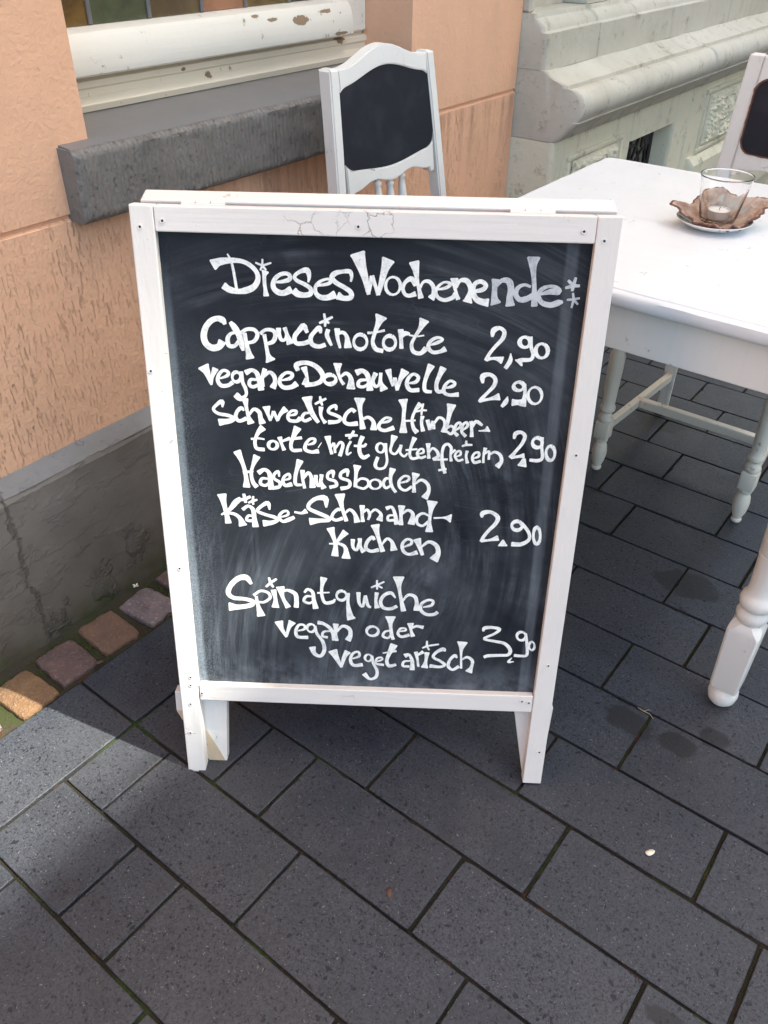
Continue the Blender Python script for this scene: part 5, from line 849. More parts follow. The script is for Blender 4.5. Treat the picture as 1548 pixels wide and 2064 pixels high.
6: "-1883,5907,108 -1870,5874,96 -1857,5841,83 -1844,5809,72 -1832,5776,63 -1821,5743,58 -1812,5710,57 -1803,5677,56 -1795,5642,56 -1789,5605,56 -1784,5565,55 -1780,5525,56 -1777,5488,60 -1776,5454,68 -1777,5422,79 -1778,5391,91 -1779,5360,103|-1606,5841,101 -1622,5807,87 -1638,5773,72 -1653,5739,59 -1666,5705,49 -1678,5671,45 -1689,5637,44 -1696,5602,45 -1701,5568,46 -1700,5533,48 -1696,5496,50 -1689,5462,54 -1681,5432,57 -1671,5411,59 -1659,5395,62 -1646,5381,65 -1634,5365,67|-1813,5584,42 -1766,5592,38 -1719,5600,33 -1672,5608,28|-1592,5588,70 -1571,5603,64 -1549,5620,58 -1529,5634,52 -1509,5639,49 -1489,5635,50 -1470,5625,52 -1453,5608,56 -1440,5588,60 -1432,5561,62 -1430,5529,65 -1429,5495,67 -1427,5462,71 -1425,5431,75 -1422,5401,79 -1420,5370,84 -1418,5340,89|-1470,5499,32 -1492,5500,35 -1515,5502,38 -1535,5502,40 -1552,5496,42 -1563,5480,44 -1572,5458,45 -1576,5435,46 -1573,5417,46 -1562,5405,46 -1543,5395,45 -1522,5390,44 -1502,5390,43 -1486,5397,41 -1469,5411,39 -1453,5427,37 -1437,5442,35|-1298,5541,25 -1299,5563,29 -1300,5587,34 -1302,5607,39 -1308,5618,42 -1321,5615,43 -1339,5604,43 -1356,5587,43 -1369,5571,42 -1375,5555,42 -1379,5538,42 -1378,5520,42 -1371,5503,42 -1355,5488,43 -1332,5475,44 -1308,5462,45 -1293,5447,46 -1287,5430,47 -1288,5411,48 -1294,5392,49 -1304,5378,50 -1322,5369,50 -1345,5363,50 -1371,5359,50 -1396,5355,50|-1225,5485,21 -1203,5492,26 -1180,5499,31 -1160,5507,36 -1147,5517,39 -1141,5534,39 -1141,5555,38 -1146,5575,36 -1153,5585,35 -1166,5584,35 -1184,5575,36 -1202,5562,37 -1217,5548,39 -1229,5530,40 -1238,5510,42 -1245,5488,44 -1247,5468,46 -1244,5449,47 -1238,5428,48 -1227,5411,48 -1213,5401,50 -1195,5401,51 -1172,5407,53 -1147,5416,55 -1123,5424,56|-990,5797,97 -1001,5766,86 -1013,5734,75 -1024,5703,64 -1035,5671,56 -1044,5636,52 -1053,5601,50 -1061,5566,50 -1065,5534,49 -1068,5503,49 -1069,5472,50 -1067,5446,50 -1060,5427,49 -1045,5418,47 -1024,5417,43 -1001,5419,39 -979,5420,35|-959,5644,59 -959,5613,55 -960,5583,50 -960,5551,46 -958,5518,42 -954,5483,40 -948,5447,40 -941,5410,39 -935,5372,39|-949,5519,32 -930,5547,35 -910,5577,39 -892,5603,43 -876,5615,45 -862,5610,47 -850,5594,48 -841,5570,50 -832,5543,53 -827,5510,58 -823,5472,65 -821,5431,72 -818,5391,79|-769,5574,49 -768,5546,48 -768,5518,48 -766,5491,47 -762,5467,46 -755,5445,44 -745,5425,42 -734,5411,40 -724,5410,39 -716,5427,38 -708,5458,38 -701,5495,38 -693,5528,39|-685,5587,49 -687,5557,46 -690,5527,43 -692,5497,41 -691,5470,42 -685,5446,47 -676,5425,54 -666,5404,63 -656,5383,70|-520,5551,24 -518,5578,32 -515,5607,41 -514,5633,48 -519,5647,52 -533,5648,52 -554,5639,49 -576,5625,45 -590,5610,42 -598,5592,41 -601,5571,41 -600,5550,42 -591,5532,42 -572,5521,43 -544,5514,44 -515,5507,45 -493,5497,46 -480,5482,46 -471,5463,46 -468,5445,46 -472,5429,46 -488,5419,46 -512,5411,46 -540,5404,46 -566,5396,46|-315,5578,24 -312,5605,33 -309,5635,43 -308,5660,51 -314,5674,56 -332,5673,56 -359,5661,52 -385,5644,48 -403,5627,45 -412,5609,45 -416,5588,45 -414,5567,45 -404,5549,45 -380,5537,45 -346,5528,45 -311,5518,45 -288,5505,45 -278,5485,46 -275,5460,47 -280,5436,48 -292,5417,49 -312,5404,49 -341,5396,49 -374,5390,49 -405,5383,49|-173,5745,94 -177,5717,81 -182,5690,69 -186,5661,57 -190,5625,49 -193,5580,45 -195,5528,45 -197,5474,45 -198,5420,46|-190,5489,31 -172,5506,32 -155,5524,33 -138,5540,34 -119,5550,35 -96,5553,36 -71,5551,37 -47,5544,38 -29,5534,38 -18,5519,39 -10,5498,39 -8,5476,39 -11,5457,38 -22,5438,38 -39,5420,37 -60,5404,36 -82,5395,35 -105,5396,35 -130,5403,35 -155,5413,35 -181,5421,35|116,5540,33 143,5526,39 162,5503,42 169,5475,42 164,5446,37 147,5421,31 121,5404,28 90,5396,28 58,5400,33 31,5414,39 12,5438,42 5,5466,42 10,5494,37 27,5519,31 53,5537,28 84,5544,28 116,5540,33|299,5566,31 283,5567,33 266,5569,35 250,5569,37 237,5564,38 225,5549,40 214,5528,41 206,5505,42 203,5484,42 206,5465,42 215,5444,41 227,5427,40 240,5417,38 253,5418,38 269,5427,37 285,5439,36 301,5449,35|333,5717,76 325,5685,69 315,5652,61 308,5619,54 304,5585,49 305,5551,46 309,5515,46 316,5481,46 325,5450,45 337,5424,44 352,5401,42 368,5380,40 384,5358,39|444,5503,21 474,5513,26 505,5522,31 533,5531,35 553,5543,38 565,5557,39 571,5574,38 571,5589,36 566,5601,35 555,5609,34 537,5615,34 517,5617,34 498,5612,35 479,5599,36 459,5579,38 441,5555,40 429,5532,42 425,5508,42 426,5481,42 431,5456,42 441,5435,42 456,5417,41 477,5402,40 500,5392,39 522,5389,38 544,5397,38 566,5413,38 588,5433,38 610,5451,38|665,5653,97 659,5626,83 652,5600,68 646,5572,54 642,5540,45 642,5501,42 643,5458,44 646,5413,47 648,5368,49|661,5502,31 683,5520,34 704,5541,37 726,5557,39 748,5563,42 772,5557,44 798,5542,46 821,5521,47 839,5499,49 850,5475,49 857,5449,48 860,5420,49 857,5392,52 849,5365,60 836,5337,71 820,5310,83 805,5282,95",
7: "-2151,5220,118 -2146,5185,106 -2141,5150,93 -2135,5114,81 -2130,5077,72 -2123,5038,66 -2117,4997,63 -2110,4956,61 -2104,4916,62 -2099,4877,64 -2095,4839,70 -2090,4801,76 -2086,4763,82|-1881,5163,54 -1899,5150,62 -1916,5138,71 -1934,5123,78 -1954,5104,81 -1976,5077,78 -2001,5043,71 -2026,5009,62 -2054,4979,54 -2083,4954,47 -2115,4933,40 -2147,4913,33 -2179,4892,25|-2103,4926,36 -2073,4923,39 -2041,4922,41 -2011,4918,44 -1984,4910,47 -1961,4898,50 -1940,4882,52 -1921,4863,56 -1906,4842,62 -1894,4817,71 -1885,4789,82 -1878,4759,94 -1870,4730,106|-1855,4991,54 -1834,5009,51 -1814,5028,47 -1793,5044,44 -1774,5051,43 -1755,5046,46 -1735,5034,51 -1717,5016,57 -1704,4993,61 -1697,4963,63 -1695,4926,62 -1694,4888,63 -1693,4851,65 -1690,4817,71 -1687,4784,78 -1684,4751,87 -1681,4717,95|-1709,4891,29 -1729,4892,32 -1749,4894,35 -1768,4894,38 -1783,4888,40 -1795,4873,41 -1805,4852,43 -1809,4830,43 -1806,4815,44 -1791,4809,43 -1767,4808,42 -1739,4809,41 -1714,4809,40|-1460,5003,25 -1463,5033,35 -1465,5065,46 -1469,5093,55 -1479,5109,61 -1498,5108,61 -1523,5095,58 -1549,5077,53 -1573,5059,50 -1596,5039,49 -1620,5017,48 -1637,4995,47 -1641,4975,47 -1625,4959,46 -1595,4944,46 -1558,4931,46 -1524,4919,47 -1491,4909,48 -1456,4900,51 -1423,4892,53 -1397,4883,54 -1377,4872,54 -1361,4859,54 -1352,4846,54 -1351,4834,54 -1363,4822,56 -1384,4809,58 -1411,4798,61 -1438,4789,65 -1466,4783,71 -1496,4780,77 -1528,4777,84 -1558,4774,91|-1309,4883,22 -1277,4894,26 -1243,4904,30 -1214,4915,33 -1193,4928,36 -1185,4944,37 -1185,4962,37 -1191,4979,36 -1201,4989,36 -1215,4991,36 -1235,4988,37 -1256,4981,38 -1274,4969,40 -1291,4953,41 -1307,4931,43 -1319,4907,45 -1323,4886,47 -1318,4865,47 -1306,4844,46 -1289,4826,46 -1271,4817,47 -1250,4818,50 -1226,4827,55 -1201,4840,60 -1178,4851,61 -1158,4861,59 -1139,4871,54 -1121,4881,48 -1103,4891,43|-1091,4977,32 -1065,4973,34 -1039,4968,35 -1014,4964,36 -991,4964,39 -971,4970,45 -954,4979,52 -938,4990,60 -921,5000,68|-624,5072,25 -625,5112,42 -623,5153,60 -625,5190,76 -637,5216,85 -662,5227,84 -696,5227,77 -734,5221,67 -767,5211,60 -797,5195,57 -825,5173,55 -850,5149,54 -869,5127,53 -881,5106,53 -888,5085,53 -889,5065,53 -880,5046,54 -858,5028,54 -826,5012,55 -789,4996,57 -753,4980,57 -715,4963,58 -674,4947,58 -636,4930,58 -608,4915,57 -591,4900,56 -582,4886,55 -582,4874,54 -590,4865,54 -612,4859,55 -644,4857,57 -682,4856,60 -719,4853,65 -754,4849,72 -791,4844,80 -829,4838,90 -866,4833,99|-425,5024,25 -429,5033,31 -433,5044,37 -438,5052,43 -446,5053,46 -461,5044,47 -481,5028,46 -500,5009,44 -516,4990,43 -528,4969,43 -538,4947,45 -545,4925,46 -544,4907,47 -535,4893,47 -520,4881,47 -501,4872,47 -481,4869,47 -460,4873,47 -436,4882,47 -413,4893,47 -389,4903,47|-423,5288,127 -419,5251,111 -415,5215,95 -411,5179,79 -406,5145,67 -400,5114,60 -395,5086,55 -388,5058,52 -379,5025,50 -369,4988,49 -356,4948,49 -343,4906,50 -331,4865,50|-352,4986,29 -334,5005,32 -316,5026,36 -297,5043,39 -279,5050,43 -260,5043,45 -241,5028,47 -222,5006,50 -207,4982,53 -195,4954,59 -186,4922,66 -178,4888,73 -170,4855,81|-98,5117,67 -98,5081,62 -98,5045,55 -98,5009,50 -97,4976,46 -96,4946,46 -93,4919,47 -90,4892,49 -88,4865,50|-89,5007,28 -72,5023,31 -55,5041,34 -39,5056,37 -25,5060,39 -13,5049,41 -2,5028,42 7,5004,43 12,4980,43 10,4960,41 5,4940,38 -3,4919,35 -9,4898,32|20,5001,28 38,5020,31 56,5041,34 74,5058,37 92,5064,39 114,5058,40 139,5041,41 161,5019,42 175,4997,46 178,4974,53 173,4948,62 165,4921,72 158,4895,82|-1814,5160,43 -1815,5170,44 -1817,5180,45 -1819,5189,45 -1821,5199,45 -1822,5209,44 -1824,5219,41 -1826,5229,39 -1827,5239,36|-1814,5160,43 -1804,5165,44 -1793,5170,45 -1783,5176,45 -1773,5181,45 -1763,5187,44 -1753,5192,41 -1743,5197,39 -1733,5203,36|-1814,5160,43 -1813,5153,44 -1812,5146,45 -1811,5139,45 -1811,5133,45 -1810,5126,44 -1809,5119,42 -1808,5112,39 -1808,5106,37|-1814,5160,43 -1824,5158,44 -1834,5155,45 -1843,5153,45 -1853,5151,45 -1863,5149,44 -1873,5147,42 -1883,5145,39 -1893,5143,37|-1702,5134,32 -1700,5143,33 -1699,5153,34 -1697,5162,34 -1696,5171,34 -1694,5181,33 -1692,5190,31 -1691,5199,29 -1689,5209,27|-1702,5134,32 -1694,5137,33 -1686,5140,34 -1678,5142,34 -1670,5145,34 -1661,5148,33 -1653,5151,31 -1645,5154,29 -1637,5157,27|-1702,5134,32 -1701,5127,33 -1700,5120,34 -1700,5113,34 -1699,5106,34 -1698,5099,33 -1697,5092,31 -1697,5085,29 -1696,5078,27|-1702,5134,32 -1710,5130,33 -1718,5126,34 -1726,5122,34 -1734,5118,34 -1742,5114,33 -1750,5110,31 -1758,5105,29 -1766,5101,27|256,5091,53 276,5100,50 296,5110,47 315,5117,44 332,5114,42 346,5100,43 358,5077,44 369,5048,47 379,5015,50 388,4978,53 396,4934,56 403,4889,60 411,4844,64|371,4985,25 349,4983,28 326,4982,31 305,4979,33 290,4971,36 280,4956,37 276,4935,38 276,4914,39 282,4900,39 296,4896,39 317,4897,38 341,4901,37 364,4903,36|476,5136,88 474,5102,78 472,5069,66 471,5035,56 470,4999,50 471,4960,48 472,4919,50 473,4878,54 475,4836,57|488,5010,28 508,5028,32 528,5049,36 548,5066,39 568,5073,42 589,5070,45 611,5059,46 630,5040,49 642,5016,53 644,4983,60 639,4941,69 631,4896,79 625,4853,89|877,4995,28 854,5007,31 831,5020,34 808,5030,36 786,5032,39 763,5024,41 740,5008,43 720,4989,45 707,4968,46 700,4944,46 698,4916,45 702,4888,44 710,4867,43 725,4850,42 747,4836,41 770,4828,40 793,4829,39 815,4842,38 837,4864,37 859,4890,36 881,4914,35|916,5227,133 912,5190,114 908,5152,93 905,5115,74 901,5077,60 898,5037,51 894,4997,45 892,4956,44 890,4915,46 889,4872,54 890,4829,67 891,4785,82 892,4741,96|951,4962,28 988,4965,27 1026,4969,25 1062,4972,25 1095,4974,32 1123,4973,47 1148,4972,69 1171,4969,93 1195,4967,117",
8: "-564,4732,101 -556,4702,91 -547,4672,81 -538,4642,72 -529,4609,65 -519,4576,60 -508,4541,57 -499,4505,56 -493,4465,58 -493,4420,64 -496,4372,74 -500,4323,85 -504,4274,95|-344,4675,90 -360,4656,84 -375,4636,78 -391,4616,72 -409,4594,65 -428,4566,58 -449,4536,50 -471,4507,43 -493,4486,36 -516,4475,32 -539,4473,28 -562,4473,25 -586,4471,22|-493,4496,33 -461,4485,37 -428,4475,42 -397,4463,47 -373,4449,51 -357,4432,54 -347,4412,56 -340,4391,60 -336,4366,66 -333,4337,75 -334,4305,88 -335,4271,101 -336,4238,114|-234,4555,54 -235,4523,52 -237,4490,51 -237,4459,49 -233,4434,47 -223,4412,46 -208,4393,46 -192,4382,45 -178,4383,44 -167,4401,42 -158,4431,40 -150,4467,38 -141,4500,36|-132,4574,54 -130,4539,52 -129,4503,49 -127,4468,47 -122,4438,47 -113,4415,50 -101,4396,55 -88,4378,60 -75,4360,66|84,4568,40 77,4581,44 71,4596,48 63,4607,52 52,4609,54 35,4597,54 15,4577,53 -6,4552,52 -21,4526,51 -31,4500,50 -39,4472,51 -42,4444,51 -39,4421,51 -27,4403,51 -9,4388,51 13,4377,51 36,4371,51 61,4372,52 89,4379,52 119,4389,54 147,4397,54|96,4811,111 103,4778,99 110,4745,86 117,4712,74 125,4678,65 134,4643,59 143,4608,56 153,4571,54 164,4534,54 175,4496,55 187,4457,58 200,4418,62 212,4379,65|201,4494,29 219,4522,33 237,4552,37 255,4577,40 273,4591,43 293,4591,45 313,4581,45 332,4564,47 348,4542,51 359,4514,58 366,4480,68 372,4443,80 379,4407,91|520,4461,22 550,4475,28 582,4490,34 610,4504,40 630,4518,43 640,4535,44 643,4553,43 641,4569,41 634,4581,40 621,4590,39 603,4596,39 582,4598,39 564,4593,40 546,4579,41 527,4558,43 511,4533,45 502,4507,47 500,4479,48 503,4447,50 512,4417,50 523,4392,51 539,4373,50 560,4358,48 583,4348,47 608,4343,47 635,4346,49 663,4356,53 693,4368,58 722,4379,62|720,4599,97 730,4569,89 740,4538,80 750,4507,72 761,4476,65 772,4443,59 784,4409,54 796,4375,49 808,4341,43|788,4477,32 815,4502,37 842,4530,42 868,4553,46 895,4565,50 925,4562,54 956,4549,58 985,4530,62 1008,4507,65 1024,4481,66 1035,4449,66 1041,4415,67 1041,4383,72 1033,4352,84 1017,4323,100 999,4293,117 982,4263,134",
9: "-1800,3721,41 -1816,3751,56 -1832,3783,72 -1849,3810,85 -1870,3828,94 -1898,3834,96 -1930,3832,92 -1964,3823,87 -1996,3807,83 -2029,3783,81 -2063,3751,79 -2094,3715,77 -2119,3680,76 -2139,3645,75 -2155,3609,76 -2165,3574,76 -2167,3543,76 -2160,3517,75 -2145,3492,73 -2123,3472,71 -2095,3457,69 -2058,3448,66 -2012,3446,64 -1964,3446,62 -1921,3442,61 -1881,3435,62 -1841,3426,64 -1808,3416,66 -1788,3403,69 -1783,3387,71 -1790,3368,73 -1806,3349,75 -1830,3333,76 -1866,3319,77 -1912,3307,76 -1962,3297,76 -2008,3290,80 -2049,3287,90 -2087,3287,103 -2126,3289,117 -2164,3290,130|-1735,3496,38 -1730,3457,41 -1725,3419,43 -1720,3380,47 -1713,3338,53 -1705,3293,65 -1695,3244,80 -1684,3195,96 -1674,3145,111|-1772,3517,38 -1745,3540,39 -1717,3565,40 -1690,3587,41 -1662,3600,42 -1632,3602,43 -1600,3597,44 -1570,3586,45 -1548,3572,45 -1531,3554,46 -1519,3531,46 -1514,3507,46 -1517,3483,46 -1532,3460,45 -1557,3436,44 -1586,3415,43 -1613,3400,42 -1638,3393,40 -1662,3393,38 -1686,3395,36 -1711,3395,34|-1459,3621,75 -1453,3582,69 -1446,3542,62 -1440,3503,57 -1436,3465,57 -1436,3427,63 -1438,3390,74 -1440,3354,87 -1442,3317,99|-1351,3681,113 -1344,3634,96 -1338,3586,78 -1330,3538,62 -1319,3492,53 -1304,3449,53 -1285,3408,59 -1264,3367,68 -1244,3326,76|-1325,3604,34 -1304,3613,38 -1283,3623,41 -1261,3630,45 -1238,3631,49 -1209,3623,54 -1177,3610,59 -1146,3591,64 -1124,3569,68 -1113,3540,69 -1109,3504,69 -1109,3468,68 -1109,3435,68 -1109,3407,70 -1111,3381,72 -1114,3357,74 -1116,3332,76|-979,3605,34 -968,3622,37 -956,3640,40 -944,3656,43 -930,3663,45 -912,3660,47 -890,3651,49 -870,3636,51 -854,3615,53 -846,3585,54 -843,3548,55 -842,3508,57 -838,3470,60 -832,3433,66 -826,3397,73 -819,3360,80 -812,3324,87|-846,3537,30 -874,3537,33 -903,3539,36 -930,3538,39 -952,3532,42 -970,3516,43 -984,3494,44 -992,3470,45 -993,3451,45 -982,3436,45 -962,3423,44 -938,3414,43 -917,3410,42 -899,3413,40 -882,3423,38 -865,3436,36 -848,3447,34|-678,3873,93 -687,3835,81 -695,3798,68 -703,3760,57 -709,3721,49 -713,3682,45 -715,3642,46 -715,3603,48 -712,3565,49 -705,3527,50 -696,3488,51 -683,3455,52 -666,3433,53 -640,3425,55 -607,3429,57 -575,3439,58 -550,3449,57 -534,3460,51 -524,3474,44 -516,3489,35 -507,3503,26|-778,3603,30 -717,3608,28 -657,3614,25 -596,3620,23|-300,3618,37 -303,3571,40 -307,3523,41 -310,3475,44 -309,3427,49 -305,3374,59 -297,3318,71 -288,3265,84 -281,3223,95 -275,3196,102 -269,3179,108 -263,3166,113 -258,3151,118|-147,3636,56 -145,3589,54 -145,3540,53 -142,3494,51 -137,3457,49 -125,3428,47 -109,3404,45 -92,3390,43 -79,3392,41 -70,3416,40 -63,3458,39 -57,3506,38 -51,3551,37|-42,3585,45 -32,3541,46 -22,3494,48 -12,3451,49 -2,3418,49 9,3400,47 20,3391,43 31,3386,38 43,3380,34|135,3645,56 131,3606,52 126,3566,48 123,3527,45 122,3492,45 125,3461,49 130,3433,56 137,3407,64 143,3380,72|-381,3653,45 -356,3636,38 -339,3610,33 -332,3578,33 -337,3545,38 -354,3516,45 -378,3496,50 -407,3487,50 -437,3492,45 -462,3509,38 -479,3535,33 -485,3567,33 -480,3600,38 -464,3629,44 -439,3649,49 -410,3657,50 -381,3653,45|-1501,3752,38 -1504,3764,38 -1506,3775,39 -1508,3787,40 -1511,3798,39 -1513,3809,38 -1515,3821,36 -1518,3832,34 -1520,3844,32|-1501,3752,38 -1489,3761,38 -1478,3770,39 -1466,3779,40 -1454,3787,39 -1442,3796,38 -1430,3805,36 -1418,3814,34 -1407,3823,32|-1501,3752,38 -1496,3743,38 -1492,3733,39 -1487,3724,40 -1482,3714,40 -1477,3705,38 -1472,3695,36 -1467,3686,34 -1462,3676,32|-1501,3752,38 -1510,3743,38 -1519,3734,39 -1528,3724,40 -1536,3715,40 -1545,3706,38 -1554,3696,36 -1563,3687,34 -1572,3678,32|137,3786,30 137,3797,30 137,3807,31 137,3818,31 136,3828,31 136,3839,30 136,3849,29 136,3859,27 136,3870,25|137,3786,30 150,3794,30 164,3802,31 177,3810,31 191,3817,31 204,3825,30 217,3833,29 231,3841,27 244,3848,25|137,3786,30 137,3777,30 137,3768,31 137,3758,31 138,3749,31 138,3739,30 138,3730,29 138,3721,27 138,3711,25|137,3786,30 126,3780,30 114,3774,31 103,3768,31 92,3762,31 81,3756,30 69,3750,29 58,3744,27 47,3738,25|137,3786,30 147,3780,30 157,3774,31 167,3768,31 177,3762,31 187,3756,30 197,3749,29 207,3743,27 217,3737,25|422,3569,22 406,3593,32 390,3620,41 373,3642,50 354,3655,56 329,3654,57 301,3645,56 273,3629,54 250,3610,52 231,3586,52 213,3557,52 201,3525,52 195,3495,52 196,3465,53 204,3434,53 217,3405,53 235,3384,53 259,3372,53 289,3366,53 321,3364,53 350,3367,53 376,3375,52 399,3388,51 422,3403,50 445,3417,49|463,3939,144 465,3893,120 467,3847,94 470,3801,72 475,3753,56 482,3705,48 490,3656,47 499,3606,50 509,3555,52 519,3503,55 530,3450,60 541,3396,66 553,3343,71|529,3511,30 549,3543,34 569,3577,38 589,3607,41 611,3626,45 637,3634,48 667,3632,51 694,3623,54 716,3609,56 731,3589,56 741,3561,55 748,3530,54 752,3499,56 754,3467,61 753,3433,68 751,3398,77 750,3363,84|855,3420,22 888,3429,29 923,3438,35 955,3447,41 979,3460,45 994,3479,46 1003,3501,44 1005,3523,42 1000,3539,41 987,3549,40 966,3555,40 942,3556,40 918,3551,41 894,3540,42 867,3523,44 843,3502,47 826,3480,49 816,3453,50 812,3423,51 813,3393,52 820,3367,52 835,3343,53 857,3321,53 883,3303,53 910,3291,53 938,3286,53 969,3287,53 1000,3291,53 1024,3297,53 1042,3304,52 1054,3315,51 1065,3327,50 1076,3338,49",
10: "-1398,3047,115 -1390,3015,104 -1382,2983,92 -1372,2950,80 -1360,2916,70 -1344,2880,61 -1326,2843,53 -1306,2805,46 -1287,2767,39|-1286,2783,35 -1275,2825,40 -1264,2868,45 -1253,2909,51 -1241,2946,58 -1229,2976,67 -1215,3002,78 -1202,3026,89 -1189,3051,100|-1098,2889,23 -1070,2899,29 -1040,2907,34 -1014,2917,39 -996,2929,42 -988,2946,43 -987,2967,41 -991,2986,39 -1000,2999,38 -1016,3007,39 -1039,3011,40 -1062,3009,41 -1083,3000,42 -1100,2981,44 -1115,2953,46 -1128,2922,48 -1135,2892,50 -1137,2861,52 -1135,2827,53 -1126,2797,54 -1109,2776,54 -1078,2767,55 -1038,2767,54 -993,2770,54 -951,2772,54|-828,2989,38 -823,2954,40 -819,2919,42 -812,2884,44 -801,2850,46 -783,2816,48 -758,2783,50 -734,2749,53 -715,2712,54 -702,2672,56 -692,2629,57 -687,2586,58 -688,2547,58 -696,2509,59 -711,2472,58 -729,2441,58 -749,2423,59 -773,2420,60 -801,2429,61 -828,2446,63 -848,2466,66 -861,2491,71 -868,2521,77 -874,2553,83 -880,2585,90|-778,3061,69 -756,3058,65 -735,3055,60 -713,3051,56 -691,3042,54 -666,3028,53 -640,3009,55 -615,2988,56 -594,2965,58 -578,2942,58 -565,2916,57 -555,2890,57 -546,2862,58 -539,2834,60 -535,2805,63 -531,2775,66 -527,2745,70|-594,2907,27 -621,2904,30 -648,2903,33 -674,2899,36 -693,2890,38 -706,2873,40 -714,2849,41 -717,2825,42 -714,2807,42 -701,2798,42 -681,2793,41 -657,2791,40 -635,2787,39|-501,3040,77 -503,3002,68 -505,2964,59 -507,2926,51 -506,2888,46 -503,2850,45 -499,2812,46 -493,2774,48 -488,2735,50|-497,2888,31 -472,2922,36 -448,2959,40 -423,2991,45 -398,3010,50 -370,3013,54 -339,3004,59 -312,2988,62 -291,2968,65 -278,2944,65 -272,2914,64 -270,2882,63 -271,2852,65 -277,2826,71 -287,2801,79 -299,2776,88 -311,2751,96|-868,3021,34 -847,3007,30 -834,2984,31 -829,2955,37 -834,2927,43 -847,2901,47 -868,2883,46 -892,2876,40 -916,2880,34 -936,2895,30 -950,2918,31 -955,2946,37 -950,2975,43 -936,3000,47 -916,3018,45 -892,3025,40 -868,3021,34|109,3024,37 140,3007,33 162,2979,34 170,2946,40 164,2912,47 145,2881,51 115,2860,50 80,2851,44 43,2855,37 12,2872,33 -9,2900,34 -17,2933,40 -11,2967,47 8,2998,51 38,3019,50 73,3028,44 109,3024,37|353,3219,136 354,3183,115 354,3147,92 354,3109,71 357,3069,57 361,3023,51 367,2973,51 373,2924,53 380,2884,54 386,2857,52 392,2837,50 399,2821,48 405,2803,46|349,2965,31 329,2959,33 307,2955,35 287,2948,37 272,2937,38 259,2919,40 248,2896,41 242,2873,42 244,2854,42 257,2840,42 278,2829,41 303,2823,39 323,2823,38 337,2832,37 348,2848,36 359,2866,35 370,2884,34|491,2955,23 519,2960,26 548,2965,30 574,2970,32 592,2976,34 600,2987,34 600,2999,33 595,3011,31 587,3018,30 572,3021,31 552,3021,33 531,3017,36 513,3008,38 499,2989,40 487,2963,42 478,2935,44 477,2912,46 484,2894,46 497,2876,46 516,2863,46 537,2857,46 562,2860,46 591,2871,46 622,2885,46 653,2898,46|669,3108,87 671,3079,74 673,3050,60 675,3021,49 679,2992,42 685,2964,42 694,2935,47 703,2906,55 712,2877,61|678,3016,30 699,3030,33 720,3045,36 741,3058,39 764,3066,42 788,3066,45 813,3061,47 839,3054,50 865,3048,53",
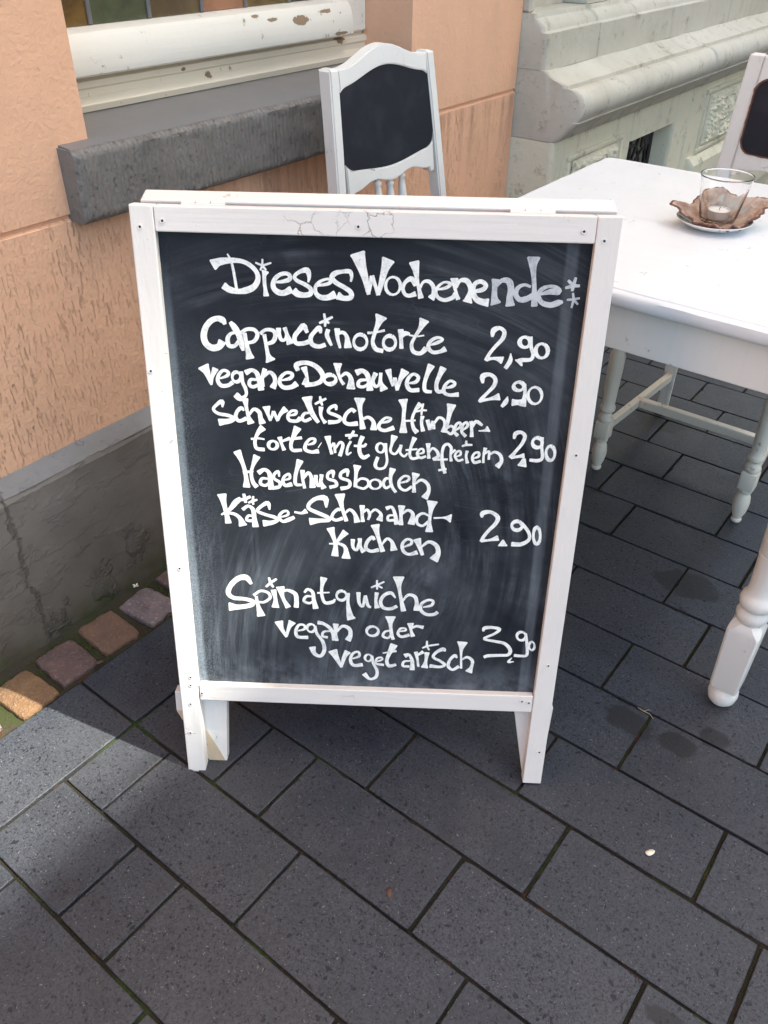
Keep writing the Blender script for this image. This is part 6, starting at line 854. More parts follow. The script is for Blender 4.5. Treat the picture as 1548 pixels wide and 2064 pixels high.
11: "-553,2534,128 -538,2498,116 -523,2462,103 -507,2426,90 -491,2388,78 -472,2347,68 -452,2306,58 -432,2263,49 -412,2221,39|-412,2246,35 -402,2290,43 -392,2336,51 -382,2379,59 -371,2418,66 -358,2450,73 -345,2476,78 -331,2501,84 -317,2527,89|-236,2396,23 -207,2409,29 -177,2421,35 -150,2434,40 -132,2449,43 -126,2471,43 -128,2497,42 -135,2520,40 -147,2533,39 -164,2535,39 -188,2528,40 -212,2515,41 -232,2497,43 -247,2473,45 -260,2441,47 -269,2406,49 -271,2375,51 -267,2344,52 -258,2312,53 -242,2285,54 -222,2268,55 -193,2264,55 -157,2269,55 -119,2279,55 -82,2287,55|76,2465,35 80,2429,37 84,2393,39 89,2357,41 97,2321,43 112,2284,44 131,2248,45 148,2212,46 159,2177,47 162,2143,48 160,2109,50 153,2078,51 141,2053,51 121,2033,50 95,2018,48 67,2009,47 41,2010,47 18,2024,51 -3,2049,57 -24,2078,64 -45,2105,71|153,2360,19 176,2370,23 200,2380,26 221,2390,29 236,2401,31 241,2413,32 240,2426,32 234,2437,31 225,2444,31 211,2444,32 191,2441,33 171,2433,34 156,2421,35 144,2400,36 135,2372,37 131,2344,38 137,2323,39 158,2312,39 190,2307,39 227,2304,39 261,2300,39|36,2490,27 55,2476,30 67,2456,35 72,2430,40 69,2404,43 57,2381,40 40,2365,35 19,2358,30 -3,2361,27 -21,2375,30 -34,2396,35 -39,2421,41 -35,2448,43 -24,2470,40 -6,2486,35 15,2493,29 36,2490,27|419,2698,115 401,2654,102 382,2611,88 364,2568,76 348,2527,66 335,2487,60 323,2449,57 314,2413,55 311,2380,54 315,2350,55 323,2322,57 336,2299,58 353,2285,59 374,2284,57 401,2292,54 429,2304,50 456,2315,47|249,2529,23 318,2546,28 387,2563,33 456,2580,39|602,2496,70 618,2505,63 634,2516,56 649,2523,50 664,2519,46 679,2501,46 694,2472,48 708,2437,51 717,2401,54 722,2362,58 723,2319,62 723,2275,66 723,2231,70|688,2400,27 661,2397,30 633,2395,33 608,2391,36 589,2382,39 576,2364,41 568,2339,42 566,2314,43 572,2296,43 588,2289,42 614,2288,41 644,2289,40 671,2289,39|771,2572,54 779,2536,50 787,2500,46 795,2465,42 802,2430,39 807,2396,37 812,2363,36 816,2330,36 820,2297,35|793,2513,31 823,2537,39 853,2560,46 883,2583,54|948,2569,69 945,2529,62 942,2489,53 938,2449,47 935,2412,46 931,2378,54 927,2347,67 924,2316,83 920,2285,97|1231,2615,31 1225,2627,40 1220,2641,51 1213,2651,60 1200,2654,65 1177,2645,65 1148,2630,60 1119,2610,54 1095,2589,50 1076,2566,48 1059,2540,47 1049,2514,47 1050,2490,46 1068,2472,46 1098,2455,46 1133,2440,46 1162,2424,46 1186,2406,47 1210,2388,49 1228,2371,50 1236,2355,50 1231,2340,50 1216,2326,48 1194,2315,47 1167,2308,47 1134,2306,48 1093,2310,51 1050,2315,55 1008,2319,58|1424,2497,27 1417,2512,34 1410,2529,42 1403,2542,49 1392,2544,54 1375,2532,54 1354,2510,51 1334,2484,48 1318,2456,46 1306,2427,47 1297,2394,48 1292,2361,50 1295,2334,50 1305,2310,50 1324,2287,48 1345,2271,47 1368,2264,47 1390,2271,47 1414,2289,48 1439,2311,49 1463,2330,50|1495,2798,137 1492,2754,110 1489,2711,82 1486,2664,56 1486,2608,38 1489,2539,31 1494,2460,31 1499,2378,33 1504,2296,35|1504,2466,27 1526,2481,32 1547,2499,37 1569,2513,42 1590,2518,46 1613,2511,48 1637,2495,49 1658,2474,50 1673,2450,50 1678,2423,49 1676,2391,46 1671,2358,46 1665,2329,50 1658,2303,61 1649,2280,77 1640,2257,95 1631,2234,112|939,2700,31 939,2712,31 939,2724,32 939,2735,32 939,2747,32 939,2759,31 939,2771,30 939,2783,28 939,2794,26|939,2700,31 963,2705,31 986,2710,32 1010,2716,32 1033,2721,32 1057,2726,31 1080,2732,30 1104,2737,28 1127,2742,26|939,2700,31 944,2691,31 949,2681,32 954,2672,32 959,2663,32 964,2654,31 969,2644,30 974,2635,28 979,2626,26|939,2700,31 931,2695,31 922,2689,32 914,2684,32 906,2679,32 897,2674,31 889,2669,30 880,2664,28 872,2658,26",
12: "1601,7653,32 1602,7675,43 1602,7697,54 1604,7718,64 1611,7735,70 1626,7749,68 1645,7760,61 1667,7768,53 1686,7770,47 1705,7765,46 1724,7754,47 1741,7739,49 1751,7723,51 1755,7703,52 1754,7681,53 1748,7657,54 1738,7632,54 1722,7608,52 1701,7582,50 1678,7556,47 1656,7531,45 1636,7505,44 1616,7479,44 1598,7453,44 1582,7428,45 1570,7404,46 1560,7381,46 1552,7358,47 1543,7335,48|1542,7346,45 1570,7352,42 1598,7357,38 1626,7362,36 1653,7363,39 1678,7360,47 1703,7355,59 1728,7348,73 1753,7341,87|1860,7437,13 1861,7411,25 1863,7386,39 1864,7361,51 1860,7336,58 1851,7311,59 1837,7286,55 1822,7261,50 1807,7236,45|2100,7659,47 2105,7626,47 2110,7591,46 2115,7558,45 2121,7528,45 2130,7500,44 2141,7474,44 2150,7451,44 2155,7429,45 2154,7408,45 2151,7389,46 2143,7373,47 2128,7361,48 2104,7355,49 2072,7353,50 2040,7352,52 2015,7349,58 2000,7342,68 1991,7333,82 1985,7323,98 1977,7314,112|2053,7656,42 2078,7643,50 2096,7621,56 2105,7595,58 2102,7568,53 2089,7545,45 2068,7529,39 2041,7522,37 2014,7526,42 1989,7540,50 1971,7562,57 1962,7588,58 1965,7614,53 1978,7638,45 1999,7654,39 2026,7660,37 2053,7656,42|2284,7572,39 2313,7553,47 2334,7523,53 2345,7487,54 2343,7449,50 2329,7417,43 2305,7395,36 2275,7386,35 2243,7391,39 2214,7411,47 2193,7441,53 2183,7478,54 2184,7515,50 2198,7547,42 2222,7569,36 2252,7578,35 2284,7572,39",
13: "1520,7021,33 1516,7046,44 1511,7071,56 1509,7094,66 1514,7113,71 1530,7126,69 1553,7136,62 1579,7141,54 1603,7141,49 1626,7134,48 1649,7120,49 1669,7103,51 1682,7083,52 1688,7063,52 1688,7039,53 1682,7014,53 1673,6988,52 1657,6962,50 1635,6934,47 1611,6906,44 1589,6881,43 1569,6858,43 1551,6836,45 1533,6817,46 1519,6800,46 1509,6787,44 1501,6777,41 1495,6768,37 1488,6758,33|1496,6769,46 1529,6776,43 1563,6783,39 1596,6790,37 1628,6798,39 1660,6807,47 1691,6816,59 1721,6825,73 1752,6834,85|2078,7018,42 2083,6992,42 2088,6966,41 2093,6940,41 2096,6915,42 2097,6892,44 2098,6871,47 2097,6850,51 2096,6827,56 2093,6802,61 2089,6776,68 2084,6748,75 2080,6721,82|2093,6766,82 2069,6765,79 2045,6764,76 2021,6763,73 2001,6763,72 1984,6762,74 1969,6762,77 1956,6761,82 1942,6761,85|2026,7046,50 2050,7034,55 2067,7016,55 2075,6994,49 2073,6971,41 2060,6951,36 2039,6937,37 2012,6931,42 1985,6935,50 1961,6946,55 1944,6964,55 1936,6987,49 1939,7009,41 1952,7029,36 1973,7043,36 1999,7049,42 2026,7046,50|1868,6841,13 1864,6822,27 1861,6804,42 1856,6785,55 1849,6767,62 1839,6749,61 1827,6732,54 1814,6715,45 1801,6698,36|2257,6978,39 2290,6954,43 2314,6917,43 2327,6873,39 2325,6827,33 2309,6787,29 2282,6759,29 2248,6748,33 2211,6755,39 2178,6779,43 2153,6816,43 2141,6861,39 2143,6907,33 2159,6947,28 2186,6974,29 2220,6985,33 2257,6978,39",
14: "2008,6236,30 2010,6256,39 2012,6277,48 2015,6296,56 2023,6311,60 2038,6322,59 2058,6330,55 2080,6334,50 2098,6332,47 2116,6324,47 2133,6311,48 2147,6294,49 2155,6274,50 2154,6250,50 2147,6222,49 2136,6192,48 2122,6162,47 2106,6134,46 2086,6104,44 2065,6076,43 2046,6048,44 2030,6023,46 2015,5999,50 2000,5976,54 1985,5953,58|1994,5953,41 2018,5958,40 2042,5962,39 2065,5967,39 2088,5971,41 2108,5975,44 2127,5979,49 2145,5983,55 2164,5987,61|2173,5941,42 2167,5905,64 2161,5870,86 2155,5834,109|2395,6264,43 2396,6227,42 2397,6191,41 2399,6154,41 2401,6117,40 2408,6078,41 2417,6037,41 2424,5999,43 2425,5969,44 2418,5948,46 2406,5934,48 2389,5926,50 2369,5920,51 2345,5917,50 2316,5919,48 2286,5922,46 2256,5925,44|2352,6257,57 2376,6243,55 2394,6220,48 2402,6192,41 2401,6164,37 2389,6139,39 2368,6122,46 2343,6115,53 2316,6119,57 2292,6133,55 2275,6156,48 2266,6184,41 2268,6213,37 2280,6237,39 2300,6254,45 2326,6261,53 2352,6257,57|2542,6139,53 2564,6117,51 2582,6083,45 2591,6042,38 2592,6001,34 2583,5965,36 2565,5940,43 2543,5930,50 2518,5936,53 2495,5958,52 2478,5992,45 2468,6033,38 2468,6075,34 2478,6110,36 2495,6135,42 2517,6145,49 2542,6139,53",
15: "1649,5002,28 1648,5020,40 1646,5039,53 1647,5057,64 1657,5071,70 1678,5081,68 1708,5090,61 1741,5094,53 1772,5091,49 1801,5080,51 1832,5061,55 1859,5038,60 1876,5015,63 1882,4992,63 1879,4967,61 1870,4941,59 1857,4913,56 1837,4883,55 1811,4850,53 1782,4818,51 1758,4787,50 1739,4758,49 1721,4731,49 1706,4705,50 1693,4681,50 1684,4661,49 1678,4643,48 1673,4626,47 1667,4608,46|1667,4614,43 1697,4618,41 1728,4622,38 1758,4626,37 1788,4632,39 1817,4640,46 1846,4649,56 1874,4660,67 1903,4670,78|1983,4642,25 1984,4611,56 1985,4580,87 1986,4549,118|2225,4924,53 2249,4901,52 2273,4878,51 2295,4854,50 2315,4830,49 2332,4805,48 2346,4780,47 2357,4754,46 2364,4730,46 2367,4708,47 2367,4686,49 2361,4666,51 2350,4647,53 2331,4628,56 2306,4609,59 2277,4592,62 2247,4580,64 2217,4576,64 2185,4576,63 2152,4578,62 2120,4579,61|2187,4954,56 2213,4940,48 2232,4917,41 2241,4890,38 2238,4862,42 2225,4837,50 2202,4820,58 2174,4812,60 2144,4816,56 2118,4830,49 2099,4853,41 2091,4881,38 2093,4909,42 2107,4933,50 2130,4951,57 2158,4958,60 2187,4954,56|2474,4864,52 2494,4836,45 2509,4792,38 2519,4740,36 2521,4686,39 2515,4639,47 2502,4607,54 2484,4595,56 2463,4603,53 2444,4632,45 2428,4676,38 2419,4729,36 2417,4783,39 2423,4829,47 2436,4860,53 2454,4873,56 2474,4864,52",
16: "1806,3024,30 1808,3040,39 1809,3056,48 1813,3071,56 1825,3083,60 1846,3091,60 1875,3097,56 1908,3100,52 1939,3100,49 1972,3097,49 2009,3092,51 2040,3083,52 2056,3071,53 2053,3054,51 2036,3032,47 2012,3008,44 1986,2986,41 1955,2966,41 1918,2945,41 1882,2926,41 1856,2910,42 1840,2898,42 1831,2889,41 1830,2882,41 1839,2874,42 1862,2867,42 1896,2860,43 1936,2854,44 1977,2846,45 2021,2839,47 2068,2832,49 2115,2823,51 2155,2808,53 2187,2784,54 2215,2755,56 2237,2723,57 2251,2695,57 2257,2668,57 2255,2641,56 2246,2617,54 2230,2598,53 2205,2588,52 2172,2584,51 2134,2582,50 2095,2580,50 2051,2576,51 2003,2572,54 1957,2568,56 1920,2564,57 1896,2558,56 1881,2551,53 1869,2543,49 1855,2536,46|2290,2542,15 2275,2519,23 2257,2495,32 2244,2474,39 2242,2460,42 2254,2456,39 2277,2459,32 2304,2465,23 2329,2469,15|2465,3010,41 2475,2965,41 2485,2919,41 2494,2873,41 2502,2825,42 2510,2770,42 2519,2710,44 2524,2654,45 2521,2613,46 2510,2592,46 2492,2586,45 2470,2586,45 2446,2586,46 2420,2585,47 2390,2586,49 2359,2589,51 2328,2591,53|2421,3035,39 2445,3020,33 2463,2995,33 2471,2966,37 2469,2935,44 2457,2908,49 2437,2890,50 2411,2882,46 2384,2886,39 2360,2901,33 2342,2926,33 2334,2955,37 2336,2986,44 2348,3012,49 2368,3031,50 2394,3039,46 2421,3035,39|2591,2857,32 2607,2841,27 2619,2816,27 2625,2786,30 2626,2755,36 2619,2728,41 2607,2710,41 2592,2702,38 2575,2707,32 2559,2723,27 2547,2748,27 2541,2778,30 2541,2809,36 2547,2836,41 2559,2854,41 2575,2862,37 2591,2857,32",
}

names = {0: 'heading', 1: 'heading', 12: 'price', 13: 'price', 14: 'price', 15: 'price', 16: 'price'}
cnt = 0
for key, txt in WRITING.items():
    bm = bmesh.new()
    for st in txt.split('|'):
        P = [tuple(float(v)*1e-4 for v in q.split(',')) for q in st.split()]
        cnt += 1; prev = None
        for i, (a, b, wd_) in enumerate(P):
            p0 = P[max(0, i-1)]; p1 = P[min(len(P)-1, i+1)]
            dx, dy = p1[0]-p0[0], p1[1]-p0[1]; l = math.hypot(dx, dy) or 1
            fl = max(0, 1 - min(i, len(P)-1-i)/2.5)*.16 if wd_ > .0035 and len(P) != 17 else 0
            wd_ *= 1.07 + fl
            nx_, ny_ = -dy/l*wd_/2, dx/l*wd_/2
            jt = 1 + .05*noise.noise((a*300, b*300, cnt))
            h = .0118 - .00025 - ((cnt*7) % 60)*.000004 - i*.0000015
            cur = [bm.verts.new(bf(a+nx_*jt, b+ny_*jt, h)), bm.verts.new(bf(a, b, h)), bm.verts.new(bf(a-nx_*jt, b-ny_*jt, h))]
            if prev:
                bm.faces.new((prev[0], prev[1], cur[1], cur[0])); bm.faces.new((prev[1], prev[2], cur[2], cur[1]))
            prev = cur
            if i in (0, len(P)-1) and not (abs(P[0][0]-P[-1][0]) < 1e-6 and abs(P[0][1]-P[-1][1]) < 1e-6):
                # softly rounded pen ends
                s_ = -1 if i == 0 else 1; ex, ey = dx/l*s_, dy/l*s_; rr = min(wd_*.16, .0013)
                e1 = bm.verts.new(bf(a+nx_*.82+ex*rr, b+ny_*.82+ey*rr, h)); e2 = bm.verts.new(bf(a-nx_*.82+ex*rr, b-ny_*.82+ey*rr, h))
                bm.faces.new((cur[0], cur[1], e1)); bm.faces.new((cur[1], e2, e1)); bm.faces.new((cur[1], cur[2], e2))
    obj('chalk_' + names.get(key, 'lettering'), bm, M_chalkf if key == 1 else M_chalk, panel)

# ================================================================== TABLE
TX0, TX1, TY0, TY1, TZ = -.812, -.070, 1.160, 1.900, .740
table = empty('cafe_table', ((TX0+TX1)/2, (TY0+TY1)/2, 0), label='square white painted cafe table with turned legs, right behind the A-board', cat='table')
tx, ty = (TX1-TX0)/2, (TY1-TY0)/2
bm = bmesh.new()
t = bmesh.new()
# top: rounded edge profile, slightly scalloped by wear
prof = [(.005, .002), (.0020, .0042), (.0002, .009), (0, .0175), (.0014, .0225), (.0055, .0252), (.0092, .0266), (.0102, .0256), (.0114, .0256), (.0122, .0275)]
ringv = []
def ring_at(ins, z, wob=0.0):
    pts = []; X, Y = tx-ins, ty-ins; rc = .014; n = 40
    corners = [(X-rc, Y-rc, 0), (-X+rc, Y-rc, 90), (-X+rc, -Y+rc, 180), (X-rc, -Y+rc, 270)]
    for ci, (cx, cy, a0) in enumerate(corners):
        for k in range(5):
            a = RD(a0+k*22.5); pts.append((cx+rc*cos(a), cy+rc*sin(a)))
        nx2, ny2, a2 = corners[(ci+1) % 4]; a = RD(a0+90)
        sx, sy = cx+rc*cos(a), cy+rc*sin(a); ex, ey = nx2+rc*cos(a), ny2+rc*sin(a)
        for k in range(1, n): pts.append((sx+(ex-sx)*k/n, sy+(ey-sy)*k/n))
    return [t.verts.new((x + wob*noise.noise((x*28, y*28, z*70)), y + wob*noise.noise((x*28, y*28, z*70+4)), z + wob*.7*noise.noise((x*14, y*14, 9)))) for x, y in pts]
for ins, z in prof: ringv.append(ring_at(ins, TZ-.0275+z, .0012))
for a, b in zip(ringv, ringv[1:]):
    n = len(a)
    for i in range(n): t.faces.new((a[i], a[(i+1) % n], b[(i+1) % n], b[i]))
t.faces.new(ringv[-1]); t.faces.new(ringv[0][::-1])
join(bm, t)
obj('table_top', bm, M_table, table, smooth=True, auto=40)
ap = .020
for (x0, x1, y0_, y1_) in ((-tx+ap, tx-ap, -ty+ap, -ty+ap+.02), (-tx+ap, tx-ap, ty-ap-.02, ty-ap), (-tx+ap, -tx+ap+.02, -ty+ap+.0205, ty-ap-.0205), (tx-ap-.02, tx-ap, -ty+ap+.0205, ty-ap-.0205)):
    bm = bmesh.new(); box(bm, x0, x1, y0_, y1_, TZ-.101, TZ-.0262, .0015); obj('apron', bm, M_tleg, table)
def table_leg():
    bm = bmesh.new()
    lathe(bm, [(.008, 0), (.019, .003), (.0265, .012), (.0290, .024), (.0275, .037), (.022, .046), (.0205, .050)], n=28)
    # square tapered block with chamfered shoulders
    t = bmesh.new(); rings = []
    for h, z, c in ((.0255, .0495, .004), (.0268, .054, .004), (.0302, .190, .004), (.0300, .196, .006), (.0285, .204, .012), (.0245, .212, .0145)):
        pts = [(h, h-c), (h-c, h), (-h+c, h), (-h, h-c), (-h, -h+c), (-h+c, -h), (h-c, -h), (h, -h+c)]
        rings.append([t.verts.new((x, y, z)) for x, y in pts])
    for a, b in zip(rings, rings[1:]):
        for i in range(8): t.faces.new((a[i], a[(i+1) % 8], b[(i+1) % 8], b[i]))
    t.faces.new(rings[0][::-1]); t.faces.new(rings[-1]); join(bm, t)
    pr = [(.0225, .2115), (.0260, .216), (.0290, .222), (.0298, .229), (.0280, .236), (.0262, .240), (.0262, .244), (.0300, .249), (.0318, .257), (.0300, .266), (.0262, .272), (.0238, .280), (.0230, .292), (.0236, .310), (.0252, .350), (.0262, .3595), (.0256, .3605), (.0264, .362), (.0285, .430), (.0300, .50), (.0295, .545), (.0270, .560), (.0300, .572), (.0270, .584), (.026, .590)]
    lathe(bm, pr, n=32)
    box(bm, -.0285, .0285, -.0285, .0285, .590, TZ-.028, .003)
    return bm
lg = obj('leg', table_leg(), M_tleg, table, smooth=True, auto=35)
first = True
for (x, y) in ((tx-.050, -ty+.054), (-tx+.050, -ty+.054), (-tx+.050, ty-.054), (tx-.050, ty-.054)):
    o = lg if first else lg.copy()
    if not first: COL.objects.link(o)
    first = False; o.location = (x, y, 0); o.scale = (.93, .93, 1)

# ================================================================== CHAIRS
def make_chair(name, loc, rz, P, **k):
    """local x: across, y: towards the sitter's knees, z up; origin on the floor below the back"""
    root = empty(name, loc, rz, **k)
    Z, wt, wb, lean = P['top'], P['wt'], P['wb'], P['lean']
    SZ = .45; m = P['m']
    def bp(s, z, d=0.0):           # point in the back: s across at height z, d forward
        y = -lean*max(0, (z-SZ)/(Z-SZ))**1.15
        return (s, y + d, z)
    pw, pd = P['pw'], P.get('pd', .030)
    def half(z): return (wb + (wt-wb)*max(0, min(1, (z-SZ)/(Z-SZ))))/2
    for sgn in (-1, 1):
        t = bmesh.new(); rings = []
        for z in (0, .12, .25, .40, .46, .55, .65, .75, .85, Z-.02, Z-.004, Z):
            xo = half(z); taper = 1 if z > .3 else .8+.2*z/.3
            e = .004 if z >= Z-.001 else 0
            y0 = bp(0, z)[1] + (-.02*(1-z/.4) if z < .4 else 0)
            xs = sorted((sgn*(xo-e), sgn*(xo-pw*taper+e)))
            rings.append([t.verts.new(p) for p in ((xs[0], y0-pd/2*taper, z), (xs[1], y0-pd/2*taper, z), (xs[1], y0+pd/2*taper-e, z), (xs[0], y0+pd/2*taper-e, z))])
        for a, b in zip(rings, rings[1:]):
            for i in range(4): t.faces.new((a[i], a[(i+1) % 4], b[(i+1) % 4], b[i]))
        t.faces.new(rings[0][::-1]); t.faces.new(rings[-1]); bmesh.ops.recalc_face_normals(t, faces=t.faces[:])
        bmesh.ops.bevel(t, geom=[e for e in t.edges if abs(e.verts[0].co.z-e.verts[1].co.z) > .01 or e.verts[0].co.z > Z-.001], offset=.003, segments=2, affect='EDGES')
        bm = bmesh.new(); join(bm, t); obj('back_post', bm, m, root, smooth=True, auto=35)
    def curve_piece(nm, fu, fl, x0, x1, d0, d1, mm, n=40, bev=.002, **kk):
        t = bmesh.new(); cols = []
        for i in range(n+1):
            x = x0 + (x1-x0)*i/n; a, b = fl(x), fu(x)
            cols.append([t.verts.new(bp(x, a, d0)), t.verts.new(bp(x, a, d1)), t.verts.new(bp(x, b, d1)), t.verts.new(bp(x, b, d0))])
        for a, b in zip(cols, cols[1:]):
            for i in range(4): t.faces.new((a[i], a[(i+1) % 4], b[(i+1) % 4], b[i]))
        t.faces.new(cols[0]); t.faces.new(cols[-1][::-1]); bmesh.ops.recalc_face_normals(t, faces=t.faces[:])
        if bev: bmesh.ops.bevel(t, geom=[e for e in t.edges if e.is_manifold and e.calc_face_angle(0) > .8], offset=bev, segments=2, affect='EDGES')
        bm = bmesh.new(); join(bm, t); return obj(nm, bm, mm, root, smooth=True, auto=38, **kk)
    hw = half(Z) - pw + .0005; hp = half(P['pz1']) - pw
    arch = P['arch']
    def crest(x):
        u = min(1, abs(x)/hw); return Z - .003 + arch*(.5+.5*cos(pi*min(1, u*1.08)))
    pt = P['pz1']; pb = P['pz0']; pe = P['pe']
    def ptop(x):
        u = min(1, abs(x)/pe); base = pt + arch*.85*(.5+.5*cos(pi*min(1, u*1.05)))
        cr = .03
        if abs(x) > pe-cr: q = (abs(x)-(pe-cr))/cr; base -= cr*(1-math.sqrt(max(0, 1-q*q)))
        return base
    def pbot(x):
        base = pb + P['bow']*(.5+.5*cos(pi*min(1, abs(x)/pe*1.0)))*-1 + P['bow']
        cr = .03
        if abs(x) > pe-cr: q = (abs(x)-(pe-cr))/cr; base += cr*(1-math.sqrt(max(0, 1-q*q)))
        return base
    curve_piece('crest_rail', crest, lambda x: ptop(x) if abs(x) < pe else (pt+pb)/2 + .04, -hw, hw, -.012, .013, P['mx'], 64)
    rail_b = P['rail_b']
    def rbot(x):
        u = min(1, abs(x)/hp); return rail_b - P['scal']*(math.sin(pi*min(1, u*1.15))**2)*-1 - (.010 if u > .93 else 0)
    curve_piece('lower_rail', lambda x: pbot(x) if abs(x) < pe else (pt+pb)/2 + .0395, rbot, -hp-.004, hp+.004, -.011, .0125, P['mx'], 64)
    e2 = pe + .0015
    curve_piece('slate_panel', lambda x: ptop(x*pe/e2)+.0015, lambda x: pbot(x*pe/e2)-.0015, -e2, e2, -.008, .0105, M_slate2, 48, 0)
    if P.get('worn'):
        # bare brown rim where the white paint has flaked off around the slate
        t = bmesh.new(); N = 120; ins, outs = [], []
        for i in range(N):
            a = 2*pi*i/N; c, s_ = cos(a), sin(a)
            x = pe*.995*max(-1, min(1, c*1.35)); z = ptop(x) if s_ > 0 else pbot(x)
            if abs(c*1.35) > 1: zc = (ptop(x)+pbot(x))/2; z = zc + (z-zc)*abs(s_)/math.sqrt(1-1/1.35**2)
            wv = .0015 + .0035*abs(noise.noise((x*60, z*60, 2)))
            zc = (pt+pb)/2
            L_ = math.hypot(x, z-zc); kx, kz = x/L_, (z-zc)/L_
            ins.append(t.verts.new(bp(x-kx*.002, z-kz*.002, .0131))); outs.append(t.verts.new(bp(x+kx*wv, z+kz*wv, .0134)))
        for i in range(N): t.faces.new((ins[i], ins[(i+1) % N], outs[(i+1) % N], outs[i]))
        bm = bmesh.new(); join(bm, t); obj('bare_wood_rim', bm, M_rust, root)
    curve_piece('bottom_rail', lambda x: .545, lambda x: .505, -half(.52)+pw-.003, half(.52)-pw+.003, -.009, .009, P['mx'], 4)
    # spindles
    zb = .543
    for s in (-P['sp'], 0, P['sp']):
        zt_ = rbot(s) + .002; h = zt_ - zb
        bm = bmesh.new(); pr = [(.006, 0), (.008, .03), (.0055, .06), (.0075, .10), (.0095, .30), (.0105, .5), (.0098, .7), (.0075, .86), (.006, .92), (.0085, .94), (.0085, .96), (.0055, .98), (.0065, 1.0)]
        lathe(bm, [(r_, z_*h) for r_, z_ in pr], n=14)
        a, b = Vector(bp(s, zb)), Vector(bp(s, zt_)); d = (b-a).normalized()
        bmesh.ops.transform(bm, matrix=Matrix.Translation(a) @ d.to_track_quat('Z', 'Y').to_matrix().to_4x4(), verts=bm.verts)
        obj('spindle', bm, m, root, smooth=True, auto=40)
    # seat
    fw, dp = P['fw'], P['dp']
    t = bmesh.new(); out = [(-wb/2+.005, -.012), (wb/2-.005, -.012), (fw/2+.012, dp+.005), (fw/2-.006, dp+.026), (-fw/2+.006, dp+.026), (-fw/2-.012, dp+.005)]
    bm = bmesh.new(); prism(bm, out, SZ-.022, SZ, .006, lambda p, q, d: (p, q, d), 2); obj('seat', bm, m, root, smooth=True, auto=40)
    bm = bmesh.new(); prism(bm, [(x*.93, y if y > 0 else y+.01) for x, y in out], SZ-.075, SZ-.0225, .002, lambda p, q, d: (p, q*.97, d)); obj('seat_apron', bm, m, root)
    bm = bmesh.new()
    pr = [(.010, 0), (.0125, .004), (.0125, .008), (.010, .012), (.0155, .028), (.0185, .045), (.0190, .058), (.0165, .074), (.0125, .084), (.0155, .089), (.0155, .094), (.013, .097)]
    lathe(bm, pr, n=22); box(bm, -.0185, .0185, -.0185, .0185, .0965, .1465, .005, 2)
    pr = [(.014, .146), (.018, .149), (.0195, .154), (.0175, .160), (.0135, .166), (.0125, .172), (.0185, .178), (.0195, .184), (.0175, .190), (.0155, .194), (.0160, .21), (.0175, .26), (.0190, .30), (.0195, .325), (.0165, .335), (.0125, .343), (.0125, .349), (.0185, .357), (.0190, .365)]
    lathe(bm, pr, n=22); box(bm, -.020, .020, -.020, .020, .3645, SZ-.024, .004, 2)
    leg = obj('front_leg', bm, M_legs, root, smooth=True, auto=35, loc=(-fw/2, dp, 0)); l2 = leg.copy(); COL.objects.link(l2); l2.location = (fw/2, dp, 0)
    # H stretchers
    zs = .122
    for sgn in (-1, 1):
        bm = bmesh.new(); a = Vector((sgn*(half(zs)-pw/2), -.012, zs)); b = Vector((sgn*fw/2, dp-.012, zs)); L_ = (b-a).length
        box(bm, -.0085, .0085, 0, L_, -.012, .012, .002); bmesh.ops.transform(bm, matrix=Matrix.Translation(a) @ Matrix.Rotation(-math.atan2(b.x-a.x, b.y-a.y), 4, 'Z'), verts=bm.verts); obj('side_stretcher', bm, M_legs, root)
    xm = (half(zs)-pw/2)*.5 + fw/4 - .008
    bm = bmesh.new(); box(bm, -xm, xm, dp*.5-.010, dp*.5+.010, zs-.0105, zs+.0135, .002); obj('cross_stretcher', bm, M_legs, root)
    return root

PC = dict(top=.957, wt=.330, wb=.405, lean=.060, pw=.025, m=M_chair, mx=M_chairx, pz1=.923, pz0=.766, arch=.029, pe=.150, bow=.012, rail_b=.737, scal=.011, sp=.041, fw=.37, dp=.37)
chair1 = make_chair('cafe_chair', (-1.055, 1.4395, 0), RD(-90), PC, label='white wooden chair with an arched slate back and three spindles, standing below the window sill', cat='chair', group='white chairs with slate backs at the table')
P2 = dict(PC, top=.930, wt=.334, wb=.362, lean=.055, pd=.018, pw=.037, pz1=.883, pz0=.722, arch=.02, pe=.133, rail_b=.690, scal=.004, bow=.004, worn=True)
chair2 = make_chair('cafe_chair', (-.472, 2.165, 0), RD(180), P2, label='white wooden chair at the right edge, its slate ringed by flaked paint', cat='chair', group='white chairs with slate backs at the table')

# ================================================================== CANDLE ON THE TABLE
CX, CY = -.440, 1.548
saucer = empty('saucer', (CX, CY, TZ), label='small white saucer with a dark inside, under the dried leaf on the table', cat='saucer')
bm = bmesh.new(); lathe(bm, [(.030, 0), (.034, .0), (.036, .002), (.052, .007), (.0645, .0145), (.066, .0158), (.0650, .0165)], n=56, cap=False)
t = bmesh.new(); join(bm, t)
obj('outer_glaze', bm, M_ceramic, saucer, smooth=True)
bm = bmesh.new(); lathe(bm, [(.0650, .0165), (.063, .0160), (.050, .0092), (.036, .005), (.030, .0042), (.0005, .0040)], n=56, cap=False); obj('inner_glaze', bm, M_ceramicd, saucer, smooth=True)
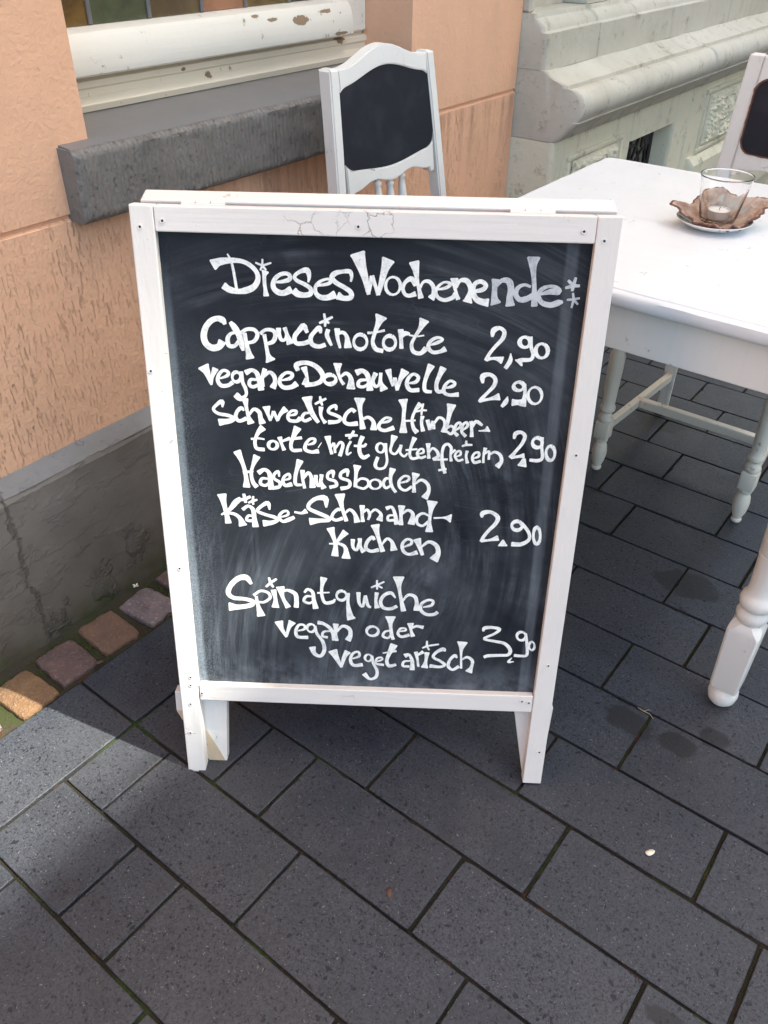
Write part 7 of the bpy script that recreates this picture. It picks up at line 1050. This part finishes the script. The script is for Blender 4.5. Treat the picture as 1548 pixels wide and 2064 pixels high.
# dried leaf, curled up around the glass
def leaf_sheet(seed):
    bm = bmesh.new(); NA, NR = 150, 20; rings = []
    for j in range(NR+1):
        rg = []
        for i in range(NA):
            a = 2*pi*i/NA
            def pk(deg, w): return max(0, cos(a-RD(deg)))**w
            R = .052 + .044*pk(44, 10) + .032*pk(205, 9) + .014*pk(110, 3) + .008*pk(290, 3) + .009*noise.noise((cos(a)*2.2, sin(a)*2.2, seed)) + .007*noise.noise((cos(a)*7, sin(a)*7, seed)) + .0045*noise.noise((cos(a)*22, sin(a)*22, seed))
            q = j/NR; rr = R*q
            lift = (.006 + .040*pk(118, 3) + .034*pk(44, 6) + .026*pk(205, 6) + .004*pk(290, 2)) * q**2.2
            z = .0080 + lift + (.006*noise.noise((cos(a)*rr*45, sin(a)*rr*45, seed+4)) + .004*noise.noise((cos(a)*5, sin(a)*5, seed+9)))*q
            if j == NR: z -= .0035*(1+noise.noise((cos(a)*12, sin(a)*12, 1)))
            rg.append(bm.verts.new((rr*cos(a), rr*sin(a), z)))
        rings.append(rg)
    for a, b in zip(rings, rings[1:]):
        for i in range(NA):
            if a is rings[0]: 
                continue
            bm.faces.new((a[i], a[(i+1) % NA], b[(i+1) % NA], b[i]))
    bm.faces.new(rings[1]); bmesh.ops.delete(bm, geom=rings[0], context='VERTS')
    return bm
lf = obj('dried_leaf', leaf_sheet(3), M_bark, smooth=True, loc=(CX+.004, CY+.002, TZ), label='curled brown dried leaf lying on the saucer, around the candle glass', cat='leaf')
lf.data.materials.append(simple('leaf_rim', (.13, .055, .04), .7))
for p_ in lf.data.polygons:
    rads = [math.hypot(lf.data.vertices[v_].co.x, lf.data.vertices[v_].co.y) for v_ in p_.vertices]
    if max(p_.vertices) >= len(lf.data.vertices)-150 and len(p_.vertices) == 4: p_.material_index = 1
md = lf.modifiers.new('thick', 'SOLIDIFY'); md.thickness = .0014; md.offset = 1
GX, GY, GZ = CX+.004, CY+.002, TZ+.0105
bm = bmesh.new(); lathe(bm, [(.0005, 0), (.026, 0), (.0305, .0022), (.0325, .010), (.0445, .077), (.0450, .0790), (.0446, .0799), (.0438, .0792), (.0434, .077), (.0313, .011), (.0285, .0055), (.0005, .0048)], n=64, cap=False)
gl = obj('candle_glass', bm, M_glass, smooth=True, loc=(GX, GY, GZ), label='clear tapered glass tumbler holding a tea light', cat='glass')
tl = empty('tea_light', (GX, GY, GZ+.0053), label='unlit white tea light inside the clear glass', cat='candle')
bm = bmesh.new(); lathe(bm, [(.0005, 0), (.0180, 0), (.0185, .001), (.0187, .0140), (.0190, .0146), (.0183, .0146), (.0180, .012)], n=40, cap=False); obj('tin_cup', bm, M_tin, tl, smooth=True, auto=40)
bm = bmesh.new(); lathe(bm, [(.0179, .0118), (.016, .0130), (.004, .0126), (.0005, .0125)], n=40, cap=False); obj('wax', bm, M_wax, tl, smooth=True)
bm = bmesh.new(); sweep(bm, [(0, 0, .012), (.0003, 0, .016), (.0014, .0004, .0192)], .0006); obj('wick', bm, M_dark, tl)

# ================================================================== SMALL LITTER
def flake(name, loc, s, m, rz, **k):
    bm = bmesh.new(); n = 14; c = bm.verts.new((0, 0, .003*s/.01))
    vs_ = []
    for i in range(n):
        a = 2*pi*i/n; r_ = s*(1+.25*noise.noise((cos(a)*2, sin(a)*2, s*1000))); vs_.append(bm.verts.new((r_*cos(a), r_*.55*sin(a), .0006+.12*s*abs(sin(a*1.5)))))
    for i in range(n): bm.faces.new((c, vs_[i], vs_[(i+1) % n]))
    o = obj(name, bm, m, None, smooth=True, loc=loc, **k); o.rotation_euler = (0, 0, rz)
    md = o.modifiers.new('thick', 'SOLIDIFY'); md.thickness = .0008; return o
M_petal = simple('petal_white', (.75, .70, .58), .6); M_brown = simple('dead_leaf', (.085, .045, .032), .7)
flake('petal', (-.099, .838, .001), .0085, M_petal, .9, label='small creamy petal lying alone on the pavers at the lower right', cat='petal')
flake('dead_leaf', (-.386, .533, .0005), .009, M_brown, -.9, label='small brown curled leaf on the pavers below the middle of the board', cat='leaf')
flake('leaf_scrap', (-.650, .520, -.004), .005, M_brown, .4, label='tiny reddish leaf scrap in the paving joint near the board\'s left foot', cat='leaf')
flake('leaf_scrap', (-1.118, .555, .002), .008, M_brown, 1.2, label='dark dry scrap between the second and third cobble', cat='leaf')
bm = bmesh.new()
for k in range(4):
    a = k*pi/2+.3; t = bmesh.new(); v = [t.verts.new(p) for p in ((0, 0, 0), (.0055*cos(a-.45), .0055*sin(a-.45), .0015), (.0075*cos(a), .0075*sin(a), .0020), (.0055*cos(a+.45), .0055*sin(a+.45), .0015))]; t.faces.new(v); join(bm, t)
o = obj('blossom', bm, M_petal, loc=(-1.238, .742, .004), label='tiny four-petalled white blossom on the moss at the plinth', cat='flower')
bm = bmesh.new(); sweep(bm, [(0, 0, .001), (.012, -.003, .003), (.024, -.002, .002), (.034, -.008, .001)], [.0006, .0008, .0006, .0003], 5); sweep(bm, [(.012, -.003, .003), (.020, .006, .004)], .0005, 5)
obj('straw', bm, simple('straw_dry', (.42, .36, .22), .7), loc=(-.235, 1.102, 0), label='short dry straw lying across a joint in front of the table leg', cat='straw')
